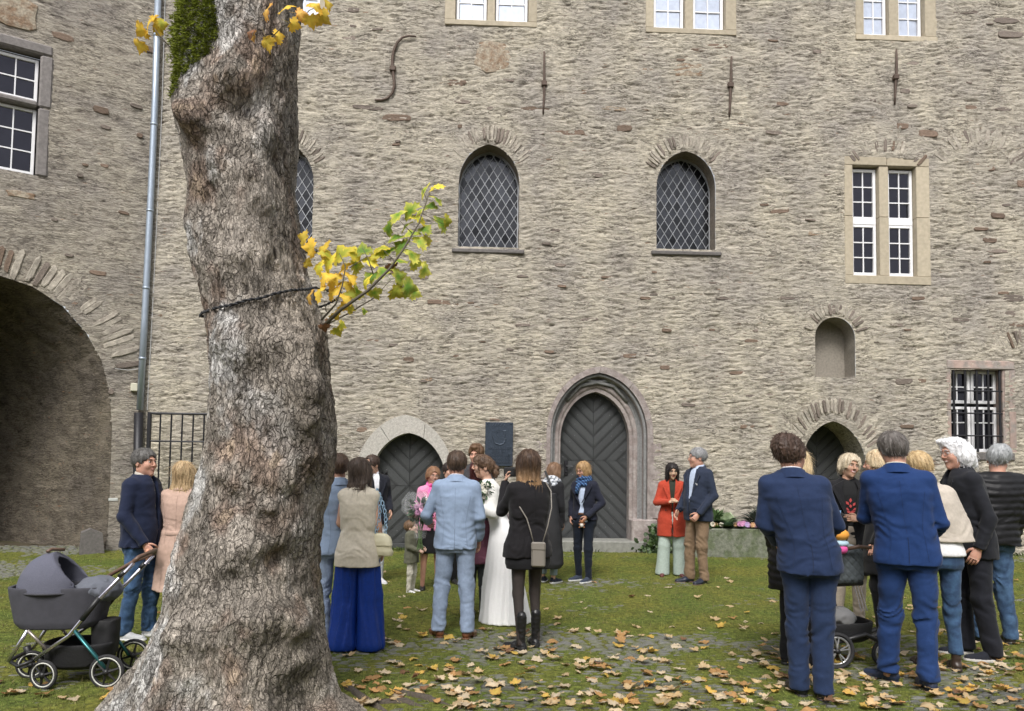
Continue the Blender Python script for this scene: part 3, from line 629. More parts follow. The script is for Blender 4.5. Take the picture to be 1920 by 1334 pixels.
for k in range(5): x = s0+.09+(s1-s0-.14)*k/4; g.tube([(x, .03, h0), (x, .03, h1)], .021, 6)
g.build('vertical_bar', IRON, W)
g = MB()
for k in range(3): z = h0+(h1-h0)*(.20+.27*k); g.tube([(s0-.0, .025, z), (s1+.05, .025, z), (s1+.07, .0, z-.04)], .015, 6)
g.build('cross_bar', IRON, W)
# ---- cellar window behind the gate
cw = MB(); s0, s1, h0, h1 = CW[0][0], CW[1][0], CW[0][1], CW[2][1]; cw.box(s0, s1, .2, .23, h0, h1); W = cw.build('window', M_('dark_room'), wing)
for v in ((s0-.10, s0, -.02, .2, h0, h1), (s1, s1+.1, -.02, .2, h0, h1), (s0-.1, s1+.1, -.022, .2, h1+.003, h1+.14)): MB().box(*v, bev=.01).build('surround_stone', M_('cellar_stone', col=(.34,.31,.26), rough=.9, var=.15, bump=.4), W)
sash(W, s0+.01, s1-.01, h0+.01, h1-.01, .12, 2, 3, M_('faded_frame', col=(.35,.33,.28), rough=.7), GLASS_DARK)
# ------------------------------------------------------------------ gatehouse wing on the left with the vaulted passage
gate = thing('gatehouse_wing', 'left castle wing with smooth plaster, mullioned corner window and dark vaulted passage', 'building', M=LEFT.M)
HL = LEFT.hit
rp = [HL(x, y_) for x, y_ in ((196, 1064), (203, 980), (207, 900), (210, 800), (205, 735), (190, 675), (160, 622), (118, 575), (62, 538), (0, 517), (-50, 512))]
sc_ = rp[-1][0]; rp[0] = (rp[0][0], -.1)
AP = rp + [(2*sc_-x, z) for x, z in rp[:-1]][::-1]
LW = [HL(88, 330), HL(96, 108), HL(-120, 40), HL(-120, 300)]
l_l = HL(-120, 200)[0]
wl = dict(r=HL(68, 220)[0], t0=HL(40, 100)[1], b0=HL(40, 182)[1], t1=HL(40, 196)[1], b1=HL(40, 322)[1])
sR = wl['r']; sLw = sR-1.35
LWH = [(sLw-.1, wl['b1']-.02), (sR+.09, wl['b1']-.02), (sR+.09, wl['t0']+.10), (sLw-.1, wl['t0']+.10)]
holesL = [AP, LWH]; fansL = []
rA = (rp[3][0]-sc_); hA = rp[4][1]-.1; fansL.append((sc_, hA, rA*.95, rA+.55, .0, math.pi, 1.1))
SLL = 2*sc_-rp[3][0]-1.2
lwall = build_wall(LEFT, 'wall', SLL, .04, -.12, 11.5, .04, .025, holesL, fansL, WALL_L, gate, amp=.013, kx=2.2, kz=19)
MB().box(SLL, .04, .06, .6, 10.9, 11.5).build('wall_core', WALL_L, gate)
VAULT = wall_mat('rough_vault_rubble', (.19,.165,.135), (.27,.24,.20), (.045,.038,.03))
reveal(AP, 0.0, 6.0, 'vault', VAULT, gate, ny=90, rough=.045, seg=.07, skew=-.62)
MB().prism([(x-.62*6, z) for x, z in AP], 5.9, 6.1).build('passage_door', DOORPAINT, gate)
fan_stones(sc_, hA, rA*1.03, rA*1.30, .25, math.pi*.62, 34, lwall, [MORTARSTONE]*6+[SLATE_B, SLATE_A], aspect=(rp[-1][1]-hA)/rA, th=.018)
for (x, y_, w_, h_, k) in [(30,22,88,62,2),(118,70,44,13,1),(190,207,34,14,1),(198,240,24,8,0),(275,92,40,14,1),(40,366,60,14,2),(184,513,36,10,1),(103,413,14,5,0),(255,200,26,8,0),(262,255,14,9,1),(160,310,14,6,1),(196,312,18,8,1),(150,330,14,8,0),(208,735,12,12,0),(232,400,22,7,1),(130,480,18,6,0)]:
    a, b = HL(x-w_/2, y_), HL(x+w_/2, y_); t, u = HL(x, y_-h_/2), HL(x, y_+h_/2)
    flat_stone('exposed_stone', (a[0]+b[0])/2, (t[1]+u[1])/2, (b[0]-a[0]), max(.05, t[1]-u[1]), (SLATE_A, SLATE_B, SLATE_C)[k], lwall, ang=random.uniform(-.08, .02), n=11 if w_ > 40 else 8, th=.018)
root = MB(); root.box(sLw-.08, sR+.07, .21, .24, wl['b1']-.02, wl['t0']+.06); W = root.build('window', M_('dark_room'), gate)
for v in ((sR+.02, sR+.20, -.03, .22, wl['b1']-.03, (wl['b0']+wl['t1'])/2-.05), (sR+.02, sR+.21, -.035, .22, (wl['b0']+wl['t1'])/2-.045, wl['t0']+.05), (sLw-.2, sR+.195, -.033, .22, wl['t0']+.055, wl['t0']+.24), (sLw-.1, sR+.015, -.02, .22, wl['t1']+.01, wl['b0']-.01), (sLw-.2, sLw-.02, -.03, .22, wl['b1']-.03, wl['t0']+.05)):
    MB().box(*v, bev=.03).build('surround_stone', M_('dark_mullion_stone', col=(.19,.175,.17), rough=.88, var=.25, vscale=6, bump=.5, bscale=34, randv=.1), W)
mid = (sR+sLw)/2
for a, b in ((sLw, mid-.05), (mid+.05, sR)):
    sash(W, a, b, wl['b0'], wl['t0'], .14, 2, 2, WHITEPAINT, GLASS_DARK, fw=.05); sash(W, a, b, wl['b1'], wl['t1'], .14, 2, 3, WHITEPAINT, GLASS_DARK, fw=.05)
# courtyard wing opposite (behind the camera), seen mirrored in the panes
opp = thing('courtyard_wing', 'grey castle wing closing the yard opposite, mirrored in the dark window panes', 'building', loc=(0, -17, 0))
MB().box(-22, 22, -3, 0, 0, 9.5).build('wall', M_('opposite_plaster', col=(.30,.28,.25), rough=.9, var=.2, vscale=1), opp)
MB().add([(-22.5, .4, 9.4), (22.5, .4, 9.4), (22.5, -4, 14), (-22.5, -4, 14), (-22.5, -8.4, 9.4), (22.5, -8.4, 9.4)], [(0, 1, 2, 3), (3, 2, 5, 4), (0, 3, 4), (1, 5, 2)]).build('roof', M_('slate_roof', col=(.07,.075,.085), rough=.6), opp)
# ------------------------------------------------------------------ the yard: earth sheet, moss, cobbles, grass, leaves
EARTH = mat('damp_earth', col=(.085,.07,.048), rough=.95, var=.3, vscale=3, bump=.5, bscale=20, world=True)
me = mesh_data('ground', [(-60,-60,-.012),(60,-60,-.012),(60,60,-.012),(-60,60,-.012)], [(0,1,2,3)], False)
obj('ground', me, EARTH, kind='structure')
def zg(y): return .12*sstep(10.8, 13.1, np.asarray(y, float))
def moss_amount(x, y):       # 0 bare cobbles .. 1 thick moss
    m = .62*fbm(x*.55+3, y*.8, o=3) + .34*noise(x*2.3, y*3.1) + .2*noise(x*6, y*8)
    far = sstep(6.6, 8.3, y)*.62 + sstep(5.8, 4.9, y)*.05
    wallside = -sstep(12.2, 13.0, y)*.35
    left = sstep(-2.2, -3.4, x)*.25*(y < 9.5)
    wear = -.30*np.exp(-(((x+.2)/2.4)**2+((y-7.1)/.42)**2)) - .22*np.exp(-(((x-3.2)/2.2)**2+((y-5.6)/.5)**2))
    inside = -sstep(-6.0, -7.2, x)*sstep(9.5, 11, y)*.8
    return m+.58+far*.66+wallside+left+wear+inside
gx, gy = np.meshgrid(np.arange(-9.5, 9.6, .026), np.concatenate([np.arange(3.2, 8.2, .022), np.arange(8.2, 13.3, .034), np.arange(13.3, 18, .12)]), indexing='ij')
gx = gx+(rng.rand(*gx.shape)-.5)*.016; gy = gy+(rng.rand(*gx.shape)-.5)*.012
mo = moss_amount(gx, gy)
gz = zg(gy) - .0085 + .020*np.clip(mo, -.5, 1.1) + .007*noise(gx*7, gy*7) + .007*noise(gx*26, gy*26) + .003*rng.rand(*gx.shape)
MOSS = bpy.data.materials.new('moss'); MOSS.use_nodes = True
def _moss(m):
    n = m.node_tree; L = n.links.new; b = n.nodes['Principled BSDF']; b.inputs['Roughness'].default_value = .95; b.inputs['Specular IOR Level'].default_value = .15
    ge = n.nodes.new('ShaderNodeNewGeometry'); a = n.nodes.new('ShaderNodeAttribute'); a.attribute_name = 'moss'
    t = n.nodes.new('ShaderNodeTexNoise'); t.inputs['Scale'].default_value = 22; t.inputs['Detail'].default_value = 6; t.inputs['Roughness'].default_value = .7; L(ge.outputs['Position'], t.inputs[0])
    t2 = n.nodes.new('ShaderNodeTexNoise'); t2.inputs['Scale'].default_value = 1.6; t2.inputs['Detail'].default_value = 4; L(ge.outputs['Position'], t2.inputs[0])
    r = n.nodes.new('ShaderNodeValToRGB'); e = r.color_ramp.elements; e[0].position = .3; e[0].color = (.035,.038,.014,1); e[1].position = .72; e[1].color = (.20,.22,.055,1); q = e.new(.52); q.color = (.105,.125,.032,1); L(t.outputs[0], r.inputs[0])
    r2 = n.nodes.new('ShaderNodeValToRGB'); e = r2.color_ramp.elements; e[0].position = .35; e[0].color = (.85,.95,.8,1); e[1].position = .65; e[1].color = (1.25,1.08,.9,1); L(t2.outputs[0], r2.inputs[0])
    mm = n.nodes.new('ShaderNodeMix'); mm.data_type = 'RGBA'; mm.blend_type = 'MULTIPLY'; mm.inputs[0].default_value = 1; L(r.outputs[0], mm.inputs[6]); L(r2.outputs[0], mm.inputs[7])
    mr = n.nodes.new('ShaderNodeMapRange'); mr.inputs[1].default_value = -.25; mr.inputs[2].default_value = .3; L(a.outputs['Fac'], mr.inputs[0])
    m2 = n.nodes.new('ShaderNodeMix'); m2.data_type = 'RGBA'; L(mr.outputs[0], m2.inputs[0]); m2.inputs[6].default_value = (.095,.08,.055,1); L(mm.outputs[2], m2.inputs[7]); L(m2.outputs[2], b.inputs['Base Color'])
    bm = n.nodes.new('ShaderNodeBump'); bm.inputs['Strength'].default_value = .8; bm.inputs['Distance'].default_value = .015; L(t.outputs[0], bm.inputs['Height']); L(bm.outputs[0], b.inputs['Normal'])
_moss(MOSS)
n0, n1 = gx.shape; idx = np.arange(n0*n1).reshape(n0, n1)
F = np.stack([idx[:-1, :-1], idx[1:, :-1], idx[1:, 1:], idx[:-1, 1:]], -1).reshape(-1, 4)
obj('moss', mesh_data('moss', np.stack([gx, gy, gz], -1), F, True, attrs={'moss': mo}), MOSS, kind='stuff')
# cobbles: slate setts on edge, laid in wavering rows that run a little down to the left
COB = mat('slate_cobble', col=(.108,.108,.10), rough=.8, var=.25, vscale=9, bump=.7, bscale=26, randv=.3, col2=(.095,.10,.055), world=True)
def cobble_proto(seed):
    r_ = random.Random(seed); V = []; n = 10
    rr = [r_.uniform(.86, 1.1) for _ in range(n)]
    for sc_, z in ((1.0, -.03), (.96, .006), (.70, .015)):
        for i in range(n):
            t = 2*math.pi*i/n; c, s_ = math.cos(t), math.sin(t)
            V.append((math.copysign(abs(c)**.6, c)*.5*rr[i]*sc_, math.copysign(abs(s_)**.6, s_)*.5*rr[i]*sc_, z+r_.uniform(-.002, .002)))
    V.append((0, 0, .017+r_.uniform(-.002, .002)))
    Fc = []
    for k in range(2):
        for i in range(n): j = (i+1) % n; Fc.append((k*n+i, k*n+j, (k+1)*n+j, (k+1)*n+i))
    Fc += [(2*n+i, 2*n+(i+1) % n, 3*n) for i in range(n)]
    return V, Fc
protos = [cobble_proto(i) for i in range(6)]
pm = []
for V, Fc in protos:
    me = mesh_data('cobble', V, Fc, True); me.materials.append(COB); pm.append(me)
cob = []
yy = 3.4
while yy < 13.2:
    wrow = .058 if yy < 9 else .07
    xx = -9.0
    while xx < 9.2:
        L_ = random.uniform(.10, .21)
        cx_ = xx+L_/2; cy_ = yy + .10*math.sin(cx_*.9+yy) + .05*cx_*.35 + random.uniform(-.008, .008)
        if abs(cx_/cy_) < .72: cob.append((cx_, cy_, L_*.90, wrow*random.uniform(.68, .90), random.uniform(-.12, .12)+.05))
        xx += L_
    yy += wrow
cob = np.array(cob)
mc = moss_amount(cob[:, 0], cob[:, 1]); 
zc = -.011 + .011*rng.rand(len(cob)) - .014*np.clip(mc-.2, 0, 1)
vis = (zc+.016) > (-.012+.020*np.clip(mc, -.5, 1.1)-.006)
near = np.where(vis & (cob[:, 1] > 5.05) & (cob[:, 1] < 8.5))[0]
score = cob[near, 1]+ (mc[near])*1.2; pick = set(near[np.argsort(score)[:295]].tolist())
G = bpy.data.objects['ground']
allV = []; allF = []; nb = 0
for i, (x, y_, L_, w_, a) in enumerate(cob):
    if not vis[i]: continue
    if i in pick:
        o = bpy.data.objects.new('cobble', pm[i % 6]); COL.objects.link(o); o.parent = G; o.location = (x, y_, zc[i]+float(zg(y_))); o.rotation_euler = (random.uniform(-.05, .05), random.uniform(-.05, .05), a); o.scale = (L_, w_*.98, 1)
    else:
        V, Fc = protos[i % 6]; V = np.array(V); ca, sa = math.cos(a), math.sin(a); vx, vy = V[:, 0]*L_, V[:, 1]*w_
        allV.append(np.stack([x+vx*ca-vy*sa, y_+vx*sa+vy*ca, V[:, 2]+zc[i]+float(zg(y_))+vx*random.uniform(-.05, .05)], -1)); allF += [tuple(k+nb for k in f) for f in Fc]; nb += len(V)
o = obj('cobbles', mesh_data('cobbles', np.concatenate(allV), allF, True), COB, G); o['kind'] = 'stuff'
# grass and moss tips: many thin blades, thicker where the moss is thick
NB = 150000
d_ = rng.rand(NB); by = 4.3+ (13.2-4.3)*d_**1.15; bx = (rng.rand(NB)-.5)*2*by*.72
mb = moss_amount(bx, by)+.12*rng.normal(size=NB); k = mb > -.12; bx, by, mb = bx[k], by[k], mb[k]; n_ = len(bx)
hgt = (.008+.019*rng.rand(n_)*np.clip(mb, .45, 1.1)*(.5+np.clip(noise(bx*5, by*5)+.4, 0, 1)))*(1+1.6*(rng.rand(n_) < .05)); wd = .0022+.0012*by/6
th = rng.rand(n_)*math.pi; lx, ly = rng.normal(size=n_)*.010, rng.normal(size=n_)*.010
z0 = zg(by)-.014+.020*np.clip(mb, -.5, 1.1)
A = np.stack([bx-np.cos(th)*wd, by-np.sin(th)*wd, z0], -1); B = np.stack([bx+np.cos(th)*wd, by+np.sin(th)*wd, z0], -1); Cc = np.stack([bx+lx, by+ly, z0+hgt+.003], -1)
V = np.stack([A, B, Cc], 1).reshape(-1, 3); F = np.arange(n_*3).reshape(-1, 3)
v_ = rng.rand(n_)[:, None]; c = np.array([.075,.095,.026])*(1-v_)+np.array([.19,.205,.06])*v_; c = c*(.6+.95*rng.rand(n_)[:, None]); br_ = (rng.rand(n_) < .16)[:, None]; c = np.where(br_, np.array([[.22,.18,.09]])*(.6+.6*rng.rand(n_, 1)), c)
obj('grass', mesh_data('grass', V, F, False, cols={'col': np.repeat(c, 3, 0)}), mat('grass_blade', attr='col', rough=.8, spec=.2), kind='stuff')
# taller weeds along the wall foot
def weeds(name, pts, hmin, hmax, n_per, spread, c0, c1, label=None, parent=None, kind='stuff'):
    V = []; F = []; Cc = []
    for (x, y_, z_) in pts:
        for _ in range(n_per):
            a, b = x+random.gauss(0, spread), y_+random.gauss(0, spread*.4); h = random.uniform(hmin, hmax); t = random.uniform(0, math.pi); w_ = h*.13+.003; lx, ly = random.gauss(0, h*.5), random.gauss(0, h*.5)
            k = len(V); V += [(a, b, z_), (a+lx*.5-math.cos(t)*w_, b+ly*.5-math.sin(t)*w_, z_+h*.6), (a+lx*.5+math.cos(t)*w_, b+ly*.5+math.sin(t)*w_, z_+h*.62), (a+lx, b+ly, z_+h)]; F.append((k, k+1, k+3, k+2)); u = random.random(); cc = [c0[i]*(1-u)+c1[i]*u for i in range(3)]; Cc += [cc]*4
    return obj(name, mesh_data(name, V, F, False, cols={'col': np.array(Cc)}), mat(name, attr='col', rough=.75, spec=.2), parent, kind=kind)
pts = []
for k in range(120):
    s_ = random.uniform(H(640, 1000)[0], SR-1); p = MAIN.M @ Vector((s_, -.05-abs(random.gauss(0, .06)), .115)); pts.append(tuple(p))
weeds('wall_foot_weed', pts, .02, .09, 14, .08, (.03,.05,.015), (.10,.13,.035))
# fallen leaves
def leaf_outline():
    L_ = [(0, -.02), (.10, -.08), (.28, -.10), (.25, .02), (.46, .04), (.44, .13), (.54, .26), (.40, .29), (.38, .42), (.22, .38), (.19, .54), (.10, .60), (0, .76)]
    return L_ + [(-x, y_) for x, y_ in L_[1:-1]][::-1]
def leaf_mesh(name, seed, curl=.25, cols=None, fold=0.0, dens=1):
    r_ = random.Random(seed); O = leaf_outline(); V = []; E = []
    c = (0, .16)
    for k, t in enumerate((0, .5, .86, 1.0)):
        for (x, y_) in (O if k else [(0, .16)]):
            j = 1+r_.uniform(-.06, .06)*(k == 3)
            X, Y = (c[0]+(x-c[0])*t*j, c[1]+(y_-c[1])*t*j) if k else c
            rr2 = X*X*1.4+(Y-.16)**2
            Z = curl*(rr2)*r_.choice((1, 1, .7)) + fold*abs(X) + .05*math.sin(X*9+seed)*math.cos(Y*7+seed*2)*(1 if k else 0) + r_.uniform(-.02, .02)*(k >= 2)*2
            V.append((X, Y, Z)); E.append(t)
    n = len(O); F = [(0, 1+i, 1+(i+1) % n) for i in range(n)]
    for k in range(2):
        for i in range(n): F.append((1+k*n+i, 1+(k+1)*n+i, 1+(k+1)*n+(i+1) % n, 1+k*n+(i+1) % n))
    b = len(V); V += [(-.008, .0, 0), (.008, .0, 0), (.02, -.55, .10), (.03, -.55, .10)]; E += [0]*4; F.append((b, b+1, b+3, b+2))
    me = mesh_data(name, V, F, True, attrs={'edge': E}); me.materials.append(cols); return me
def leaf_mat(name, ctr, edge, var=.3, trans=.25):
    m = bpy.data.materials.new(name); m.use_nodes = True; n = m.node_tree; L = n.links.new; b = n.nodes['Principled BSDF']; b.inputs['Roughness'].default_value = .6; b.inputs['Specular IOR Level'].default_value = .3
    a = n.nodes.new('ShaderNodeAttribute'); a.attribute_name = 'edge'; tc = n.nodes.new('ShaderNodeTexCoord'); t = n.nodes.new('ShaderNodeTexNoise'); t.inputs['Scale'].default_value = 5; t.inputs['Detail'].default_value = 4; L(tc.outputs['Object'], t.inputs[0])
    oi = n.nodes.new('ShaderNodeObjectInfo')
    ad = n.nodes.new('ShaderNodeMath'); ad.operation = 'MULTIPLY_ADD'; L(t.outputs[0], ad.inputs[0]); ad.inputs[1].default_value = .9; L(a.outputs['Fac'], ad.inputs[2])
    ad2 = n.nodes.new('ShaderNodeMath'); ad2.operation = 'MULTIPLY_ADD'; L(oi.outputs['Random'], ad2.inputs[0]); ad2.inputs[1].default_value = .5; L(ad.outputs[0], ad2.inputs[2])
    mr = n.nodes.new('ShaderNodeMapRange'); mr.inputs[1].default_value = .85; mr.inputs[2].default_value = 1.75; L(ad2.outputs[0], mr.inputs[0])
    mx = n.nodes.new('ShaderNodeMix'); mx.data_type = 'RGBA'; L(mr.outputs[0], mx.inputs[0]); mx.inputs[6].default_value = (*ctr, 1); mx.inputs[7].default_value = (*edge, 1)
    m3 = n.nodes.new('ShaderNodeMapRange'); m3.inputs[3].default_value = 1-var; m3.inputs[4].default_value = 1+var; L(oi.outputs['Random'], m3.inputs[0]); vm = n.nodes.new('ShaderNodeVectorMath'); vm.operation = 'SCALE'; L(mx.outputs[2], vm.inputs[0]); L(m3.outputs[0], vm.inputs['Scale'])
    L(vm.outputs[0], b.inputs['Base Color'])
    tr = n.nodes.new('ShaderNodeBsdfTranslucent'); L(vm.outputs[0], tr.inputs[0]); ms = n.nodes.new('ShaderNodeMixShader'); ms.inputs[0].default_value = trans; L(b.outputs[0], ms.inputs[1]); L(tr.outputs[0], ms.inputs[2]); L(ms.outputs[0], n.nodes['Material Output'].inputs[0])
    return m
FL = [('yellow', leaf_mat('yellow_fallen_leaf', (.62,.44,.10), (.56,.33,.09))), ('orange brown', leaf_mat('orange_fallen_leaf', (.46,.27,.11), (.40,.22,.09))),
      ('pale tan', leaf_mat('tan_fallen_leaf', (.60,.46,.28), (.50,.34,.17))), ('pale tan', leaf_mat('cream_fallen_leaf', (.68,.57,.42), (.55,.42,.26))), ('dark brown', leaf_mat('brown_fallen_leaf', (.24,.13,.07), (.17,.09,.05)))]
LM = {}
for fi, (cn, mt) in enumerate(FL):
    for sd_ in range(5): LM[fi, sd_] = leaf_mesh('fallen_leaf', fi*7+sd_, curl=random.uniform(.05, .38), cols=mt, fold=random.choice((0, .12, .35)))
def where_(x, y):
    if x < 300: return 'near the wheels of the left pram'
    if x < 760: return 'beside the root of the maple' if y > 1250 else 'near the hem of the royal blue trousers'
    if x < 960: return 'in the foreground left of centre' if y > 1240 else 'at the feet of the groom'
    if x < 1130: return 'in the foreground at centre' if y > 1240 else 'around the boots of the photographer'
    if x < 1440: return 'in the foreground right of centre' if y > 1240 else 'on the open cobbles between the two groups'
    if x < 1720: return 'in front of the two blue suits' if y > 1240 else 'under the right pushchair'
    return 'at the right edge of the yard'
def density(px_, py_):
    d = sstep(1120, 1330, py_)*1.25 + .24
    d *= (.35+.9*sstep(600, 720, px_)) if py_ > 1100 else .8
    if px_ < 600: d *= .5
    return d*(.45+1.1*sstep(-.25, .5, fbm(np.float32(px_/130), np.float32(py_/45), o=2)))
cands = []
while len(cands) < 640:
    px_, py_ = random.uniform(0, 1920), 1075+260*random.random()
    if 225 < px_ < 650 and py_ > 1180: continue
    if random.random() < density(px_, py_)*.75: cands.append((px_, py_))
cands.sort(key=lambda q: -q[1])
restV = []; restF = []; rb = 0; by_mat = {}
for i, (px_, py_) in enumerate(cands):
    p = on_ground(px_, py_); fi = random.choices(range(5), (2.4, 3.2, 5, 6, .9))[0]; sz = random.uniform(.07, .132); sd_ = random.randrange(5)
    M = Matrix.Translation((p.x, p.y, .016+random.uniform(0, .012))) @ Matrix.Rotation(random.uniform(0, 6.28), 4, 'Z') @ Matrix.Rotation(random.gauss(0, .15)+(math.pi if random.random() < .35 else 0), 4, 'X') @ Matrix.Rotation(random.gauss(0, .14), 4, 'Y') @ Matrix.Scale(sz, 4)
    if random.random() < .3: M = Matrix.Translation((0, 0, .012)) @ M
    if i < 290:
        o = bpy.data.objects.new('fallen_leaf', LM[fi, sd_]); COL.objects.link(o); o.matrix_basis = M
        cn = FL[fi][0]; o['label'] = ('small ' if sz < .095 else 'large ' if sz > .115 else '')+{0: 'bright yellow', 1: 'orange brown', 2: 'tan', 3: 'cream', 4: 'dark brown'}[fi]+' fallen maple leaf '+where_(px_, py_)
        o['category'] = 'leaf'; o['group'] = 'fallen maple leaves on the yard'
    else:
        me = LM[fi, sd_]; v = np.array([tuple(M @ q.co) for q in me.vertices]); bm_ = by_mat.setdefault(fi, [[], [], 0]); bm_[0].append(v); bm_[1] += [tuple(k+bm_[2] for k in f.vertices) for f in me.polygons]; bm_[2] += len(v)
V = []; F = []; mi = []; nb = 0; E = []
for fi, (vs, fs, _) in by_mat.items():
    vs = np.concatenate(vs); V.append(vs); F += [tuple(k+nb for k in f) for f in fs]; mi += [fi]*len(fs); nb += len(vs)
me = mesh_data('fallen_leaves', np.concatenate(V), F, True, attrs={'edge': rng.rand(nb)})
for _, m in FL: me.materials.append(m)
me.polygons.foreach_set('material_index', mi); obj('fallen_leaves', me, kind='stuff')
# ------------------------------------------------------------------ the old maple
TY = 4.9
tab = [(-420,330,560),(-200,335,570),(0,338,571),(60,322,566),(130,322,562),(200,322,560),(260,338,560),(350,350,556),(430,349,563),(500,362,576),(560,380,592),(620,386,613),(700,391,621),(780,388,631),(850,378,631),(900,364,625),(960,347,610),(1030,331,601),(1100,312,604),(1150,302,610),(1200,286,618),(1250,252,630),(1300,208,645),(1334,178,688),(1400,120,760)]
tz = []; tl = []; tr_ = []
for y_, l, r in tab:
    a = at_depth(l, y_, TY); b = at_depth(r, y_, TY); tz.append((a.z+b.z)/2); tl.append(a.x); tr_.append(b.x)
tz, tl, tr_ = [np.array(v)[::-1] for v in (tz, tl, tr_)]
zs = np.concatenate([np.linspace(-.25, 4.9, 560), np.linspace(4.93, 6.6, 40)])
xl, xr = np.interp(zs, tz, tl), np.interp(zs, tz, tr_)
cx = np.interp(zs, [-.3, .5, 1.2, 2.2, 3.5, 5, 6.6], [-1.80, -1.78, -1.66, -1.58, -1.72, -1.77, -1.85])
cx = np.clip(cx, xl+.2, xr-.2)
NT = 430; base = np.linspace(0, 1, NT, endpoint=False)
th = 2*np.pi*base + .55*np.sin(2*np.pi*base+np.pi/2+np.pi/2)*0; u = base*2*np.pi
th = -np.pi/2 + (u-np.pi) - .42*np.sin(u-np.pi)      # denser on the near side (-Y)
TH, Z = np.meshgrid(th, zs, indexing='ij'); CX_ = np.repeat(cx[None], NT, 0)
WL = np.repeat((cx-xl)[None], NT, 0); WR = np.repeat((xr-cx)[None], NT, 0)
ct, st_ = np.cos(TH), np.sin(TH)
wr = .5+.5*np.clip(ct*1.6, -1, 1); wx = WL*(1-wr)+WR*wr
wd = np.interp(Z, [-.3, 0, .3, .7, 1.2, 2, 4.5, 6.6], [1.0, .8, .64, .54, .46, .42, .40, .38])
Rr = 1/np.sqrt((ct/wx)**2+(st_/wd)**2)
core = np.interp(Z, [-.3, 5], [.40, .38])
flare = np.clip(Rr-core-.06, 0, 9)
lob = np.zeros_like(Rr)
for t0, s_ in ((math.pi, .36), (0, .40), (-1.05, .33), (-2.05, .25), (1.4, .5), (2.4, .4)): lob = np.maximum(lob, np.exp(-(np.angle(np.exp(1j*(TH-t0)))/s_)**2))
low = sstep(1.0, .2, Z)
Rr = Rr - flare*low*(1-lob)*.55
# crease between the left root and the main stem, running up
crease = -2.25+.14*np.sin(Z*3)
Rr -= .11*np.exp(-((TH-crease)/.085)**2)*sstep(1.35, .75, Z)
Rr += .05*np.exp(-((TH-crease-.33)/.22)**2)*sstep(1.4, .5, Z)
def burl(px_, py_, rad, amp, dth=0):
    global Rr
    p = at_depth(px_, py_, TY-.42); c = np.interp(p.z, zs, cx); 
    a = math.atan2(-.42, (p.x-c)) + dth
    d2 = ((np.angle(np.exp(1j*(TH-a)))*.45)**2+(Z-p.z)**2)/rad**2; Rr = Rr + amp*1.7*np.exp(-d2)
for b in ((600,640,.12,.07),(575,700,.13,.08),(600,740,.12,.09),(590,790,.10,.07),(610,850,.14,.05),(430,150,.16,.07),(340,200,.12,.07),(370,230,.10,.05),(480,170,.14,-.04),(450,200,.10,-.05),(520,230,.12,.03),(400,300,.09,.035),(470,320,.08,.03),
          (360,370,.10,-.025),(500,370,.09,.03),(440,480,.12,.035),(520,500,.06,-.03),(430,640,.14,.05),(520,640,.10,.04),(480,700,.09,-.02),(440,940,.07,-.045),(530,900,.10,.04),(505,950,.05,.04),(460,1030,.14,.05),(520,1050,.06,-.045),(450,1160,.16,.05),(520,1150,.12,.04),(360,1180,.10,.04),(600,1180,.10,.07),(560,1000,.14,.03),(610,1250,.12,.05),(420,830,.12,-.02),(545,270,.08,-.03),(410,890,.05,.03)): burl(*b)
# keep the outline seen from the yard: widen or narrow each ring until its edges sit where they should
Rci = np.array(CR.to_3x3()); tv = np.array([t[0] for t in tab], float); tL = np.array([t[1] for t in tab], float)+5; tR = np.array([t[2] for t in tab], float)-7; tL += 12*((tv > -250) & (tv < 140))
for _ in range(4):
    P_ = np.stack([CX_+Rr*ct, TY+Rr*st_, Z-EYE], -1)@Rci; U_ = P_[..., 0]/-P_[..., 2]*FPX+CXP; V_ = PPY-P_[..., 1]/-P_[..., 2]*FPX
    iL, iR = U_.argmin(0), U_.argmax(0); k_ = np.arange(U_.shape[1])
    eL = (np.interp(V_[iL, k_], tv, tL)-U_[iL, k_])*TY/FPX; eR = (np.interp(V_[iR, k_], tv, tR)-U_[iR, k_])*TY/FPX
    ker = np.hanning(63); ker /= ker.sum(); eL = np.convolve(np.pad(eL, 31, 'edge'), ker, 'valid'); eR = np.convolve(np.pad(eR, 31, 'edge'), ker, 'valid')
    Rr = Rr - eL[None]*np.clip(-ct, 0, 1)**.7*.9 + eR[None]*np.clip(ct, 0, 1)**.7*.9
Rr = np.maximum(Rr, .12)
X0, Y0 = CX_+Rr*ct, TY+Rr*st_
# bark relief
S_ = TH*.45
wv = .5*noise(S_*2, Z*2, 0*Z+3)
lump = .020*fbm(X0*4.5, Y0*4.5, Z*2.2, o=3)
hor = .003*ridge(X0*3+wv, Z*9+wv*2, Y0*3, o=2)
pl = ridge(X0*17+wv*2.5, Y0*17, Z*3.6+wv*3, o=3, gain=.6)
fi = ridge(X0*46+wv*3, Y0*46, Z*13+wv*3, o=2)
pn = noise(X0*26+wv*3, Y0*26, Z*12); plates = np.sign(pn)*np.abs(pn)**.45
smooth_ = sstep(.15, .6, fbm(X0*1.7+5, Y0*1.7, Z*1.1, o=3))
disp = lump+hor+(1-.35*smooth_)*(.010*pl+.007*plates+.0035*fi)
Rr2 = Rr+disp
X, Y = CX_+Rr2*ct, TY+Rr2*st_
hh = np.clip(.5+.28*pl+.22*plates+.16*fi+.1*hor*100*.3, 0, 1)
col = np.zeros(X.shape+(3,)); A = lambda *c: np.array(c)
n1 = fbm(X0*2.2, Y0*2.2, Z*1.5, o=4); n2 = fbm(X0*3+9, Y0*3, Z*2.2+4, o=4); n3 = fbm(X0*9, Y0*9, Z*6, o=3)
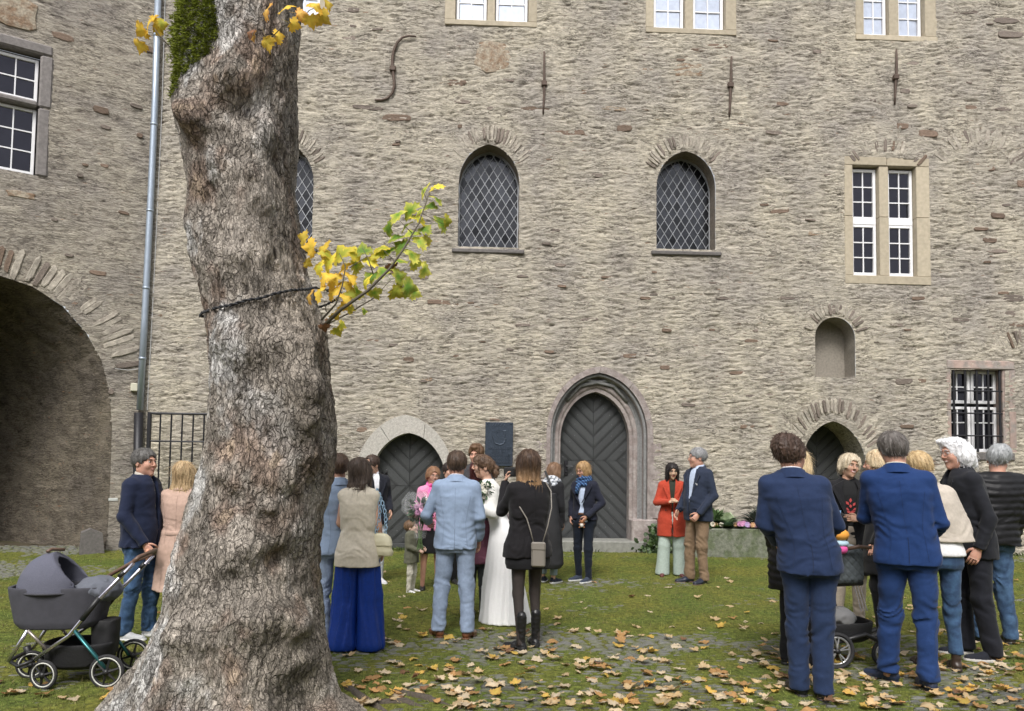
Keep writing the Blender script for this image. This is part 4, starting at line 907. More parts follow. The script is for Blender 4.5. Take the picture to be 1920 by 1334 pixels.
grey, pale, red, tan, dark = A(.46,.41,.355), A(.68,.665,.645), A(.36,.24,.18), A(.50,.39,.29), A(.045,.035,.028)
col[:] = grey
k = sstep(.05, .5, n2)[..., None]; col = col*(1-.6*k)+red*.6*k
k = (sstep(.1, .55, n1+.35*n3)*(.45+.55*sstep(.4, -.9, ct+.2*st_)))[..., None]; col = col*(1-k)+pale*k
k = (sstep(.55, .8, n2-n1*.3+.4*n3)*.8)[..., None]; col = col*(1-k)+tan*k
right_shade = (sstep(.1, .8, ct)*.38)[..., None]; col = col*(1-right_shade)+A(.19,.155,.115)*right_shade  # shade of the side away from the sun, mixed into the bark colour
col = col*(.80+.35*n3[..., None])
kd = (sstep(.50, .10, hh)*.95)[..., None]; col = col*(1-kd)+dark*kd
gr = (sstep(.35, .9, fbm(X0*2, Y0*2, Z*.8+7, o=3))*.35*sstep(.3, 1, ct))[..., None]; col = col*(1-gr)+A(.10,.115,.04)*gr
n0, n1_ = X.shape; idx = np.arange(n0*n1_).reshape(n0, n1_); nx = np.roll(idx, -1, 0)
F = np.stack([idx[:, :-1], nx[:, :-1], nx[:, 1:], idx[:, 1:]], -1).reshape(-1, 4)
BARK = mat('maple_bark', attr='bark', rough=.9, var=.28, vscale=30, bump=1.0, bscale=48, stretch=(1,1,.45), bdist=.012, spec=.25, detail=6)
def _bark(m):
    n = m.node_tree; L = n.links.new; b = n.nodes['Principled BSDF']; tc = n.nodes['Texture Coordinate']
    nz = n.nodes.new('ShaderNodeTexNoise'); nz.inputs['Scale'].default_value = 7; nz.inputs['Detail'].default_value = 4; L(tc.outputs['Object'], nz.inputs[0])
    ma = n.nodes.new('ShaderNodeVectorMath'); ma.operation = 'MULTIPLY_ADD'; L(nz.outputs['Color'], ma.inputs[0]); ma.inputs[1].default_value = (.14, .14, .20); L(tc.outputs['Object'], ma.inputs[2])
    mp = n.nodes.new('ShaderNodeMapping'); mp.inputs['Scale'].default_value = (1, 1, .34); L(ma.outputs[0], mp.inputs[0])
    v = n.nodes.new('ShaderNodeTexVoronoi'); v.feature = 'DISTANCE_TO_EDGE'; v.inputs['Scale'].default_value = 27; L(mp.outputs[0], v.inputs[0])
    v2 = n.nodes.new('ShaderNodeTexVoronoi'); v2.inputs['Scale'].default_value = 27; L(mp.outputs[0], v2.inputs[0])
    v3 = n.nodes.new('ShaderNodeTexVoronoi'); v3.feature = 'DISTANCE_TO_EDGE'; v3.inputs['Scale'].default_value = 70; L(mp.outputs[0], v3.inputs[0])
    nm = n.nodes.new('ShaderNodeTexNoise'); nm.inputs['Scale'].default_value = 3.2; nm.inputs['Detail'].default_value = 3; L(tc.outputs['Object'], nm.inputs[0])
    wd_ = n.nodes.new('ShaderNodeMapRange'); wd_.inputs[1].default_value = .35; wd_.inputs[2].default_value = .68; wd_.inputs[3].default_value = .012; wd_.inputs[4].default_value = .13; L(nm.outputs[0], wd_.inputs[0])
    cr = n.nodes.new('ShaderNodeMath'); cr.operation = 'DIVIDE'; cr.use_clamp = True; L(v.outputs['Distance'], cr.inputs[0]); L(wd_.outputs[0], cr.inputs[1])
    c3 = n.nodes.new('ShaderNodeMapRange'); c3.inputs[1].default_value = 0; c3.inputs[2].default_value = .10; c3.inputs[3].default_value = .62; c3.inputs[4].default_value = 1; L(v3.outputs['Distance'], c3.inputs[0])
    mu = n.nodes.new('ShaderNodeMath'); mu.operation = 'MULTIPLY'; L(cr.outputs[0], mu.inputs[0]); L(c3.outputs[0], mu.inputs[1])
    sp = n.nodes.new('ShaderNodeSeparateColor'); L(v2.outputs['Color'], sp.inputs[0]); pv = n.nodes.new('ShaderNodeMapRange'); pv.inputs[3].default_value = .80; pv.inputs[4].default_value = 1.22; L(sp.outputs[0], pv.inputs[0])
    src = b.inputs['Base Color'].links[0].from_socket
    s1 = n.nodes.new('ShaderNodeVectorMath'); s1.operation = 'SCALE'; L(src, s1.inputs[0]); L(pv.outputs[0], s1.inputs['Scale'])
    mx = n.nodes.new('ShaderNodeMix'); mx.data_type = 'RGBA'; mc_ = n.nodes.new('ShaderNodeMapRange'); mc_.inputs[3].default_value = .36; L(mu.outputs[0], mc_.inputs[0]); L(mc_.outputs[0], mx.inputs[0]); mx.inputs[6].default_value = (.035,.026,.02,1); L(s1.outputs[0], mx.inputs[7]); L(mx.outputs[2], b.inputs['Base Color'])
    old = b.inputs['Normal'].links[0].from_node; bm = n.nodes.new('ShaderNodeBump'); bm.inputs['Strength'].default_value = 1; bm.inputs['Distance'].default_value = .016; ad = n.nodes.new('ShaderNodeMath'); ad.operation = 'MULTIPLY_ADD'; L(sp.outputs[1], ad.inputs[0]); ad.inputs[1].default_value = .35; L(mu.outputs[0], ad.inputs[2]); L(ad.outputs[0], bm.inputs['Height']); L(bm.outputs[0], old.inputs['Normal'])
_bark(BARK)
tree = thing('maple_tree', 'massive old maple with knotty grey brown trunk, root flare and sparse yellow sprouts', 'tree', loc=(-1.78, TY, 0))
def loc_tree(o): o.matrix_parent_inverse = Matrix.Translation((1.78, -TY, 0)); return o
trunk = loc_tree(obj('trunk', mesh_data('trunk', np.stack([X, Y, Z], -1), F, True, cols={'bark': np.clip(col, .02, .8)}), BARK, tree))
TVX = np.stack([X, Y, Z], -1)
def on_trunk(px_, py_, out=0.0):       # point of the bark seen at a pixel, and the outward direction
    d = ray(px_, py_); dn = np.array([d.x, d.y, d.z]); o = np.array([0, 0, EYE]); P = TVX.reshape(-1, 3)-o
    t = (P@dn)/(dn@dn); dist = np.linalg.norm(P-t[:, None]*dn, axis=1); sel = np.where(dist < .02)[0]
    if len(sel) == 0: sel = np.array([np.argmin(dist)])
    i = sel[np.argmin(t[sel])]; p = TVX.reshape(-1, 3)[i]; c = np.interp(p[2], zs, cx); n = np.array([p[0]-c, p[1]-TY, 0]); n /= np.linalg.norm(n); return Vector(p+n*out), Vector(n)
# moss cushion on the upper left shoulder
mp_, mf_, mcol = [], [], []
mossP = [(345,5),(395,10),(408,60),(400,95),(370,120),(345,125),(325,100),(316,80),(335,40)]
k = 0
ids = np.where((TVX[..., 2] > 4.15) & (TVX[..., 2] < 4.85))
cand = TVX.reshape(-1, 3)
Pc = cand-np.array([0, 0, EYE]); Rc = np.array(CR.to_3x3()); cc_ = Pc@Rc; uu = cc_[:, 0]/-cc_[:, 2]*FPX+CXP; vv = PPY-cc_[:, 1]/-cc_[:, 2]*FPX
cen = np.interp(cand[:, 2], zs, cx); nrm = np.stack([cand[:, 0]-cen, cand[:, 1]-TY, 0*cen], -1); nrm /= np.linalg.norm(nrm, axis=1)[:, None]
lim = np.interp(vv, [-60, 10, 60, 95, 130, 165, 200], [410, 405, 410, 398, 352, 330, 316])+8*noise(cand[:, 2]*30, cand[:, 0]*5)
ms = (uu < lim) & (vv > -120) & (vv < 200+10*noise(cand[:, 0]*20, cand[:, 2]*20)) & (cand[:, 1] < TY+.35)
sel = np.where(ms)[0]; sel = rng.choice(sel, 30000, replace=True)
p = cand[sel]+rng.normal(size=(len(sel), 3))*.006; nn = nrm[sel]; deep = np.clip((lim[sel]-uu[sel])/40, .1, 1)[:, None]
clump = np.clip(.5+.75*noise(p[:, 0]*24, p[:, 1]*24, p[:, 2]*30), 0, 1)[:, None]
p = p+nn*(.055*deep*clump**1.5*1.2); ln = .006+.010*rng.rand(len(sel), 1)
dirn = nn+rng.normal(size=p.shape)*.6+np.array([0, 0, -.15]); tg = np.cross(dirn, rng.normal(size=p.shape)); tg /= np.linalg.norm(tg, axis=1)[:, None]+1e-6
V = np.stack([p-tg*.003, p+tg*.003, p+dirn*ln], 1).reshape(-1, 3)
c = (A(.05,.065,.012)*(1-clump)+A(.22,.26,.035)*clump)*(.6+.8*rng.rand(len(sel), 1))
loc_tree(obj('moss_cushion', mesh_data('moss_cushion', V, np.arange(len(V)).reshape(-1, 3), False, cols={'col': np.repeat(c, 3, 0)}), mat('tree_moss', attr='col', rough=.9, spec=.1), tree, kind='stuff'))
# small surface roots right of the trunk
m = MB()
for pts in (((690,1322),(760,1318),(800,1330)), ((650,1290),(700,1325),(740,1345)), ((740,1300),(800,1312),(850,1326))):
    q = [on_ground(a, b) for a, b in pts]; m.tube([(v.x, v.y, -.008+.012*(i == 1)) for i, v in enumerate(q)], [.040, .032, .012], 8)
loc_tree(m.build('root', mat('root_bark', col=(.085,.07,.055), rough=.95, var=.3, vscale=20, bump=1, bscale=50, bdist=.01), tree, smooth=True))
# rope
rope = MB(); pts = []
for px_, py_ in ((378,588),(400,579),(430,570),(460,562),(490,556),(520,549),(550,543),(575,540),(592,537)):
    p_, n_ = on_trunk(px_, py_, .016); pts.append(p_)
bk = []
for i in range(1, 12):
    a = math.radians(10+ i*14.5); zz = pts[-1].z+(pts[0].z-pts[-1].z)*i/12; c = np.interp(zz, zs, cx); bk.append(Vector((c+.50*math.cos(a), TY+.50*math.sin(a), zz)))
full = pts+bk+[pts[0]]
def resamp(P, step):
    out = []
    for a, b in zip(P[:-1], P[1:]):
        n = max(1, int((b-a).length/step)); out += [a+(b-a)*i/n for i in range(n)]
    return out+[P[-1]]
rp_ = resamp(full, .012)
for ph in (0, math.pi):
    rope.tube([v+Vector((0, -math.sin(i*.9+ph)*.007, math.cos(i*.9+ph)*.005)) for i, v in enumerate(rp_)], .0055, 5)
o = rope.build('rope', mat('black_rope', col=(.025,.026,.03), rough=.8), smooth=True); o['label'] = 'thin twisted black rope tied round the knotty maple trunk'; o['category'] = 'rope'
# leafy sprouts
GREENL = leaf_mat('green_yellow_edged_leaf', (.17,.33,.04), (.66,.62,.12), trans=.35); YELL = leaf_mat('yellow_autumn_leaf', (.80,.62,.09), (.78,.50,.07), trans=.35); ORAL = leaf_mat('orange_autumn_leaf', (.78,.52,.12), (.66,.34,.08), trans=.3)
YGR = leaf_mat('yellow_green_leaf', (.42,.46,.05), (.78,.62,.08), trans=.35); BRL = leaf_mat('brown_dead_leaf', (.28,.14,.07), (.22,.10,.05), trans=.1)
LL = {k: [leaf_mesh('leaf', 50+i+j*9, curl=random.uniform(-.5, -.15), cols=m, fold=random.uniform(-.35, -.1)) for i in range(4)] for j, (k, m) in enumerate(dict(g=GREENL, y=YELL, o=ORAL, yg=YGR, b=BRL).items())}
TW = mat('sprout_twig', col=(.10,.085,.06), rough=.7)
def branch(paths, name='branch', depth=4.45):
    m = MB(); P3 = []
    for pth, r0, r1 in paths:
        q = [at_depth(a, b, depth+(c if True else 0)) for a, b, c in pth]; P3.append(q); n = len(q); m.tube(q, [r0+(r1-r0)*i/(n-1) for i in range(n)], 6)
    return loc_tree(m.build(name, TW, tree, smooth=True))
def leafat(br, px_, py_, size, kind, ang, Yd=4.45, droop=None):
    p = at_depth(px_, py_, Yd+random.uniform(-.05, .05)); s_ = size*Yd/FPX/.95
    M = Matrix.Translation(p) @ Matrix.Rotation(R(ang), 4, 'Y') @ Matrix.Rotation(R(90-(random.uniform(18, 60) if droop is None else droop)), 4, 'X') @ Matrix.Rotation(random.uniform(-.5, .5), 4, 'Y') @ Matrix.Scale(s_, 4) @ Matrix.Translation((0, -.1, 0))
    o = bpy.data.objects.new('leaf', random.choice(LL[kind])); COL.objects.link(o); o.parent = br; o.matrix_basis = M
b1 = branch([([(606,612,0),(640,580,-.05),(690,545,-.08),(730,505,-.1),(755,470,-.08),(785,420,-.05),(806,360,0)], .012, .003), ([(606,612,0),(650,590,.05),(700,560,.08),(733,525,.1)], .006, .002),
             ([(603,600,0),(630,570,-.1),(642,535,-.12),(648,500,-.12),(636,475,-.1)], .007, .002), ([(612,585,-.05),(608,565,-.08)], .003, .002), ([(655,503,-.1),(690,480,-.1)], .003, .002), ([(700,515,-.1),(692,490,-.12),(680,465,-.1)], .004, .002), ([(775,440,-.05),(750,415,-.08)], .003, .0015), ([(740,490,-.08),(720,470,-.1)], .003, .0015), ([(790,400,0),(830,420,0)], .003, .0015), ([(800,375,0),(790,350,0)], .003, .0015)])
for (x, y_, s_, k_, a_) in [(816,352,34,'yg',10),(795,358,36,'g',-40),(818,372,32,'g',60),(806,388,30,'g',20),(790,395,36,'g',-60),(770,398,44,'g',-30),(783,410,34,'yg',30),(825,418,40,'g',60),(838,412,28,'yg',90),(748,402,42,'g',-70),(730,428,34,'g',-80),(760,425,32,'g',-20),(793,432,34,'g',40),(775,438,34,'g',-30),(745,445,42,'g',-40),(800,448,28,'yg',80),(785,455,36,'g',50),(755,462,38,'g',-60),
                            (730,470,44,'g',-60),(712,478,36,'yg',-30),(770,478,40,'g',70),(745,490,38,'g',-10),(775,492,34,'g',90),(795,505,36,'g',110),(735,498,26,'b',170),(720,512,38,'g',-40),(745,520,36,'g',60),(762,538,44,'g',100),(740,545,38,'yg',120),(775,548,30,'g',110),(700,520,44,'g',-50),(685,535,40,'yg',-60),(700,548,32,'g',150),(670,545,32,'g',-120),
                            (640,478,52,'yg',-30),(618,492,46,'yg',-60),(605,470,44,'y',-70),(585,465,38,'y',-80),(570,448,32,'y',-60),(600,500,34,'yg',-90),(660,478,40,'yg',20),(680,472,40,'g',-10),(690,490,38,'yg',40),(665,498,36,'g',80),(715,466,34,'yg',-20),(642,505,42,'y',-20),(655,520,38,'y',60),(630,525,40,'y',-70),(615,520,34,'y',-50),(648,535,36,'y',30),(600,548,38,'y',-80),(580,555,32,'o',-90),(625,552,36,'y',-30),(645,560,36,'y',60),
                            (640,575,28,'y',120),(655,575,28,'yg',100),(628,590,24,'y',150),(632,618,28,'yg',160),(640,608,24,'yg',110),(682,583,16,'g',90),(606,612,24,'b',170),(612,604,18,'b',120),(575,492,22,'y',120),(660,555,34,'yg',10),(612,478,30,'yg',0)]: leafat(b1, x, y_, s_*.98, k_, a_)
b2 = branch([([(508,72,0),(530,50,-.05),(520,30,-.05)], .004, .002), ([(505,75,0),(490,68,-.03)], .003, .002), ([(530,50,-.05),(545,42,-.05)], .003, .002)], depth=4.38)
b4 = branch([([(566,34,.05),(580,20,0),(600,10,0)], .004, .002)], depth=4.5)
for (x, y_, s_, k_, a_) in [(500,18,44,'o',-80),(535,15,40,'y',-20),(560,25,34,'o',80),(548,45,34,'y',100),(590,12,38,'y',20),(602,28,44,'y',120),(582,34,40,'y',170),(500,76,42,'y',170),(520,68,34,'y',60),(475,66,30,'o',-100),(470,62,26,'b',-60),(612,5,36,'y',60)]: leafat(b4 if x > 570 else b2, x, y_, s_*.85, k_, a_, 4.36)
b3 = branch([([(320,90,0),(300,68,0),(288,52,0)], .004, .002), ([(316,84,0),(290,66,0)], .003, .0015), ([(326,185,0),(312,165,0)], .003, .002)], depth=4.85)
for (x, y_, s_, k_, a_) in [(292,45,40,'y',60),(280,42,44,'y',-70),(266,55,36,'y',-110),(262,82,34,'y',-150),(300,42,26,'yg',80),(296,52,24,'yg',150)]: leafat(b3, x, y_, s_, k_, a_, 4.85)
# ------------------------------------------------------------------ people: smooth-blended solids turned into one skin each
def surface(fn, lo, hi, h):
    ax = [np.arange(lo[i], hi[i]+h, h, dtype=np.float32) for i in range(3)]
    X, Y, Z = np.meshgrid(*ax, indexing='ij'); v = fn(X, Y, Z).astype(np.float32)
    ins = v < 0; nx, ny, nz = v.shape
    cs = [(i, j, k) for i in (0, 1) for j in (0, 1) for k in (0, 1)]
    sl = lambda A, c: A[c[0]:nx-1+c[0], c[1]:ny-1+c[1], c[2]:nz-1+c[2]]
    cnt = sum(sl(ins, c).astype(np.int8) for c in cs); act = (cnt > 0) & (cnt < 8)
    ci = np.argwhere(act); n = len(ci)
    if n == 0: return np.zeros((0, 3)), np.zeros((0, 4), int)
    acc = np.zeros((n, 3)); num = np.zeros(n)
    for a in cs:
        for d in range(3):
            if a[d]: continue
            b = list(a); b[d] = 1
            va = v[ci[:, 0]+a[0], ci[:, 1]+a[1], ci[:, 2]+a[2]]; vb = v[ci[:, 0]+b[0], ci[:, 1]+b[1], ci[:, 2]+b[2]]
            m = (va < 0) != (vb < 0); t = np.where(m, va/(va-vb+1e-12), 0)
            p = np.tile(np.array(a, float), (n, 1)); p[:, d] = t; acc[m] += p[m]; num[m] += 1
    V = (ci+acc/num[:, None])*h+np.array(lo)
    ids = -np.ones(act.shape, np.int64); ids[act] = np.arange(n); Q = []
    for d in range(3):
        o = [(0, 0), (0, 0), (0, 0)]; s0 = [slice(1, -1)]*3; s0[d] = slice(0, -1); s1 = [slice(1, -1)]*3; s1[d] = slice(1, None)
        A, B = ins[tuple(s0)], ins[tuple(s1)]; e = np.argwhere(A != B)
        if not len(e): continue
        off = [1, 1, 1]; off[d] = 0; g = e+off; u, w_ = [(1, 2), (2, 0), (0, 1)][d]
        def cell(du, dw): q = g.copy(); q[:, u] += du; q[:, w_] += dw; return ids[q[:, 0], q[:, 1], q[:, 2]]
        q = np.stack([cell(-1, -1), cell(0, -1), cell(0, 0), cell(-1, 0)], -1); flip = ~A[tuple(e.T)]
        q[flip] = q[flip][:, ::-1]; Q.append(q)
    return V, np.concatenate(Q)
def cap(X, Y, Z, a, b, ra, rb):
    a = np.array(a, float); b = np.array(b, float); d = b-a; L = d@d+1e-9
    t = np.clip(((X-a[0])*d[0]+(Y-a[1])*d[1]+(Z-a[2])*d[2])/L, 0, 1)
    return np.sqrt((X-a[0]-t*d[0])**2+(Y-a[1]-t*d[1])**2+(Z-a[2]-t*d[2])**2)-(ra+(rb-ra)*t)
def ell(X, Y, Z, c, r):
    k = np.sqrt(((X-c[0])/r[0])**2+((Y-c[1])/r[1])**2+((Z-c[2])/r[2])**2); g = np.sqrt(((X-c[0])/r[0]**2)**2+((Y-c[1])/r[1]**2)**2+((Z-c[2])/r[2]**2)**2)+1e-6
    return k*(k-1)/g
def loft(X, Y, Z, zs, a, b, cx=0, cy=0, e=2.0):
    A = np.interp(Z, zs, a); B = np.interp(Z, zs, b); x = X-(np.interp(Z, zs, cx) if np.ndim(cx) else cx); y = Y-(np.interp(Z, zs, cy) if np.ndim(cy) else cy)
    k = ((np.abs(x)/A)**e+(np.abs(y)/B)**e)**(1/e); r = np.minimum(A, B)
    return np.maximum((k-1)*r*.95, np.maximum(Z-zs[-1], zs[0]-Z))
def smin(a, b, k): h = np.clip(.5+.5*(b-a)/k, 0, 1); return b+(a-b)*h-k*h*(1-h)
def near_only(d, f, X, Y, Z, rng_=.05):
    m = np.abs(d) < rng_; d = d.copy()
    if m.any(): d[m] -= f(X[m], Y[m], Z[m])
    return d
# --- head templates
def head_fn(sex, smile):
    jw = .060 if sex == 'm' else .053
    def f(X, Y, Z):
        x = np.abs(X)
        d = ell(X, Y, Z, (0, .018, .035), (.074, .096, .084))
        d = smin(d, ell(X, Y, Z, (0, -.022, -.035), (jw, .066, .078)), .03)
        d = smin(d, cap(X, Y, Z, (0, -.068, -.098), (0, -.062, -.09), .018 if sex == 'm' else .013, .02), .03)
        d = smin(d, cap(x, Y, Z, (.0, -.020, -.085), (.045, .02, -.055), .022, .018), .03)
        d = smin(d, ell(x, Y, Z, (.034, -.060, -.022), (.024, .026, .028)), .02)
        d = smin(d, cap(x, Y, Z, (.008, -.082, .030), (.036, -.072, .030), .010, .009), .016)
        d = -smin(-d, ell(x, Y, Z, (.030, -.096, .010), (.018, .018, .013)), .012)
        d = smin(d, ell(x, Y, Z, (.030, -.072, .008), (.0135, .0115, .0115)), .004)
        d = smin(d, cap(X, Y, Z, (0, -.088, .018), (0, -.107, -.022), .006, .010), .011)
        d = smin(d, ell(x, Y, Z, (.011, -.098, -.027), (.0080, .009, .0070)), .006)
        wd = .021 if not smile else .027; zz = -.053+(.006*(x/.025)**2 if smile else 0)
        d = smin(d, cap(x, Y, Z-zz, (0, -.090, .005), (wd-.006, -.083, .0), .0055, .003), .006)
        d = smin(d, cap(x, Y, Z-zz, (0, -.089, -.007), (wd-.008, -.083, -.004), .0065, .004), .006)
        d = -smin(-d, cap(x, Y, Z-zz, (0, -.100, -.001), (wd, -.088, .0015), .0035 if not smile else .0045, .0025), .003)
        e = ell(x-.0, Y, Z, (.076, .012, -.003), (.009, .018, .031)); e = np.maximum(e, -ell(x, Y, Z, (.086, .006, .0), (.006, .011, .02)))
        d = smin(d, e, .006)
        nk = .056 if sex == 'm' else .047
        d = smin(d, cap(X, Y, Z, (0, .022, -.06), (0, .035, -.19), nk, nk+.003), .02)
        return d
    return f
_heads = {}
def head_mesh(sex, smile):
    if (sex, smile) not in _heads: _heads[sex, smile] = surface(head_fn(sex, smile), (-.10, -.135, -.21), (.10, .125, .135), .0052)
    return _heads[sex, smile]
# --- hair
def hair_fn(kind, L=.2, thick=0.0, amp=.004):
    def f(X, Y, Z):
        t = .012+thick
        d = ell(X, Y, Z, (0, .020, .040), (.076+t, .098+t, .084+t))
        hl = {'receding': .052, 'white': .070, 'crop': .068, 'long': .064, 'bob': .064}.get(kind, .068)
        face = ell(X, Y, Z, (0, -.105, hl-.115), (.070, .070 if kind != 'receding' else .095, .118))
        if kind in ('short', 'crop', 'receding', 'curly', 'boy'):
            d = np.maximum(d, -face); zb = np.interp(Y, [-.06, -.02, .01, .05, .1], [.03, -.005, .012, -.045, -.068]); d = np.maximum(d, (zb-Z)*.8)
            if kind == 'crop': top = smin(d, ell(X, Y, Z, (0, -.02, .10), (.062, .085, .04)), .02); d = np.maximum(top, -face)
            if kind == 'receding': d = np.maximum(d, -ell(X, Y, Z, (0, -.10, .085), (.050, .07, .045)))
        elif kind == 'long':
            b = loft(X, Y, Z, [.04-L-.10, .0-L, -.1, .0, .06], [.060, .090, .092, .090, .07], [.022, .040, .056, .088, .09], cy=[.082, .066, .048, .02, .02])
            d = smin(d, b, .03); d = smin(d, cap(np.abs(X), Y, Z, (.076, -.030, .02), (.080, -.030, -.05-L*.7), .020, .013), .025); d = np.maximum(d, -face)
            d = np.maximum(d, -ell(X, Y, Z, (0, -.11, -.10), (.062, .07, .11)))
        elif kind == 'bob':
            b = ell(X, Y, Z, (0, .022, -.030), (.106, .100, .110)); d = smin(d, b, .03); d = np.maximum(d, -face); d = np.maximum(d, -ell(X, Y, Z, (0, -.11, -.06), (.064, .08, .10))); d = np.maximum(d, -.125-Z)
        elif kind == 'mid':      # short layered, ears half covered
            b = ell(X, Y, Z, (0, .030, -.005), (.094, .098, .095)); d = smin(d, b, .03); d = np.maximum(d, -face); d = np.maximum(d, -ell(X, Y, Z, (0, -.11, -.06), (.068, .095, .10))); d = np.maximum(d, np.interp(Y, [-.05, .03, .1], [-.02, -.04, -.105])-Z)
        elif kind in ('pony', 'updo', 'bun'):
            d = np.maximum(d, -face); zb = np.interp(Y, [-.06, -.01, .03, .1], [.03, -.01, -.03, -.06]); d = np.maximum(d, zb-Z)
            if kind == 'pony': d = smin(d, cap(X, Y, Z, (0, .105, -.035), (0, .125, -.10), .026, .020), .015)
            if kind == 'bun': d = smin(d, ell(X, Y, Z, (.03, .105, -.07), (.038, .03, .03)), .012)
            if kind == 'updo':
                for q in ((0,.118,-.005,.040), (.022,.120,-.035,.030), (-.02,.122,-.03,.032), (0,.112,-.065,.026), (.02,.135,.012,.026), (-.02,.132,.01,.024)): d = smin(d, ell(X, Y, Z, q[:3], (q[3],)*3), .008)
                d = smin(d, cap(np.abs(X), Y, Z, (.072, -.055, .03), (.070, -.050, -.06), .006, .003), .006)
        elif kind == 'white':
            b = ell(X, Y, Z, (0, .045, -.015), (.108, .095, .105)); d = smin(d, b, .03); d = smin(d, ell(X, Y, Z, (0, .10, -.075), (.07, .035, .04)), .03); d = np.maximum(d, -face); d = np.maximum(d, -ell(X, Y, Z, (0, -.115, -.07), (.09, .125, .115)))
            d = smin(d, ell(X, Y, Z, (-.02, -.055, .095), (.05, .045, .025)), .02)
        def g(x, y, z):
            th_ = np.arctan2(x, y-.02); r = fbm(th_*9+z*3, z*7, (x+y)*6, o=2)*amp*1.6 + amp*ridge(th_*26+1.5*noise(z*9, th_*3), z*5, o=2)*.7
            if kind in ('curly', 'updo'): r = r+amp*1.3*noise(x*75, y*75, z*75)
            if kind == 'white': r = r+amp*1.2*noise(x*32+z*20, y*32, z*26)
            return r
        return near_only(d, g, X, Y, Z, .03)
    return f
def strands(V, F, kind, n, rs, wd=.0019):
    r_ = np.random.RandomState(rs); c = V.mean(0); idx = r_.randint(0, len(V), n); P = []; 
    vs = []; fs = []; sh = []; k = 0
    steps = 5 if kind in ('long', 'bob') else 4; sl = {'long': .019, 'bob': .014, 'white': .008, 'updo': .006, 'curly': .0055, 'mid': .009}.get(kind, .0062)
    for i in idx:
        p = V[i].copy(); nrm = p-np.array([0, .02, min(p[2], .03)]); nrm /= np.linalg.norm(nrm)+1e-6; dn = np.array([0, .25 if p[1] > -.02 else -.15, -1.0]); 
        if p[1] < -.03 and kind in ('short', 'crop', 'receding', 'curly', 'boy', 'mid', 'white', 'bun', 'updo') and p[2] > .03: dn = np.array([p[0]*5+.15, .7, .15])
        elif p[2] > .06: dn = np.array([p[0]*6, (p[1]-.0)*6, -.3])
        dn = dn-nrm*(dn@nrm)*.9; dn = dn/(np.linalg.norm(dn)+1e-6)+r_.normal(size=3)*{'curly': .6, 'updo': .6, 'white': .32}.get(kind, .22); side = np.cross(dn, nrm); side /= np.linalg.norm(side)+1e-6
        q = p-nrm*.001; base = k; s_ = .55+.9*r_.rand()
        for j in range(steps+1):
            w_ = wd*(1-.8*j/steps); vs += [q-side*w_, q+side*w_, q+nrm*w_*.8]; sh += [s_]*3; k += 3
            q = q+dn*sl*(.8+.4*r_.rand())+nrm*(.0022 if j == 0 else -.0004)+side*r_.normal()*.0018
            if kind in ('long', 'bob', 'mid') and q[2] < -.02: dn = dn*.6+np.array([q[0]*.3, .0, -1.0])*.4
        for j in range(steps):
            a = base+3*j
            for u in range(3): fs.append((a+u, a+(u+1) % 3, a+3+(u+1) % 3, a+3+u))
    return np.array(vs), np.array(fs), np.array(sh)
# --- hand
def hand_geo(curl, left):
    m = MB(); sec = [(0, .026, .018), (-.02, .030, .017), (-.055, .040, .015), (-.082, .040, .013), (-.092, .034, .010)]; n = 10; V = []
    for z, wy, wx in sec:
        for i in range(n): t = 2*math.pi*i/n; V.append((wx*math.cos(t), wy*math.sin(t), z))
    F = [(a*n+i, a*n+(i+1) % n, (a+1)*n+(i+1) % n, (a+1)*n+i) for a in range(len(sec)-1) for i in range(n)]+[tuple(range(n)), tuple((len(sec)-1)*n+i for i in range(n))[::-1]]
    m.add(V, F)
    for y_, L in ((-.030, .072), (-.010, .080), (.011, .074), (.030, .058)):
        p = Vector((0, y_, -.080)); a = 0; pts = [p]; 
        for j, f in enumerate((.45, .32, .23)):
            a += curl*(.55, .8, .6)[j]; p = p+Vector((-math.sin(a), (y_*.6 if j == 0 else 0), -math.cos(a)))*L*f; pts.append(p)
        m.tube(pts, [.0092, .0086, .0078, .0062], 6); m.sphere(pts[-1], .0064, 6)
    p = Vector((-.004, -.024, -.012)); pts = [p, p+Vector((-.010, -.026, -.022)), p+Vector((-.016-.010*curl, -.036, -.048)), p+Vector((-.022-.018*curl, -.034, -.070))]
    m.tube(pts, [.013, .0115, .0095, .0075], 6); m.sphere(pts[-1], .0076, 6)
    V = np.array(m.v)
    if left: V[:, 0] *= -1
    return V, m.f
def basis(d, nrm):
    d = Vector(d).normalized(); nrm = Vector(nrm); nrm = (nrm-d*nrm.dot(d)).normalized(); z = -d; x = -nrm; y_ = z.cross(x); return np.array([x, y_, z]).T
# --- materials for people
def cloth(name, col, kind='wool', var=.10, col2=None, sc=14):
    rough = {'wool': .85, 'satin': .45, 'denim': .9, 'puffer': .5, 'leather': .38, 'knit': .95, 'cotton': .85}.get(kind, .85)
    return M_(name, col=col, col2=col2, rough=rough, var=var, vscale=sc, bump={'puffer': .25, 'leather': .25, 'satin': .15}.get(kind, .4), bscale={'knit': 160, 'wool': 220, 'leather': 60}.get(kind, 200), bdist=.003, sheen=.0 if kind in ('leather', 'puffer', 'satin') else .08, spec=.25 if kind != 'leather' else .5)
def hairm(name, col, col2=None): return mat(name, attr='shade', rough=.5, spec=.35, var=.15, vscale=30, stretch=(3,3,.5), bump=.4, bscale=60, bdist=.003)
SKIN = {k: M_('skin_'+k, col=c, rough=.55, var=.06, vscale=12, spec=.35, sss=.12, bump=.06, bscale=90, bdist=.002) for k, c in dict(fair=(.56,.34,.25), ruddy=(.55,.30,.22), tan=(.44,.26,.18), asian=(.55,.36,.25), pale=(.64,.43,.34)).items()}
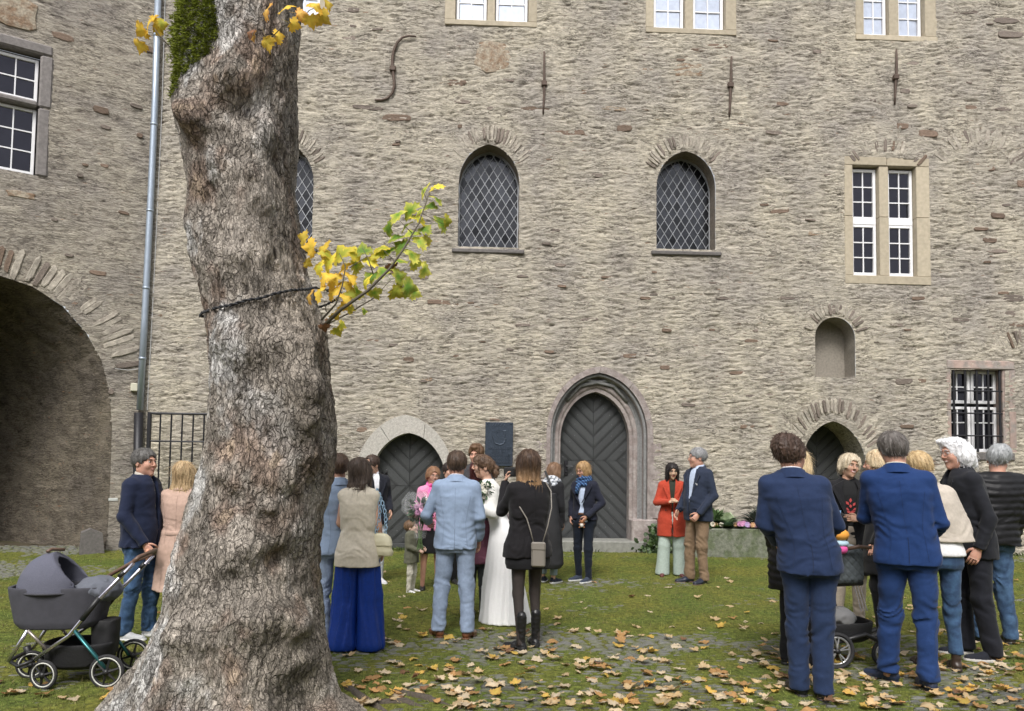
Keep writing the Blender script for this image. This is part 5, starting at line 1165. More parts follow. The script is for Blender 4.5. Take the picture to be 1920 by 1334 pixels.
LIP = {k: M_('lips_'+k, col=c, rough=.45) for k, c in dict(n=(.43,.21,.17), r=(.40,.14,.12)).items()}
EYEW = M_('eye_white', col=(.62,.58,.54), rough=.25); IRIS = M_('eye_iris', col=(.05,.04,.035), rough=.2); TEETH = M_('teeth', col=(.62,.56,.50), rough=.3)
def brow_mat(c): return M_('brow_%d_%d_%d' % tuple(int(v*99) for v in c), col=tuple(v*.75 for v in c), rough=.8)
SHOE = {}
def shoe_fn(kind):
    def f(X, Y, Z):
        hl = .0
        d = cap(X, Y, Z, (0, .045, .040), (0, -.03, .044), .036, .036)
        d = smin(d, cap(X*.86, Y, Z*1.15, (0, -.06, .038), (.0, -.155, .030), .038, .028), .03)
        if kind in ('dress', 'sneaker', 'flat'): d = smin(d, cap(X, Y, Z, (0, .030, .05), (0, .030, .085), .036, .038), .02)
        if kind == 'boot': d = smin(d, cap(X, Y, Z, (0, .025, .05), (0, .030, .15), .040, .040), .02); d = near_only(d, lambda x, y, z: .004*noise(x*20, y*20, z*45), X, Y, Z, .02)
        if kind == 'highboot': d = smin(d, cap(X, Y, Z, (0, .022, .07), (0, .030, .29), .042, .049), .02); d = near_only(d, lambda x, y, z: .005*noise(x*20, y*20, z*50), X, Y, Z, .02)
        if kind == 'pump': d = np.maximum(d, -ell(X, Y, Z, (0, -.01, .085), (.03, .09, .05)))
        top = {'dress': .085, 'sneaker': .09, 'flat': .08, 'pump': .07}.get(kind, 9)
        d = np.maximum(d, Z-top)
        sw = .006 if kind in ('sneaker', 'boot', 'highboot') else .003; sh_ = .026 if kind in ('sneaker', 'boot') else (.035 if kind == 'highboot' else .014)
        s = np.maximum(smin(cap(X, Y, 0*Z, (0, .045, 0), (0, -.02, 0), .036+sw, .037+sw), cap(X*.88, Y, 0*Z, (0, -.06, 0), (0, -.158, 0), .040+sw, .028+sw), .02), Z-sh_)
        if kind in ('dress', 'highboot', 'pump'): s = np.maximum(s, -np.maximum(np.maximum(.0-Y-.0, Y-.0)*0-1, np.maximum(Z-.016 if kind == 'dress' else Z-.024, np.maximum(Y-.005, -Y-.055))))
        return np.maximum(np.minimum(d, s), -Z)
    return f
def shoe_mesh(kind, side):
    key = kind
    if key not in SHOE:
        top = {'boot': .22, 'highboot': .36}.get(kind, .13); SHOE[key] = surface(shoe_fn(kind), (-.07, -.21, -.01), (.07, .11, top), .0062)
    return SHOE[key]
def clean(V, F):
    return V, F
def garment_obj(name, V, F, k, mats, parent, bend, matfn=None, attrs=None, smooth=True, lab=None, cols=None):
    V = bend(np.array(V, float))*k
    me = mesh_data(name, V, F if isinstance(F, np.ndarray) else F, smooth, attrs=attrs, cols=cols)
    mats = mats if isinstance(mats, (list, tuple)) else [mats]
    for m in mats: me.materials.append(m)
    if matfn is not None:
        me.polygons.foreach_set('material_index', np.asarray(matfn, np.int32))
    o = obj(name, me, None, parent)
    if lab: o['label'] = lab
    return o
TOPZ = {'m': ([.70,.86,.95,1.08,1.2,1.32,1.42,1.465,1.50], [.192,.190,.182,.168,.184,.200,.186,.125,.072], [.135,.133,.128,.118,.125,.130,.108,.085,.062]),
        'f': ([.55,.86,.95,1.08,1.2,1.32,1.41,1.455,1.49], [.215,.196,.180,.145,.158,.170,.158,.105,.062], [.150,.140,.128,.105,.122,.122,.098,.075,.054])}
def person(label, px, fy, hy, yaw, sex='m', skin='fair', hair=('short', (.06,.04,.03)), head=(0, 0, 0), smile=False, hs=1.06, top=None, inner=None, bottom=None, shoes=('dress', (.03,.03,.03), (.02,.02,.02)),
           arms=None, lean=(0, 0), width=1.0, belly=0.0, feet=None, glasses=None, group=None, dy=.06, res=.0125, extras=(), headoff=(0, 0), seed=0, hand=(.5, .5), depth=None, Hm=None, neckless=False, collar=None):
    if depth is not None: g = at_depth(px, 900, depth); base = Vector((g.x, depth, 0))
    else: base = on_ground(px, fy); base.y += dy; base.x = at_depth(px, fy, base.y).x
    Hh = Hm or at_depth(px, hy, base.y).z; k = Hh/1.75; sx = width
    yaw = yaw-math.degrees(math.atan2(base.x, base.y)); root = thing('person', label, 'person', loc=base, rotz=R(yaw), group=group)
    lx, ly = lean
    def bend(V):
        t = np.clip(V[:, 2]-.88, 0, None); t = t*sstep(.88, 1.15, V[:, 2]); V = V.copy(); V[:, 0] += lx*t; V[:, 1] += ly*t; return V
    sx = 1+(width-1)*.62; sh = (.168 if sex == 'm' else .143)*sx; shz = 1.405 if sex == 'm' else 1.395
    A = {}
    for s_, nm in ((1, 0), (-1, 1)):
        a = (arms or [None, None])[nm] or {}
        ee = a.get('e', (s_*(sh+.048), .035, 1.12)); ee = (ee[0]*(.90 if 'e' in a else 1), ee[1], ee[2]); ww_ = a.get('w', (s_*(sh+.045), -.045, .875)); ww_ = (ww_[0]*(.92 if 'w' in a and abs(ww_[0]) > .15 else 1), ww_[1], ww_[2])
        A[s_] = dict(s=(s_*sh, .01, shz), e=ee, w=ww_, d=a.get('d'), n=a.get('n'), c=a.get('c', hand[nm]), hide=a.get('hide', False))
    ft = feet or [(.105, 0, 8), (-.105, 0, -8)]
    hipx = .088 if sex == 'm' else .085
    def legs(X, Y, Z, r, stance=1.0):
        d = None
        for s_, (fx, fy_, fa) in zip((1, -1), ft):
            kn = ((s_*hipx*.45+fx*.55), fy_*.5-.018, .48); an = (fx, fy_+.03, .06)
            q = smin(cap(X, Y, Z, (s_*hipx, 0, .88), kn, r[0], r[1]), cap(X, Y, Z, kn, an, r[1], r[2]), .02); d = q if d is None else np.minimum(d, q) if r[2] > .09 else smin(d, q, .012)
        return d
    zt, at, bt = [np.array(v) for v in TOPZ[sex]]; at = at*sx
    bt = bt+belly*np.exp(-((zt-1.05)/.14)**2); cyo = .008-belly*.6*np.exp(-((zt-1.05)/.14)**2)
    def torso(X, Y, Z, off, ext=1.0, flare=0.0):
        a_ = at+off; b_ = bt+off; hh_ = np.clip(1.0-zt, 0, 1)*flare
        z2 = zt.copy(); z2[0] = min(.1, z2[0]) if ext else z2[0]
        if z2[0] < zt[0]: a_[0] = at[0]+off+flare*.75; b_[0] = bt[0]+off+flare*.6; a_[1:3] += hh_[1:3]; b_[1:3] += hh_[1:3]
        d = loft(X, Y, Z, z2, a_, b_, cy=cyo, e=2.25)
        return smin(d, cap(X, Y, Z, (-sh+.01, .012, shz), (sh-.01, .012, shz), .058+off*.6, .058+off*.6), .035)
    def sleeves(X, Y, Z, r, cut=True, stop=0.0):
        d = None
        for s_ in (1, -1):
            q = A[s_]
            if q['hide']: continue
            e, w_ = np.array(q['e'], float), np.array(q['w'], float); w2 = w_-(w_-e)*stop
            c = smin(cap(X, Y, Z, q['s'], e, r[0], r[1]), cap(X, Y, Z, e, w2, r[1], r[2]), .015)
            if cut:
                u = (w_-e)/np.linalg.norm(w_-e); pr = (X-w2[0])*u[0]+(Y-w2[1])*u[1]+(Z-w2[2])*u[2]; nr = np.sqrt((X-w2[0])**2+(Y-w2[1])**2+(Z-w2[2])**2)
                c = np.where(nr < .14, np.maximum(c, pr), c)
            d = c if d is None else np.minimum(d, c)
        return d
    allw = [A[s_]['w'] for s_ in (1, -1)]+[A[s_]['e'] for s_ in (1, -1)]
    xm = max(.34*sx+.02, max(abs(p[0]) for p in allw)+.09); ymn = min(-.26, min(p[1] for p in allw)-.09); ymx = max(.26, max(p[1] for p in allw)+.09)
    sk = SKIN[skin]
    # body (one mesh: trunk, limbs, head, hands)
    def body(X, Y, Z):
        d = np.maximum(torso(X, Y, Z, -.026, ext=0), 1.0-Z if (top or {}).get('hem', .8) < .97 else .93-Z)
        d = smin(d, cap(X, Y, Z, (0, .015, 1.40), (0, .0, 1.53), .055, .046 if sex == 'f' else .054), .03)
        d = smin(d, legs(X, Y, Z, (.078, .05, .032) if sex == 'm' else (.078, .050, .031)), .02)
        s2 = sleeves(X, Y, Z, (.038, .034, .024), cut=False)
        return smin(d, s2, .02) if s2 is not None else d
    BV, BF = surface(body, (-xm, ymn, .03), (xm, ymx, 1.56), .0165)
    parts = [(BV, BF.tolist(), 0)]
    for s_ in (1, -1):
        q = A[s_]
        if q['hide']: continue
        e, w_ = Vector(q['e']), Vector(q['w']); d_ = Vector(q['d']) if q['d'] else (w_-e); nn = Vector(q['n']) if q['n'] else Vector((-s_, .25, 0))
        hv, hf = hand_geo(q['c'], s_ > 0 if False else False); Bm = basis(d_, nn); 
        if s_ < 0: hv = hv*np.array([1, -1, 1]); hf = [f[::-1] for f in hf]
        parts.append((hv@Bm.T*(.98 if sex == 'm' else .88)*(1/ max(hs, 1)**.0)+np.array(w_), [tuple(f) for f in hf], 0))
    hyaw, hpit, hrol = head
    Rm = np.array(Matrix.Rotation(R(hyaw), 3, 'Z') @ Matrix.Rotation(R(hpit), 3, 'X') @ Matrix.Rotation(R(hrol), 3, 'Y'))
    piv = np.array([0, .02, -.11]); hc = np.array([headoff[0], -.015+headoff[1], 1.75-.135*hs])
    def put(V): return ((V-piv)@Rm.T+piv)*hs*(.97 if sex == 'f' else 1.0)+hc
    HV, HF = head_mesh(sex, smile)
    cen = HV[HF].mean(1); mi = np.zeros(len(HF), int); zz = cen[:, 2]+.053-(.006*(np.abs(cen[:, 0])/.025)**2 if smile else 0)
    lip = (np.abs(zz+.001) < .0115) & (cen[:, 1] < -.078) & (np.abs(cen[:, 0]) < (.028 if smile else .021)); mi[lip] = 1
    if smile: mi[(np.abs(zz+.001) < .0035) & (cen[:, 1] < -.072) & (np.abs(cen[:, 0]) < .020)] = 5
    parts.append((put(HV), HF.tolist(), mi.tolist()))
    fe = MB()
    for s_ in (1, -1):
        fe.sphere((s_*.0300, -.0770, .0085), (.0118, .0090, .0062), 10, 2); fe.sphere((s_*.0295-(.001 if s_ > 0 else -.001), -.0845, .0080), (.0052, .0034, .0054), 8, 3)
        fe.tube([(s_*.0175, -.0845, .0135), (s_*.030, -.0865, .0165), (s_*.0425, -.0790, .0125)], [.0014, .0020, .0012], 5, 4)
        fe.tube([(s_*.013, -.0935, .0265), (s_*.029, -.0925, .0320), (s_*.044, -.0830, .0275)], [.0028, .0032, .0016], 5, 4)
    parts.append((put(np.array(fe.v)), fe.f, fe.m))
    V = np.concatenate([p[0] for p in parts]); F = []; MI = []; b = 0
    for pv, pf, pm_ in parts: F += [tuple(int(i)+b for i in f) for f in pf]; MI += (pm_ if isinstance(pm_, list) else [pm_]*len(pf)); b += len(pv)
    bare = [sk, LIP['r' if sex == 'f' and skin in ('tan', 'asian') else 'n'], EYEW, IRIS, brow_mat(hair[1]), TEETH]
    if bottom and bottom.get('tights'):
        bare.append(cloth('sheer_black_tights', (.05,.042,.040), 'satin')); z = V[:, 2]; MI = [6 if (m == 0 and V[f[0]][2] < .95) else m for m, f in zip(MI, F)]
    garment_obj('body', V, F, k, bare, root, bend, MI)
    # hair
    if hair[0]:
        hk, hcol = hair[0], np.array(hair[1]); hkw = dict(hair[2]) if len(hair) > 2 else {}; mixc = np.array(hkw.pop('mix', hcol*.6)); ns = hkw.pop('n', 260)
        HRV, HRF = surface(hair_fn(hk, **hkw), (-.14, -.14, -.12-(hkw.get('L', .2)+.06 if hk == 'long' else .06)), (.14, .19, .155), .0062)
        SV, SF, SHD = strands(HRV, HRF, hk, ns, seed+3)
        n1 = .5+.5*np.clip(noise(HRV[:, 0]*28, HRV[:, 1]*28, HRV[:, 2]*6)*1.4, -1, 1); low = sstep(.05, -.25, HRV[:, 2]) if hk == 'long' else 0
        C1 = hcol*(1-n1[:, None])+mixc*n1[:, None]; C1 = C1*(.8+.4*np.random.RandomState(seed).rand(len(C1), 1))
        if hkw.get('L') and 'tip' in (hair[3] if len(hair) > 3 else {}): tp_ = np.array(hair[3]['tip']); t_ = sstep(.02, -.22, HRV[:, 2])[:, None]; C1 = C1*(1-t_)+tp_*t_*(.7+.6*n1[:, None])
        u = (SHD[:, None]-.55)/.9; C2 = (hcol*(1-u)+mixc*u)*(.75+.6*u)
        if len(hair) > 3 and 'tip' in hair[3]: t_ = sstep(.02, -.22, SV[:, 2])[:, None]; C2 = C2*(1-t_)+np.array(hair[3]['tip'])*t_*(.6+.8*u)
        V = np.concatenate([HRV, SV]); F = HRF.tolist()+[[int(j)+len(HRV) for j in q] for q in SF]
        garment_obj('hair', put(V), np.array(F), k, hairm('hair', hair[1]), root, bend, cols={'shade': np.concatenate([C1, C2])})
    if glasses:
        gm = MB()
        for s_ in (1, -1):
            gm.tube([(s_*.031+.0205*math.cos(t), -.103, .004+.0165*math.sin(t)) for t in np.linspace(0, 2*math.pi, 15)], .0019, 5, cap=False)
            gm.tube([(s_*.051, -.101, .010), (s_*.072, -.07, .012), (s_*.080, .01, .008)], .0018, 5)
        gm.tube([(-.011, -.103, .006), (0, -.106, .009), (.011, -.103, .006)], .0017, 5)
        garment_obj('glasses', put(np.array(gm.v)), gm.f, k, M_('spectacle_frame_%s' % glasses, col={'dark': (.02,.018,.02), 'metal': (.30,.27,.25), 'red': (.25,.03,.03)}[glasses], rough=.35, metal=.3), root, bend, smooth=False)
    rs = seed*7.7
    # inner shirt
    def wr(amp, fz=16, fx=6, vert=False):
        def g(x, y, z):
            if vert: t = np.arctan2(y, x); return amp*ridge(t*2.6+rs, z*1.1+rs, o=2)*sstep(1.15, .75, z)*1.0 + amp*.3*noise(x*9, y*9, z*6+rs)
            amp2 = amp*1.0; q = ridge(x*fx+rs, z*fz+3.2*noise(x*4, y*4, z*5+rs)+y*5+x*4*np.sin(rs), y*fx, o=1); el = np.exp(-((z-1.08)/.10)**2)*.7+np.exp(-((z-.47)/.12)**2)*.9+np.exp(-((z-.12)/.09)**2)*.8+np.exp(-((z-.88)/.07)**2)*.5
            return amp*(1.5*q*(.30+1.0*el) + 1.6*noise(x*6+rs, y*6, z*8) + .5*noise(x*16+rs, y*16, z*24))
        return g
    if inner:
        if inner.get('full', True):
            def f(X, Y, Z):
                d = torso(X, Y, Z, inner.get('off', -.012), ext=0); return np.maximum(d, inner.get('hem', .86)-Z)
            V, F = surface(f, (-xm, -.3, .6), (xm, .28, 1.53), .0135); garment_obj('shirt', V, F, k, cloth(inner['m'], inner['c'], inner.get('k', 'cotton')), root, bend)
    if collar or (inner and inner.get('collar', True) and sex == 'm'):
        cc = collar or (inner['m'], inner['c']); cm = MB(); n = 22; r0 = .0615 if sex == 'm' else .052
        ti = []; 
        for zc, rr in ((1.462, 1.10), (1.492, 1.02), (1.522, .985), (1.520, 1.03), (1.486, 1.10)):
            for i in range(n+1):
                t = -math.pi/2+.22+(2*math.pi-.44)*i/n; ti.append((r0*rr*1.02*math.cos(t), .012+r0*rr*1.08*math.sin(t), zc+.010*math.sin(t)-(.012 if i in (0, n) else 0)))
        F = [(a*(n+1)+i, a*(n+1)+i+1, (a+1)*(n+1)+i+1, (a+1)*(n+1)+i) for a in range(4) for i in range(n)]
        garment_obj('shirt_collar', np.array(ti), F, k, cloth(cc[0], cc[1], 'cotton'), root, bend)
    # main top
    if top:
        T = dict(hem=.78, off=.010, sl=(.058, .050, .040), amp=.0045, open=0.0, sleeves=True, flare=.01, kind='wool', name='jacket', stop=0.0, fy=0); T.update(top)
        def f(X, Y, Z):
            d = torso(X, Y, Z, T['off'], flare=T['flare'])
            hem = T['hem']+(T['fy']*Y if T['fy'] else 0)
            d = np.maximum(d, hem-Z)
            if T['sleeves']:
                s2 = sleeves(X, Y, Z, T['sl'], stop=T['stop'])
                if s2 is not None: d = smin(d, s2, .022)
            if T.get('poncho'): d = smin(d, loft(X, Y, Z, [T['hem'], 1.25, 1.42], [.29, .25, .16], [.15, .14, .10]), .03); d = np.maximum(d, hem-Z)
            if T['open']:
                wv_ = np.interp(Z, [T['hem'], T.get('btn', 1.0), 1.18, 1.42, 1.5], [T.get('ow', T['open']*.5), T['open']*.28, T['open']*.8, T['open']*1.25, T['open']*1.1]); d = np.maximum(d, -np.maximum(np.abs(X-T.get('ox', 0))-wv_, Y+.035))
            elif sex == 'f' and not T.get('closed'): d = np.maximum(d, -np.maximum(np.abs(X)-np.interp(Z, [1.36, 1.48], [0, .055]), np.maximum(Y+.02, 1.36-Z)))
            d = np.maximum(d, -cap(X, Y, Z, (0, .005, 1.44), (0, -.01, 1.7), .056 if sex == 'm' else .05, .07))
            if T['kind'] == 'puffer': d = near_only(d, lambda x, y, z: .009*np.abs(np.sin(z*math.pi/.058+.9*noise(x*5, y*5, z*3)))-.003+.004*noise(x*18, y*18, z*22), X, Y, Z)
            return near_only(d, wr(T['amp']), X, Y, Z)
        V, F = surface(f, (-xm, ymn, min(T['hem'], min(p[2] for p in allw)-.08)-.03), (xm, ymx, 1.56), res)
        mats = [cloth(T['m'], T['c'], T['kind'], col2=T.get('c2'), sc=T.get('sc', 14), var=T.get('var', .10))]
        go = garment_obj(T['name'], V, F, k, mats, root, bend)
        # collar band
        if T.get('lapel', T['kind'] == 'wool' and T['name'] in ('jacket', 'coat')):
            cm = MB(); n = 24; ti = []; r0 = .074 if sex == 'm' else .064; gap = .9 if T['open'] else .5
            for zc, rr in ((1.445, 1.30), (1.478, 1.05), (1.505, .98), (1.500, 1.07), (1.462, 1.26), (1.440, 1.42)):
                for i in range(n+1):
                    t = -math.pi/2+gap+(2*math.pi-2*gap)*i/n; ti.append((r0*rr*1.08*math.cos(t), .016+r0*rr*math.sin(t), zc+.022*math.sin(t)))
            Fc = [(a*(n+1)+i, a*(n+1)+i+1, (a+1)*(n+1)+i+1, (a+1)*(n+1)+i) for a in range(5) for i in range(n)]
            garment_obj('collar', np.array(ti), Fc, k, mats[0], root, bend)
            if T['open']:
                for s_ in (1, -1):
                    o_ = T['open']; z1 = T.get('btn', 1.0)+.04; lp = [(s_*(.052), -.075, 1.47), (s_*(o_*1.25+.070), -.105, 1.41), (s_*(o_*1.25+.088), -.118, 1.385), (s_*(o_*1.1+.060), -.135, 1.30), (s_*(o_*.30+.008), -.155, z1), (s_*(o_*.28-.004), -.140, z1), (s_*(o_*.8-.008), -.130, 1.20), (s_*(o_*1.2-.01), -.105, 1.38)]
                    lv = lp+[(a, b_+.012, c) for a, b_, c in lp]; n8 = len(lp); lf = [tuple(range(n8)), tuple(range(2*n8-1, n8-1, -1))]+[(i, (i+1) % n8, (i+1) % n8+n8, i+n8) for i in range(n8)]
                    garment_obj('lapel', np.array(lv), lf, k, mats[0], root, bend, smooth=False)
        # seam, vent and pocket lines
        seam = M_(T['m']+'_seam', col=tuple(c*.45 for c in T['c']), rough=.9)
        def line(pts2, side, r_=.0028, name='seam', m_=None, lift=0.0):
            P = []
            for x, z in pts2:
                if side == 'b' or side == 'f':
                    m2 = (np.abs(V[:, 0]-x) < .016) & (np.abs(V[:, 2]-z) < .016)
                    if not m2.any(): continue
                    y_ = V[m2, 1].max() if side == 'b' else V[m2, 1].min(); P.append((x, y_+(lift if side == 'b' else -lift), z))
            if len(P) > 1: mm = MB(); mm.tube(P, r_, 4); garment_obj(name, np.array(mm.v), mm.f, k, m_ or seam, root, bend, smooth=False)
        if T['name'] in ('jacket', 'coat') and T.get('seams', True):
            line([(0, z) for z in np.arange(1.40, T['hem']+.20, -.04)], 'b', .0011, 'back_seam'); line([(0, z) for z in np.arange(T['hem']+.19, T['hem'], -.03)], 'b', .0026, 'vent')
            for s_ in (1, -1):
                line([(s_*x, z) for x, z in ((.145, 1.33), (.120, 1.2), (.100, 1.08), (.105, .98), (.12, T['hem']+.03))], 'b', .0010, 'back_seam')
                if T.get('pockets'): line([(s_*x, .965) for x in (.075, .10, .125, .150, .165)], 'f', .007, 'pocket_flap', m_=mats[0], lift=.003)
            if T.get('buttons'):
                for z in T['buttons']:
                    m2 = (np.abs(V[:, 0]-T.get('bx', .015)) < .02) & (np.abs(V[:, 2]-z) < .02)
                    if m2.any(): mm = MB(); mm.sphere((T.get('bx', .015), V[m2, 1].min()-.003, z), (.011, .005, .011), 8); garment_obj('button', np.array(mm.v), mm.f, k, M_('dark_button', col=(.03,.03,.035), rough=.3), root, bend)
        if T.get('belt'):
            bz = T['belt']; n = 28; ti = []
            aa, bb = np.interp(bz, zt, at)+T['off']+.008, np.interp(bz, zt, bt)+T['off']+.008
            for dz_, rr in ((-.025, 1.0), (-.022, 1.035), (.022, 1.035), (.025, 1.0)):
                for i in range(n): t = 2*math.pi*i/n; ti.append((aa*rr*math.cos(t), .008+bb*rr*math.sin(t), bz+dz_))
            garment_obj('belt', np.array(ti), [(a*n+i, a*n+(i+1) % n, (a+1)*n+(i+1) % n, (a+1)*n+i) for a in range(3) for i in range(n)], k, mats[0], root, bend)
    # lower garment
    if bottom:
        Bt = dict(kind='suit', hem=.045, amp=.0045, name='trousers'); Bt.update(bottom)
        rr = {'suit': (.097, .069, .060), 'slim': (.088, .058, .044), 'jeans': (.094, .066, .054), 'wide': (.105, .112, .128), 'flare': (.098, .085, .105)}.get(Bt['kind'])
        wmul = (.5+.5*sx)
        if rr: rr = tuple(r*wmul for r in rr)
        ztop = Bt.get('top', 1.0)
        def f(X, Y, Z):
            hip = loft(X, Y, Z, [.74, .84, .93, ztop+.02], [.15*sx, (.185 if sex == 'm' else .190)*sx, .182*sx, (.165 if sex == 'm' else .145)*sx], [.09, .125, .124, .108], cy=.008)
            if rr: d = smin(np.maximum(hip, .80-Z), legs(X, Y, Z, rr), .03); d = near_only(d, wr(Bt['amp'], vert=Bt['kind'] in ('wide', 'flare')), X, Y, Z)
            elif Bt['kind'] == 'skirt': d = loft(X, Y, Z, [Bt['hem'], .75, .93, ztop], [.185*sx, .200*sx, .185*sx, .15*sx], [.14, .142, .128, .108], cy=.008); d = near_only(d, wr(Bt['amp']*.6), X, Y, Z)
            elif Bt['kind'] == 'dress':
                d = loft(X, Y, Z, [.0, .15, .5, .85, .95, 1.08, 1.2, 1.32, 1.42], [.24, .225, .195, .185, .172, .140, .155, .165, .14], [.26, .235, .185, .145, .128, .105, .12, .12, .09], cy=[.05, .045, .02, .012, .008, .005, 0, 0, 0])
                d = near_only(d, lambda x, y, z: (.020*ridge(np.arctan2(y-.05, x)*2.4+1, z*.5, o=2)*sstep(.95, .3, z)), X, Y, Z, .08)
            return np.maximum(np.maximum(d, Bt['hem']-Z), Z-ztop if Bt['kind'] != 'dress' else -9)
        V, F = surface(f, (-max(.26, .2+max(abs(q[0]) for q in ft)) if Bt['kind'] != 'dress' else -.48, min(-.22, min(q[1] for q in ft)-.16) if Bt['kind'] != 'dress' else -.42, 0.0), ((max(.26, .2+max(abs(q[0]) for q in ft))) if Bt['kind'] != 'dress' else .48, max(.24, max(q[1] for q in ft)+.18) if Bt['kind'] != 'dress' else .56, (ztop if Bt['kind'] != 'dress' else 1.43)+.03), res)
        mt = cloth(Bt['m'], Bt['c'], Bt.get('k', 'wool'), col2=Bt.get('c2'), sc=Bt.get('sc', 14), var=Bt.get('var', .12)); garment_obj(Bt['name'], V, F, k, mt, root, bend)
        if Bt.get('belt'):
            n = 26; ti = []
            for dz_, r_ in ((-.018, 1.0), (-.016, 1.05), (.016, 1.05), (.018, 1.0)):
                for i in range(n): t = 2*math.pi*i/n; ti.append((.172*sx*r_*math.cos(t), .008+.118*r_*math.sin(t), ztop-.02+dz_))
            garment_obj('belt', np.array(ti), [(a*n+i, a*n+(i+1) % n, (a+1)*n+(i+1) % n, (a+1)*n+i) for a in range(3) for i in range(n)], k, M_('brown_leather_belt', col=(.10,.05,.03), rough=.4), root, bend)
    # shoes
    if shoes:
        kind, c_, cs_ = shoes; SV, SF = shoe_mesh(kind, 1); cen = SV[SF].mean(1)
        solez = {'sneaker': .024, 'boot': .024, 'highboot': .033}.get(kind, .013)
        for s_, (fx, fy_, fa) in zip((1, -1), ft):
            Rz = np.array(Matrix.Rotation(R(fa), 3, 'Z')); V = SV@Rz.T*(1.0 if sex == 'm' else .9)+np.array([fx, fy_+.0, 0])
            V[:, 2] = SV[:, 2]
            o = garment_obj('shoe', V, SF, k, [cloth('%s_%s_upper' % (kind, '_'.join(str(int(v*99)) for v in c_)), c_, 'leather' if kind != 'sneaker' else 'cotton'), M_('sole_%s' % '_'.join(str(int(v*99)) for v in cs_), col=cs_, rough=.6)], root, lambda v: v, (cen[:, 2] < solez).astype(int))
    ctx = dict(root=root, k=k, bend=bend, A=A, base=base, Rz=Matrix.Rotation(R(yaw), 4, 'Z'), put=put)
    return ctx
def world(ctx, p):      # a point given in the person's own measures -> the place
    q = ctx['bend'](np.array([p], float))[0]*ctx['k']; return ctx['base']+(ctx['Rz'].to_3x3() @ Vector(q))
# ------------------------------------------------------------------ the guests
BLK = (.010,.010,.012); NAVY = (.012,.017,.038)
# far row
P_door = person('man in dark suit jacket, white shirt and white jeans looking down beside the left door', 697, 1096, 852, 20, hair=('receding', (.07,.045,.035)), head=(-62, 18, 0), top=dict(m='midnight_wool', c=(.012,.014,.022), open=.04, hem=.80), inner=dict(m='white_shirt', c=(.75,.76,.80)),
    bottom=dict(kind='jeans', m='white_denim', c=(.62,.66,.72), k='denim'), shoes=('sneaker', (.6,.6,.62), (.7,.7,.7)), arms=[dict(e=(.24,.02,1.14), w=(.20,-.16,.98)), None], seed=1)
P_pink = person('older woman in pink jacket and scarf with glasses and short reddish hair behind the bouquet', 806, 1108, 874, 8, sex='f', skin='ruddy', hair=('mid', (.30,.16,.09), dict(n=300, amp=.005)), glasses='metal', smile=True, head=(6, 2, 6),
    top=dict(m='pink_wool', c=(.72,.28,.46), hem=.84, open=.05), inner=dict(m='hot_pink_top', c=(.80,.14,.38)), bottom=dict(kind='skirt', hem=.52, m='black_skirt', c=BLK, name='skirt'), shoes=('pump', (.015,.015,.018), (.02,.02,.02)),
    arms=[dict(e=(.22,.0,1.14), w=(.10,-.20,1.06)), dict(e=(-.22,.0,1.14), w=(-.10,-.22,1.05))], seed=2)
P_wht = person('dark-haired woman in white blouse half hidden behind the groom\'s shoulder', 838, 1098, 866, 14, sex='f', skin='fair', hair=('bun', (.035,.025,.022)), head=(10, 0, 0), top=dict(m='white_blouse', c=(.74,.74,.76), hem=.9, name='blouse', kind='cotton'),
    bottom=dict(kind='slim', m='black_trousers', c=BLK), seed=3)
P_young = person('young man with tousled brown hair standing at the back under the bronze plaque', 890, 1088, 833, -12, skin='ruddy', hair=('crop', (.16,.09,.05), dict(n=420, amp=.006, thick=.004)), head=(-6, 4, 0), top=dict(m='grey_jacket', c=(.05,.05,.055)), inner=dict(m='white_shirt', c=(.75,.76,.80)),
    bottom=dict(kind='jeans', m='dark_denim', c=(.02,.03,.05), k='denim'), seed=4)
P_red = person('woman with long dark red hair hugging the bride, seen from behind', 893, 1160, 862, 160, sex='f', hair=('long', (.10,.022,.022), dict(L=.15, mix=(.05,.015,.018), n=420)), head=(-20, 0, -6), top=dict(m='grey_brown_knit', c=(.19,.15,.16), hem=.84, kind='knit', name='jacket', lapel=False, seams=False, closed=True),
    bottom=dict(kind='slim', m='burgundy_patterned_cloth', c=(.16,.035,.035), c2=(.05,.02,.02), sc=40), shoes=('boot', (.03,.03,.028), (.05,.05,.045)), arms=[dict(e=(.26,-.10,1.20), w=(.16,-.30,1.20)), dict(e=(-.30,-.08,1.12), w=(-.36,-.22,1.10), d=(-.3,-.4,0))], seed=5, feet=[(.08,-.02,8), (-.13,.02,-8)])
P_child = person('child in plum jacket and dark grey jeans standing between groom and bride', 893, 1162, 940, 175, sex='f', hs=1.22, hair=('bob', (.10,.05,.03)), top=dict(m='plum_jacket', c=(.16,.06,.09), hem=.83, kind='cotton', name='jacket', lapel=False, seams=False, closed=True, off=.02),
    bottom=dict(kind='jeans', m='charcoal_jeans', c=(.045,.05,.052), k='denim'), shoes=('dress', (.16,.10,.10), (.05,.04,.04)), seed=6, dy=.0)
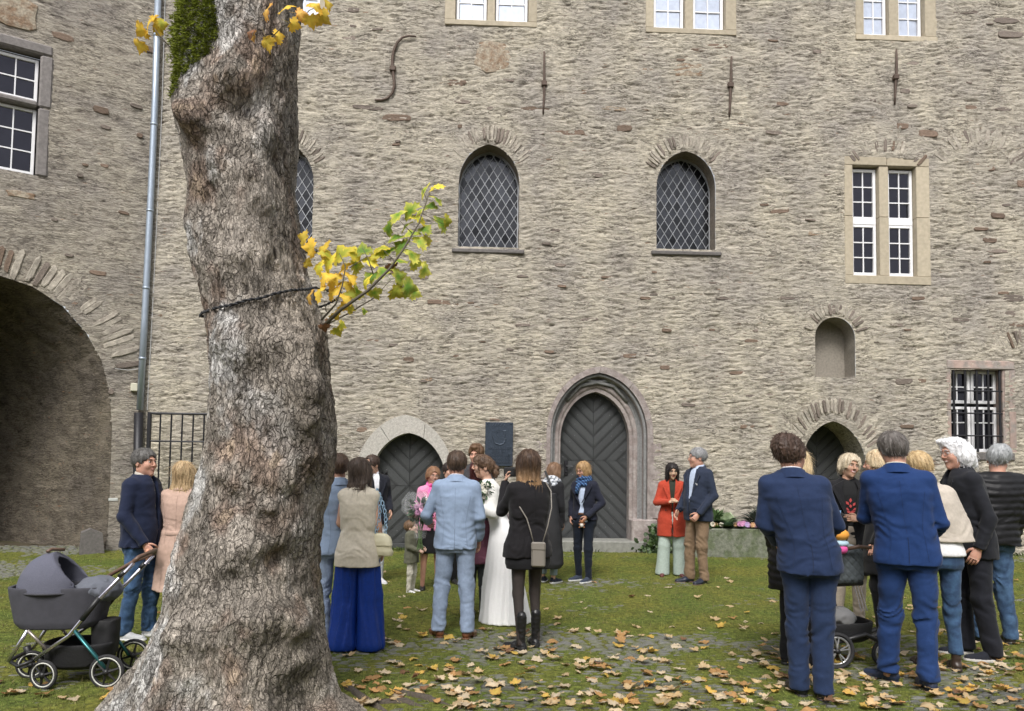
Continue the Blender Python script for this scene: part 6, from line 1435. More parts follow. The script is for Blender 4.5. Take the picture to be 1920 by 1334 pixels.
P_bride = person('bride in long white dress and shrug with brown updo leaning left into a hug', 938, 1176, 852, -82, sex='f', skin='fair', hair=('updo', (.075,.045,.03), dict(n=420, amp=.005, mix=(.15,.09,.055))), smile=True, head=(0, -6, 0), lean=(0, -.28),
    top=dict(m='ivory_shrug', c=(.80,.79,.76), hem=1.13, name='shrug', kind='knit', sl=(.068,.066,.058), stop=.45, amp=.006), bottom=dict(kind='dress', m='ivory_satin', c=(.88,.88,.89), k='satin', var=.02, hem=.015, name='dress'), shoes=('flat', (.55,.40,.36), (.3,.2,.2)),
    arms=[dict(e=(.22,-.06,1.16), w=(.12,-.28,1.20), c=1.2), dict(e=(-.22,-.10,1.17), w=(-.08,-.30,1.24), c=1.2)], seed=7, dy=.20, res=.0115)
P_bag = person('light-haired person in white checked scarf and black jacket turned away, carrying the gig bag', 1030, 1094, 866, 150, sex='f', hair=('bob', (.25,.15,.09), dict(n=380, mix=(.14,.08,.05))), head=(0, 12, 0), lean=(0, -.1), top=dict(m='black_jersey', c=BLK, hem=.80, closed=True, lapel=False, seams=False, kind='cotton'),
    bottom=dict(kind='slim', m='pale_denim', c=(.28,.34,.40), k='denim', hem=.12), shoes=('sneaker', (.02,.025,.04), (.7,.7,.7)), seed=8, feet=[(.09,0,20), (-.09,.02,-10)])
P_scarf = person('woman with blond bob, navy blazer and blue checked scarf before the middle door', 1094, 1092, 864, -22, sex='f', skin='ruddy', hair=('bob', (.42,.27,.13), dict(n=420, mix=(.25,.15,.07))), glasses='dark', head=(-16, 10, 0),
    top=dict(m='navy_blazer', c=(.013,.015,.028), hem=.90, open=.06, btn=1.1, ow=.07), inner=dict(m='pale_blue_shirt', c=(.48,.56,.72), hem=.86), bottom=dict(kind='slim', m='indigo_jeans', c=(.008,.012,.022), k='denim', belt=True), shoes=('sneaker', (.035,.045,.07), (.62,.62,.62)),
    arms=[dict(e=(.30,.03,1.14), w=(.11,-.17,.95), d=(-.4,-.2,-.6)), dict(e=(-.24,.05,1.13), w=(-.20,-.06,.93))], seed=9, feet=[(.09,-.06,-15), (-.10,.03,-30)])
P_coat = person('woman with long black hair in rust red coat and pale mint wide trousers, hands clasped', 1259, 1083, 867, 6, sex='f', skin='asian', hair=('long', (.010,.009,.010), dict(L=.21, n=380, mix=(.03,.022,.02))), head=(8, 6, 0),
    top=dict(m='rust_red_wool', c=(.42,.055,.028), hem=.62, open=.045, btn=1.02, ow=.012, name='coat', buttons=(1.02,), bx=-.10, flare=.03), inner=dict(m='dark_green_top', c=(.03,.035,.025)), bottom=dict(kind='flare', m='mint_trousers', c=(.42,.50,.46), k='satin', hem=.03), shoes=('dress', (.12,.03,.03), (.03,.02,.02)),
    arms=[dict(e=(.24,-.02,1.14), w=(.055,-.235,1.16), c=1.3, d=(-.8,-.1,.3)), dict(e=(-.25,-.02,1.13), w=(-.055,-.235,1.15), c=1.3, d=(.8,-.1,.3))], seed=10, feet=[(.135,0,10), (-.135,0,-10)])
P_blazer = person('grey-haired man with glasses in navy blazer, pocket square and brown chinos beside the red coat', 1309, 1095, 839, -48, skin='ruddy', hair=('short', (.30,.30,.31), dict(mix=(.16,.16,.165), n=320)), glasses='metal', head=(-22, 0, 0), belly=.03, width=1.04,
    top=dict(m='blue_navy_blazer', c=(.020,.028,.052), hem=.80, open=.055, btn=1.02, pockets=True), inner=dict(m='pale_blue_shirt', c=(.48,.56,.72)), bottom=dict(kind='jeans', m='brown_chino', c=(.20,.135,.085), k='cotton', amp=.007), shoes=('dress', (.018,.022,.038), (.10,.05,.03)),
    arms=[dict(e=(.27,.04,1.13), w=(.20,-.16,.90), c=1.1), dict(e=(-.27,.0,1.13), w=(-.22,-.16,.92))], seed=11, feet=[(.10,-.02,12), (-.10,-.08,-14)])
# centre
P_boy = person('little boy in olive jacket, bow tie, cream trousers and white shoes looking up', 771, 1113, 975, 62, skin='pale', hs=1.42, hair=('boy', (.20,.12,.07), dict(n=300)), head=(10, -14, 0), top=dict(m='olive_cloth', c=(.12,.12,.085), hem=.72, open=.05, kind='cotton', name='jacket', lapel=False, seams=False, off=.03, sl=(.075,.068,.055)),
    inner=dict(m='cream_shirt', c=(.62,.60,.52)), bottom=dict(kind='jeans', m='cream_trousers', c=(.50,.47,.40), k='cotton', amp=.009), shoes=('sneaker', (.68,.68,.68), (.72,.72,.72)), arms=[dict(e=(.24,-.02,1.12), w=(.16,-.24,1.05), c=1), dict(e=(-.24,-.02,1.12), w=(-.14,-.26,1.03), c=1)], seed=12, res=.014, collar=('white_shirt', (.75,.76,.80)))
P_groom = person('groom in light blue suit and brown shoes seen from behind', 851, 1198, 845, 176, hair=('short', (.055,.035,.026), dict(n=520, mix=(.10,.065,.045))), skin='ruddy', head=(8, 0, 0), width=.98, top=dict(m='sky_blue_cotton', c=(.27,.35,.49), hem=.83, kind='wool', amp=.0045, flare=.0, var=.06), inner=dict(m='white_shirt', c=(.75,.76,.80)),
    bottom=dict(kind='suit', m='sky_blue_cotton_trousers', c=(.27,.34,.47), k='cotton', amp=.006, hem=.065), shoes=('dress', (.17,.065,.03), (.12,.06,.03)), arms=[dict(e=(.31,.0,1.14), w=(.31,-.22,1.06), c=.8), dict(e=(-.26,.03,1.12), w=(-.24,-.10,.90))], seed=13, feet=[(.15,-.02,28), (-.13,.03,-18)], res=.0105)
P_photo = person('woman with long ombre hair photographing in black blazer, mini skirt, tights and black boots', 987, 1218, 843, 208, sex='f', hair=('long', (.045,.028,.022), dict(L=.17, thick=.006, n=700, amp=.006, mix=(.11,.065,.04)), dict(tip=(.36,.22,.11))), head=(-14, 4, 0), width=1.12,
    top=dict(m='black_blazer', c=(.011,.010,.012), hem=.80, closed=True, amp=.005), bottom=dict(kind='skirt', hem=.70, m='black_mini_skirt', c=BLK, name='skirt', tights=True), shoes=('highboot', (.012,.012,.013), (.012,.012,.012)),
    arms=[dict(e=(.205,-.16,1.19), w=(.10,-.26,1.45), d=(-.2,.05,1), c=.9, n=(-.6,.5,0)), dict(e=(-.24,-.16,1.22), w=(-.06,-.28,1.47), d=(.2,.05,1), c=1.0)], seed=14, feet=[(.10,.05,25), (-.10,-.03,-15)], res=.0105)
P_blue2 = person('man in light blue suit half hidden behind the maple trunk, hand in pocket', 625, 1212, 850, 200, hair=('short', (.10,.06,.04)), skin='ruddy', top=dict(m='sky_blue_cotton', c=(.27,.37,.55), hem=.83, amp=.006), inner=dict(m='white_shirt', c=(.75,.76,.80)), bottom=dict(kind='slim', m='sky_blue_cotton_trousers', c=(.27,.36,.53), k='cotton', amp=.008), shoes=('dress', (.17,.065,.03), (.12,.06,.03)),
    arms=[dict(e=(.25,.03,1.13), w=(.24,-.1,.9)), dict(e=(-.27,.06,1.13), w=(-.17,-.03,.93))], seed=15, width=1.0)
P_vest = person('woman in beige sleeveless waistcoat and royal blue wide trousers beside the trunk', 667, 1222, 857, 172, sex='f', hair=('long', (.055,.038,.032), dict(L=.11, n=520, thick=.004, mix=(.11,.08,.06))), head=(-24, 8, 6), headoff=(.0, 0), width=.92,
    top=dict(m='beige_vest_cloth', c=(.62,.56,.46), hem=.76, sleeves=False, name='waistcoat', closed=True, lapel=True, off=.014, flare=.02), bottom=dict(kind='wide', m='royal_blue_cloth', c=(.008,.035,.22), k='satin', hem=.015, amp=.012), shoes=('flat', (.5,.4,.3), (.3,.2,.15)),
    arms=[dict(e=(.20,-.05,1.14), w=(.12,-.2,1.0)), dict(e=(-.20,.02,1.12), w=(-.22,-.08,.90))], seed=16, feet=[(.12,0,5), (-.13,0,-5)], res=.0105)
P_navy = person('dark-haired man in navy jacket, jeans and pale trainers holding the pram handle', 258, 1200, 840, 58, skin='ruddy', hair=('short', (.05,.045,.042), dict(n=420, mix=(.16,.155,.15))), head=(-14, -2, 0), smile=False, belly=.02, width=1.02,
    top=dict(m='navy_softshell', c=(.012,.018,.045), hem=.84, open=.022, btn=1.0, ow=.02, kind='cotton', name='jacket', lapel=False, seams=False, off=.018, sl=(.066,.058,.046)), inner=dict(m='ecru_knit', c=(.50,.47,.42), k='knit'), bottom=dict(kind='jeans', m='blue_denim', c=(.030,.065,.135), c2=(.05,.10,.19), k='denim', amp=.009), shoes=('sneaker', (.42,.43,.44), (.66,.66,.64)),
    arms=[dict(e=(.27,-.01,1.13), w=(.30,-.18,.94)), dict(e=(-.27,.02,1.13), w=(-.22,-.16,.88), c=1.2)], seed=17, res=.0105, feet=[(.11,-.06,10), (-.11,.05,5)])
P_trench = person('woman with blond wavy hair in blush trench coat and green trousers beside the trunk', 333, 1196, 864, 158, sex='f', hair=('long', (.36,.24,.13), dict(L=.14, n=620, amp=.006, mix=(.62,.47,.28))), head=(-12, 2, 0), width=1.04,
    top=dict(m='blush_gabardine', c=(.50,.35,.285), hem=.47, name='coat', belt=1.03, closed=True, off=.014, flare=.05), bottom=dict(kind='jeans', m='teal_green_cloth', c=(.012,.105,.095), k='cotton'), shoes=('dress', (.1,.08,.07), (.05,.04,.04)),
    arms=[dict(e=(.27,.0,1.12), w=(.22,-.20,1.02), c=.8), None], seed=18, res=.011)
# right-hand group
P_left = person('man with dark curly hair in slim navy suit seen from behind, leaning left', 1520, 1310, 815, 188, hair=('curly', (.045,.028,.022), dict(thick=.008, n=900, amp=.006, mix=(.09,.055,.04))), skin='ruddy', head=(-32, 6, 0), lean=(.18, -.02), width=1.03, glasses='dark',
    top=dict(m='slate_blue_suit', c=(.015,.029,.078), hem=.83, amp=.005, off=.012, flare=.015, fy=-.1), inner=dict(m='white_shirt', c=(.75,.76,.80)), bottom=dict(kind='suit', m='slate_blue_trousers', c=(.015,.029,.074), amp=.006), shoes=('dress', (.012,.012,.015), (.012,.012,.014)),
    arms=[dict(e=(.27,-.02,1.13), w=(.20,-.22,1.0), c=.9), dict(e=(-.26,-.08,1.14), w=(-.18,-.30,1.04), c=.9)], seed=20, feet=[(.07,-.02,16), (-.07,.04,-4)], res=.0098)
P_blond1 = person('blond woman in black padded coat and leggings hidden behind the leaning man', 1500, 1272, 842, 160, sex='f', hair=('bob', (.50,.37,.20), dict(n=420, mix=(.70,.56,.36))), head=(-10, 0, 0), top=dict(m='black_padding', c=(.010,.010,.012), hem=.62, kind='puffer', name='coat', lapel=False, seams=False, closed=True, off=.03, sl=(.075,.066,.052)),
    bottom=dict(kind='slim', m='black_leggings', c=BLK, k='cotton'), shoes=('boot', (.012,.012,.013), (.01,.01,.01)), arms=[dict(e=(.25,.02,1.12), w=(.24,-.06,.86)), dict(e=(-.2,-.1,1.14), w=(-.1,-.25,1.1))], seed=21, dy=.35)
P_smile = person('laughing older woman with tousled blond hair in open black coat and red-flowered top', 1592, 1168, 850, 14, sex='f', skin='tan', hair=('mid', (.42,.34,.23), dict(n=620, amp=.008, thick=.003, mix=(.62,.54,.42))), head=(14, -2, 10), smile=True, width=1.08,
    top=dict(m='black_coat_cloth', c=BLK, hem=.50, open=.075, btn=1.0, ow=.10, name='coat'), inner=dict(m='black_top', c=(.012,.012,.013)), bottom=dict(kind='jeans', m='beige_chino', c=(.42,.36,.30), k='cotton'), shoes=('dress', (.3,.25,.2), (.1,.08,.07)),
    arms=[dict(e=(.24,-.06,1.13), w=(.03,-.27,1.08), d=(-.9,-.2,.1), c=.4), dict(e=(-.24,-.06,1.13), w=(-.06,-.27,1.07), d=(.9,-.2,.2), c=.4)], seed=22)
P_prof = person('woman with short streaked blond hair in profile, dressed in black behind the blue-suited man', 1652, 1200, 842, -88, sex='f', skin='ruddy', hair=('mid', (.52,.38,.22), dict(n=520, mix=(.72,.60,.42))), head=(-4, 2, 0), top=dict(m='black_coat_cloth', c=BLK, hem=.60, name='coat', closed=True), bottom=dict(kind='jeans', m='black_trousers', c=BLK), seed=23)
P_right = person('broad man with cropped greying hair in bright blue suit seen from behind', 1705, 1288, 808, 184, hair=('short', (.075,.062,.055), dict(n=760, mix=(.19,.175,.165))), skin='ruddy', head=(10, 8, 0), lean=(.10, .0), width=1.05,
    top=dict(m='cobalt_suit', c=(.010,.034,.125), hem=.83, amp=.005, off=.012, flare=.02), inner=dict(m='cream_shirt', c=(.62,.60,.52)), bottom=dict(kind='suit', m='cobalt_trousers', c=(.011,.034,.118), amp=.008, hem=.07), shoes=('dress', (.020,.030,.062), (.06,.035,.03)),
    arms=[dict(e=(.27,-.10,1.13), w=(.20,-.30,1.14), c=.9), dict(e=(-.25,.0,1.12), w=(-.18,-.22,1.0), c=.9)], seed=24, feet=[(.13,-.03,55), (-.11,.10,15)], res=.0098)
P_pony = person('young blond woman in beige cropped jacket over white shirt, jeans and brown ankle boots', 1762, 1256, 845, 200, sex='f', hair=('bun', (.40,.27,.13), dict(n=620, mix=(.62,.47,.27), thick=.004)), head=(-14, 6, 8), lean=(.12, -.05), width=1.0,
    top=dict(m='oatmeal_felt', c=(.50,.445,.385), hem=1.02, name='jacket', closed=True, off=.022, kind='knit', lapel=False, seams=False, poncho=True, sl=(.07,.066,.056)), inner=dict(m='white_blouse', c=(.72,.73,.78), hem=.90, off=.014, collar=True), collar=('white_blouse', (.72,.73,.78)), bottom=dict(kind='slim', m='mid_blue_denim', c=(.030,.060,.125), c2=(.045,.095,.18), k='denim', hem=.13, amp=.006), shoes=('boot', (.045,.030,.024), (.03,.02,.018)),
    arms=[dict(e=(.24,-.06,1.13), w=(.16,-.26,1.10)), dict(e=(-.24,-.02,1.13), w=(-.16,-.24,1.10))], seed=25, feet=[(.11,-.02,10), (-.10,.05,-8)], res=.0105)
P_white = person('white-haired man with round glasses in black suit and shirt smiling to the left', 1828, 1236, 820, -66, skin='ruddy', hair=('white', (.66,.66,.68), dict(n=520, amp=.005, thick=-.002, mix=(.82,.82,.84))), glasses='metal', head=(16, 0, 0), smile=True, lean=(-.03, -.14), width=1.06,
    top=dict(m='black_suit_cloth', c=(.012,.013,.018), hem=.79, amp=.005, off=.012, open=.02, btn=1.2), inner=dict(m='black_shirt', c=(.012,.012,.015)), collar=('black_shirt', (.012,.012,.015)), bottom=dict(kind='suit', m='black_suit_trousers', c=(.011,.012,.018), amp=.006), shoes=('sneaker', (.015,.017,.025), (.55,.52,.50)),
    arms=[dict(e=(.26,.05,1.12), w=(.25,-.06,.88), c=.6), dict(e=(-.27,.02,1.12), w=(-.26,-.12,.90), c=.6)], seed=26, feet=[(.13,.05,0), (-.10,-.05,4)], res=.0105)
P_puff = person('grey-haired man in black quilted down jacket and jeans seen from behind at the right edge', 1860, 1206, 832, 212, skin='ruddy', hair=('short', (.26,.27,.28), dict(n=520, mix=(.42,.43,.44))), head=(-24, 2, 0), lean=(-.12, 0), width=1.05,
    top=dict(m='black_down_nylon', c=(.012,.012,.014), hem=.86, kind='puffer', name='jacket', lapel=False, seams=False, off=.032, sl=(.080,.070,.056)), bottom=dict(kind='jeans', m='blue_denim_light', c=(.055,.105,.19), c2=(.03,.06,.12), k='denim', amp=.010), shoes=('boot', (.015,.015,.017), (.012,.012,.012)), seed=27, feet=[(.11,0,5), (-.11,.06,-20)])
# ------------------------------------------------------------------ things on the walls
pipe = thing('drainpipe', 'long zinc downpipe with black foot in the corner left of the maple', 'drainpipe', M=MAIN.M)
pp = [H(303, -40), H(296, 200), H(287, 400), H(277, 600), H(268, 770)]; foot = [H(266, 775), H(262, 1040)]
def tapes(pts, y): return [(a, y, b) for a, b in pts]
MB().tube(tapes(pp, -.12), .055, 14).build('zinc_pipe', ZINC, pipe, smooth=True)
for k in (.12, .3, .5, .68, .86):
    i = k*4; a = pp[int(i)]; b = pp[min(int(i)+1, 4)]; t = i-int(i); x, z = a[0]+(b[0]-a[0])*t, a[1]+(b[1]-a[1])*t
    MB().tube([(x, -.12, z-.02), (x, -.12, z+.02)], .062, 14).build('pipe_clamp', ZINC, pipe, smooth=True)
MB().tube([(foot[0][0], -.12, foot[0][1]), (foot[1][0], -.12, 0)], .075, 14).build('black_pipe', IRON, pipe, smooth=True)
cb = MB(); cb.tube([(p[0]+.085, -.03, p[1]) for p in pp], .008, 5); o = cb.build('cable', M_('grey_cable', col=(.5,.5,.5)), None, M=MAIN.M); o['label'] = 'thin pale cable running down the wall beside the zinc downpipe'; o['category'] = 'cable'
bx = thing('alarm_box', 'small cream electrical box on the plaster left of the downpipe', 'electrical box', M=LEFT.M)
a = LEFT.hit(251, 727); MB().box(a[0]-.055, a[0]+.055, -.08, .0, a[1]-.07, a[1]+.07, bev=.012).build('cover', M_('cream_plastic', col=(.62,.60,.48), rough=.5), bx)
MB().tube([(a[0]-.3, -.025, a[1]+.30), (a[0]-.1, -.03, a[1]+.29), (a[0]+.12, -.03, a[1]+.34)], .006, 5).build('wire', M_('grey_cable'), bx)
a = LEFT.hit(212, 937); o = MB().box(a[0]-.07, a[0]+.07, -.03, .0, a[1]-.025, a[1]+.025, bev=.006).build('wall_tag', M_('pale_tag', col=(.55,.57,.55), rough=.5), None, M=LEFT.M); o['label'] = 'tiny pale number tag fixed beside the passage mouth'; o['category'] = 'tag'
# iron gate in the corner
g = thing('iron_gate', 'black wrought iron grille gate in the corner behind the blond woman in trench coat', 'gate', M=MAIN.M)
def GT(px_, py_, y=-.55): return MAIN.hit(px_, py_, y)
x0, x1 = GT(276, 900)[0], GT(420, 900)[0]; zt_, zm = GT(330, 776)[1], GT(330, 828)[1]
for z, r_ in ((zt_, .022), (zm, .016), (GT(330, 932)[1], .016), (.12, .02)): MB().tube([(x0, -.55, z), (x1, -.55, z)], r_, 6).build('rail', IRON, g)
for x in (x0, x1): MB().box(x-.028, x+.028, -.578, -.522, 0, zt_+.02, bev=.004).build('post', IRON, g)
n = 7
for i in range(1, n): x = x0+(x1-x0)*i/n; MB().tube([(x, -.55, .12), (x, -.55, zt_)], .014, 6).build('bar', IRON, g)
MB().tube([(x0, -.55, zm), (x0, -.12, zm)], .014, 6).build('stay', IRON, g); MB().tube([(x0, -.55, zt_), (x0, -.12, zt_)], .014, 6).build('stay', IRON, g)
# wall anchors
def anchor_mesh(pts, r_, lab):
    t = thing('wall_anchor', lab, 'wall anchor', M=MAIN.M, group='iron wall anchors'); P = [H(a, b) for a, b in pts]; n = len(P)
    MB().tube([(p[0], -.05-.01*math.sin(i), p[1]) for i, p in enumerate(P)], [r_*(.45+.55*math.sin(math.pi*(i+.6)/(n+.2))) for i in range(n)], 8, sq=.8).build('rod', RUSTIRON, t, smooth=True)
    m = P[n//2]; MB().box(m[0]-r_*1.9, m[0]+r_*1.9, -.09, .0, m[1]-.045, m[1]+.045, bev=.01).build('collar', RUSTIRON, t)
anchor_mesh([(781,72),(768,71),(755,74),(745,84),(738,100),(736,118),(737,132),(739,150),(740,165),(736,178),(727,187),(716,190),(703,190)], .028, 'rusty S-shaped iron wall anchor above the sprouting branch')
anchor_mesh([(1020,100),(1020,125),(1020,150),(1020,160),(1020,180),(1019,200),(1018,217)], .026, 'straight rusty iron wall anchor between the two chapel windows')
anchor_mesh([(1370,109),(1369,130),(1369,150),(1368,163),(1368,185),(1367,205),(1366,222)], .028, 'straight rusty iron wall anchor up right of the second chapel window')
anchor_mesh([(1678,95),(1678,115),(1678,135),(1677,148),(1677,165),(1676,182),(1675,199)], .026, 'straight rusty iron wall anchor above the four-part window at right')
# bronze plaque
pl = thing('memorial_plaque', 'dark bronze plaque with profile portrait and raised lettering between the two doors', 'plaque', M=MAIN.M)
BR = M_('patinated_bronze', col=(.045,.060,.085), rough=.48, metal=.55, var=.25, vscale=12, bump=.3, bscale=60)
BRH = M_('worn_bronze_relief', col=(.085,.105,.14), rough=.42, metal=.6, var=.2, vscale=12)
a, b = H(909, 874), H(962, 793); cxp = (a[0]+b[0])/2; wp = b[0]-a[0]; hp = b[1]-a[1]
MB().box(a[0], b[0], -.06, -.01, a[1], b[1], bev=.006).build('plate', BR, pl)
for s_ in (-1, 1): MB().sphere((cxp+s_*wp*.42, -.065, b[1]-.02), .016, 8).build('bolt', BR, pl)
prof = [(.30,.60),(.36,.72),(.30,.90),(.10,.98),(-.18,.97),(-.38,.84),(-.42,.62),(-.34,.42),(-.30,.20),(-.22,.06),(.02,-.02),(.22,.02),(.30,.10),(.30,.18),(.36,.22),(.33,.27),(.36,.32),(.34,.36),(.44,.42),(.36,.54)]
cz = a[1]+hp*.50; sc = wp*.62
MB().prism([(cxp+x*sc*.95, cz+y_*sc*.82) for x, y_ in prof], -.074, -.055).build('portrait_relief', BR, pl)
rl = MB(); P = [(cxp+x*sc*.95, -.075, cz+y_*sc*.82) for x, y_ in prof]; rl.tube(P+[P[0]], .005, 5); rl.tube([(cxp-.02, -.077, cz+.13), (cxp-.05, -.08, cz+.20), (cxp-.0, -.08, cz+.23), (cxp+.01, -.078, cz+.17)], .005, 5); rl.tube([(cxp+.07, -.077, cz+.235), (cxp+.12, -.077, cz+.24)], .005, 5)
for k in range(5): rl.tube([(cxp-.13+.05*k, -.076, cz+.33-.01*abs(k-2)), (cxp-.10+.05*k, -.076, cz+.38-.01*abs(k-2))], .004, 5)
rl.build('relief_lines', BRH, pl)
def text(parent, s, x, z, size, mt, y=-.066, name='lettering', depth=.004):
    cu = bpy.data.curves.new(name, 'FONT'); cu.body = s; cu.size = size; cu.align_x = 'CENTER'; cu.extrude = depth; tmp = bpy.data.objects.new('t', cu); COL.objects.link(tmp)
    dg = bpy.context.evaluated_depsgraph_get(); me = bpy.data.meshes.new_from_object(tmp.evaluated_get(dg)); bpy.data.objects.remove(tmp); me.materials.clear(); me.materials.append(mt); me.name = name
    o = obj(name, me, None, parent, loc=(x, y, z), rot=(R(90), 0, 0)); return o
for i, (t_, s_) in enumerate((('HANS KRUSE', .070), ('1882-1941', .070), ('SCHÖPFER DES', .060), ('MUSEUMS DES', .060), ('SIEGERLANDES', .060))): text(pl, t_, cxp, a[1]+hp*(.385-.078*i), s_, BRH)
# stone trough with autumn planting
tr = thing('stone_trough', 'long mossy stone planter against the wall right of the man in navy blazer', 'planter', M=MAIN.M)
a, b = MAIN.hit(1296, 1010, -.6), MAIN.hit(1474, 1010, -.6); zt2 = MAIN.hit(1385, 992, -.6)[1]
TS = M_('mossy_trough_stone', col=(.17,.18,.14), col2=(.11,.13,.075), rough=.92, var=.3, vscale=6, bump=.9, bscale=24, bdist=.02)
x0, x1, y0, y1 = a[0]-.25, b[0]+.25, -.6, -.12
MB().box(x0, x1, y0, y0+.09, 0, zt2, bev=.02).build('trough_wall', TS, tr); MB().box(x0, x1, y1-.09, y1, 0, zt2-.004, bev=.02).build('trough_wall', TS, tr)
for q in ((x0, x0+.09), (x1-.09, x1)): MB().box(q[0]+.004, q[1]-.004, y0+.09, y1-.09, 0, zt2-.002, bev=.015).build('trough_end', TS, tr)
MB().box(x0+.09, x1-.09, y0+.09, y1-.09, 0, zt2-.05).build('soil', M_('dark_soil', col=(.04,.03,.02), rough=1, bump=.8, bscale=30), tr)
def plantobj(name, label, cat, x, y_, z, n, r_, h_, c0, c1, w_=.3, up=.7, flowers=None, group=None):
    t = thing(name, label, cat, M=MAIN.M @ Matrix.Translation((x, y_, z)), group=group); V = []; F = []; Cc = []
    for i in range(n):
        an = random.uniform(0, 2*math.pi); tl_ = random.random(); L = h_*random.uniform(.6, 1.1); d = Vector((math.cos(an)*(1-up*tl_), math.sin(an)*(1-up*tl_), .25+up*tl_)).normalized(); s_ = d.cross(Vector((0, 0, 1))).normalized()*L*w_; o0 = Vector((random.uniform(-r_, r_)*.5, random.uniform(-r_, r_)*.3, random.uniform(0, h_*.3))); k = len(V)
        up_ = Vector((0, 0, L*.06)); V += [o0, o0+d*L*.5-s_*.9+up_, o0+d*L*.6, o0+d*L*.5+s_*.9+up_, o0+d*L-Vector((0, 0, L*.12))]; F += [(k, k+1, k+2), (k, k+2, k+3), (k+1, k+4, k+2), (k+2, k+4, k+3)]
        u = tl_*random.uniform(.7, 1.2); u = min(1, max(0, u)); Cc += [[c0[j]*(1-u)+c1[j]*u for j in range(3)]]*5
    obj('foliage', mesh_data('foliage', np.array([tuple(v) for v in V]), F, True, cols={'col': np.array(Cc)}), mat('plant_foliage', attr='col', rough=.6), t)
    if flowers:
        for _ in range(flowers[0]):
            m = MB(); cx_, cy_, cz_ = random.uniform(-r_, r_), random.uniform(-r_, r_)*.4-.05, h_*random.uniform(.55, 1.0); rf = flowers[2]
            for j in range(9): an = 2*math.pi*j/9; m.tube([(cx_, cy_, cz_), (cx_+rf*math.cos(an), cy_-.01, cz_+rf*math.sin(an))], [rf*.18, rf*.30], 4)
            m.sphere((cx_, cy_-.01, cz_), rf*.3, 6); m.build('flower', M_('petal_%d' % random.choice(flowers[1])[0], col=(.6,.25,.45)) if False else random.choice(flowers[1]), t)
    return t
PINKP = M_('pink_petals', col=(.62,.30,.50), rough=.6); ORP = M_('apricot_petals', col=(.68,.42,.24), rough=.6); LIL = M_('lilac_petals', col=(.50,.36,.62), rough=.6); CRP = M_('cream_petals', col=(.72,.68,.58), rough=.6)
ymid = (y0+y1)/2-.06; zs2 = zt2-.05; tx = lambda q: MAIN.hit(q, 975, ymid)[0]
plantobj('ornamental_cabbage', 'white-hearted ornamental cabbage in the middle of the stone trough', 'cabbage', tx(1362), ymid, zs2+.03, 60, .06, .30, (.06,.14,.07), (.62,.70,.48), w_=.42, up=.75)
for q, n_ in ((1385, 5), (1405, 6)): plantobj('pansy', 'pink and lilac pansies %s in the stone trough' % ('right of the cabbage' if q == 1385 else 'near the right end'), 'flowers', tx(q), ymid-.06, zs2+.02, 70, .10, .12, (.02,.05,.015), (.07,.15,.03), flowers=(n_, (PINKP, LIL, ORP), .045))
plantobj('primrose', 'apricot flowers in the stone trough beside the man in navy blazer', 'flowers', tx(1338), ymid-.05, zs2+.02, 80, .12, .12, (.03,.10,.015), (.12,.28,.03), flowers=(4, (ORP, CRP), .04))
plantobj('heather_bush', 'feathery grey green bush at the right end of the trough', 'bush', tx(1428), ymid+.05, zs2, 420, .16, .40, (.05,.065,.05), (.15,.18,.15), w_=.07, up=.9)
plantobj('leafy_plant', 'green leafy plant behind the cabbage in the trough', 'plant', tx(1345), ymid+.12, zs2, 160, .18, .36, (.025,.06,.02), (.09,.16,.05), w_=.18, up=.85)
plantobj('sedum', 'yellow green ground sedum spilling at the right edge of the trough', 'plant', tx(1455), ymid-.10, zs2+.02, 160, .16, .09, (.25,.26,.02), (.48,.44,.04), w_=.3)
# ivy by the portal
pi_ = MAIN.hit(1226, 1000, -.15); iv = thing('ivy_bush', 'dark ivy growing up between the portal plinth and the red coat', 'ivy', M=MAIN.M @ Matrix.Translation((pi_[0], -.12, 0)))
V = []; F = []; Cc = []
for _ in range(420):
    z = random.random()**1.3*.58; x = random.gauss(.05+z*.08, .13*(1.2-z)); y_ = -abs(random.gauss(0, .07)); r_ = random.uniform(.025, .05); a = random.uniform(0, 6.28); k = len(V); t = random.uniform(-.5, .5)
    for j in range(5): an = a+2*math.pi*j/5; rr = r_*(1.2 if j == 0 else .8); V.append((x+rr*math.cos(an), y_+rr*t*math.cos(an)-.01*j, z+rr*math.sin(an)+.03))
    F.append(tuple(range(k, k+5))); u = random.random(); Cc += [[.018+.05*u, .035+.08*u, .015+.02*u]]*5
obj('foliage', mesh_data('foliage', V, F, False, cols={'col': np.array(Cc)}), mat('ivy_leaf', attr='col', rough=.5), iv)
# stone bollard at the passage
bp = LEFT.hit(165, 1060, -.18); t = thing('stone_bollard', 'dark leaning wedge-shaped guard stone at the foot of the passage wall', 'guard stone', M=LEFT.M @ Matrix.Translation((bp[0]+.03, -.22, 0)))
m = MB(); m.prism([(-.17, -.02), (.20, -.02), (.15, .42), (-.02, .50), (-.15, .44)], -.13, .12); m.build('block', M_('dark_basalt_stone'), t)
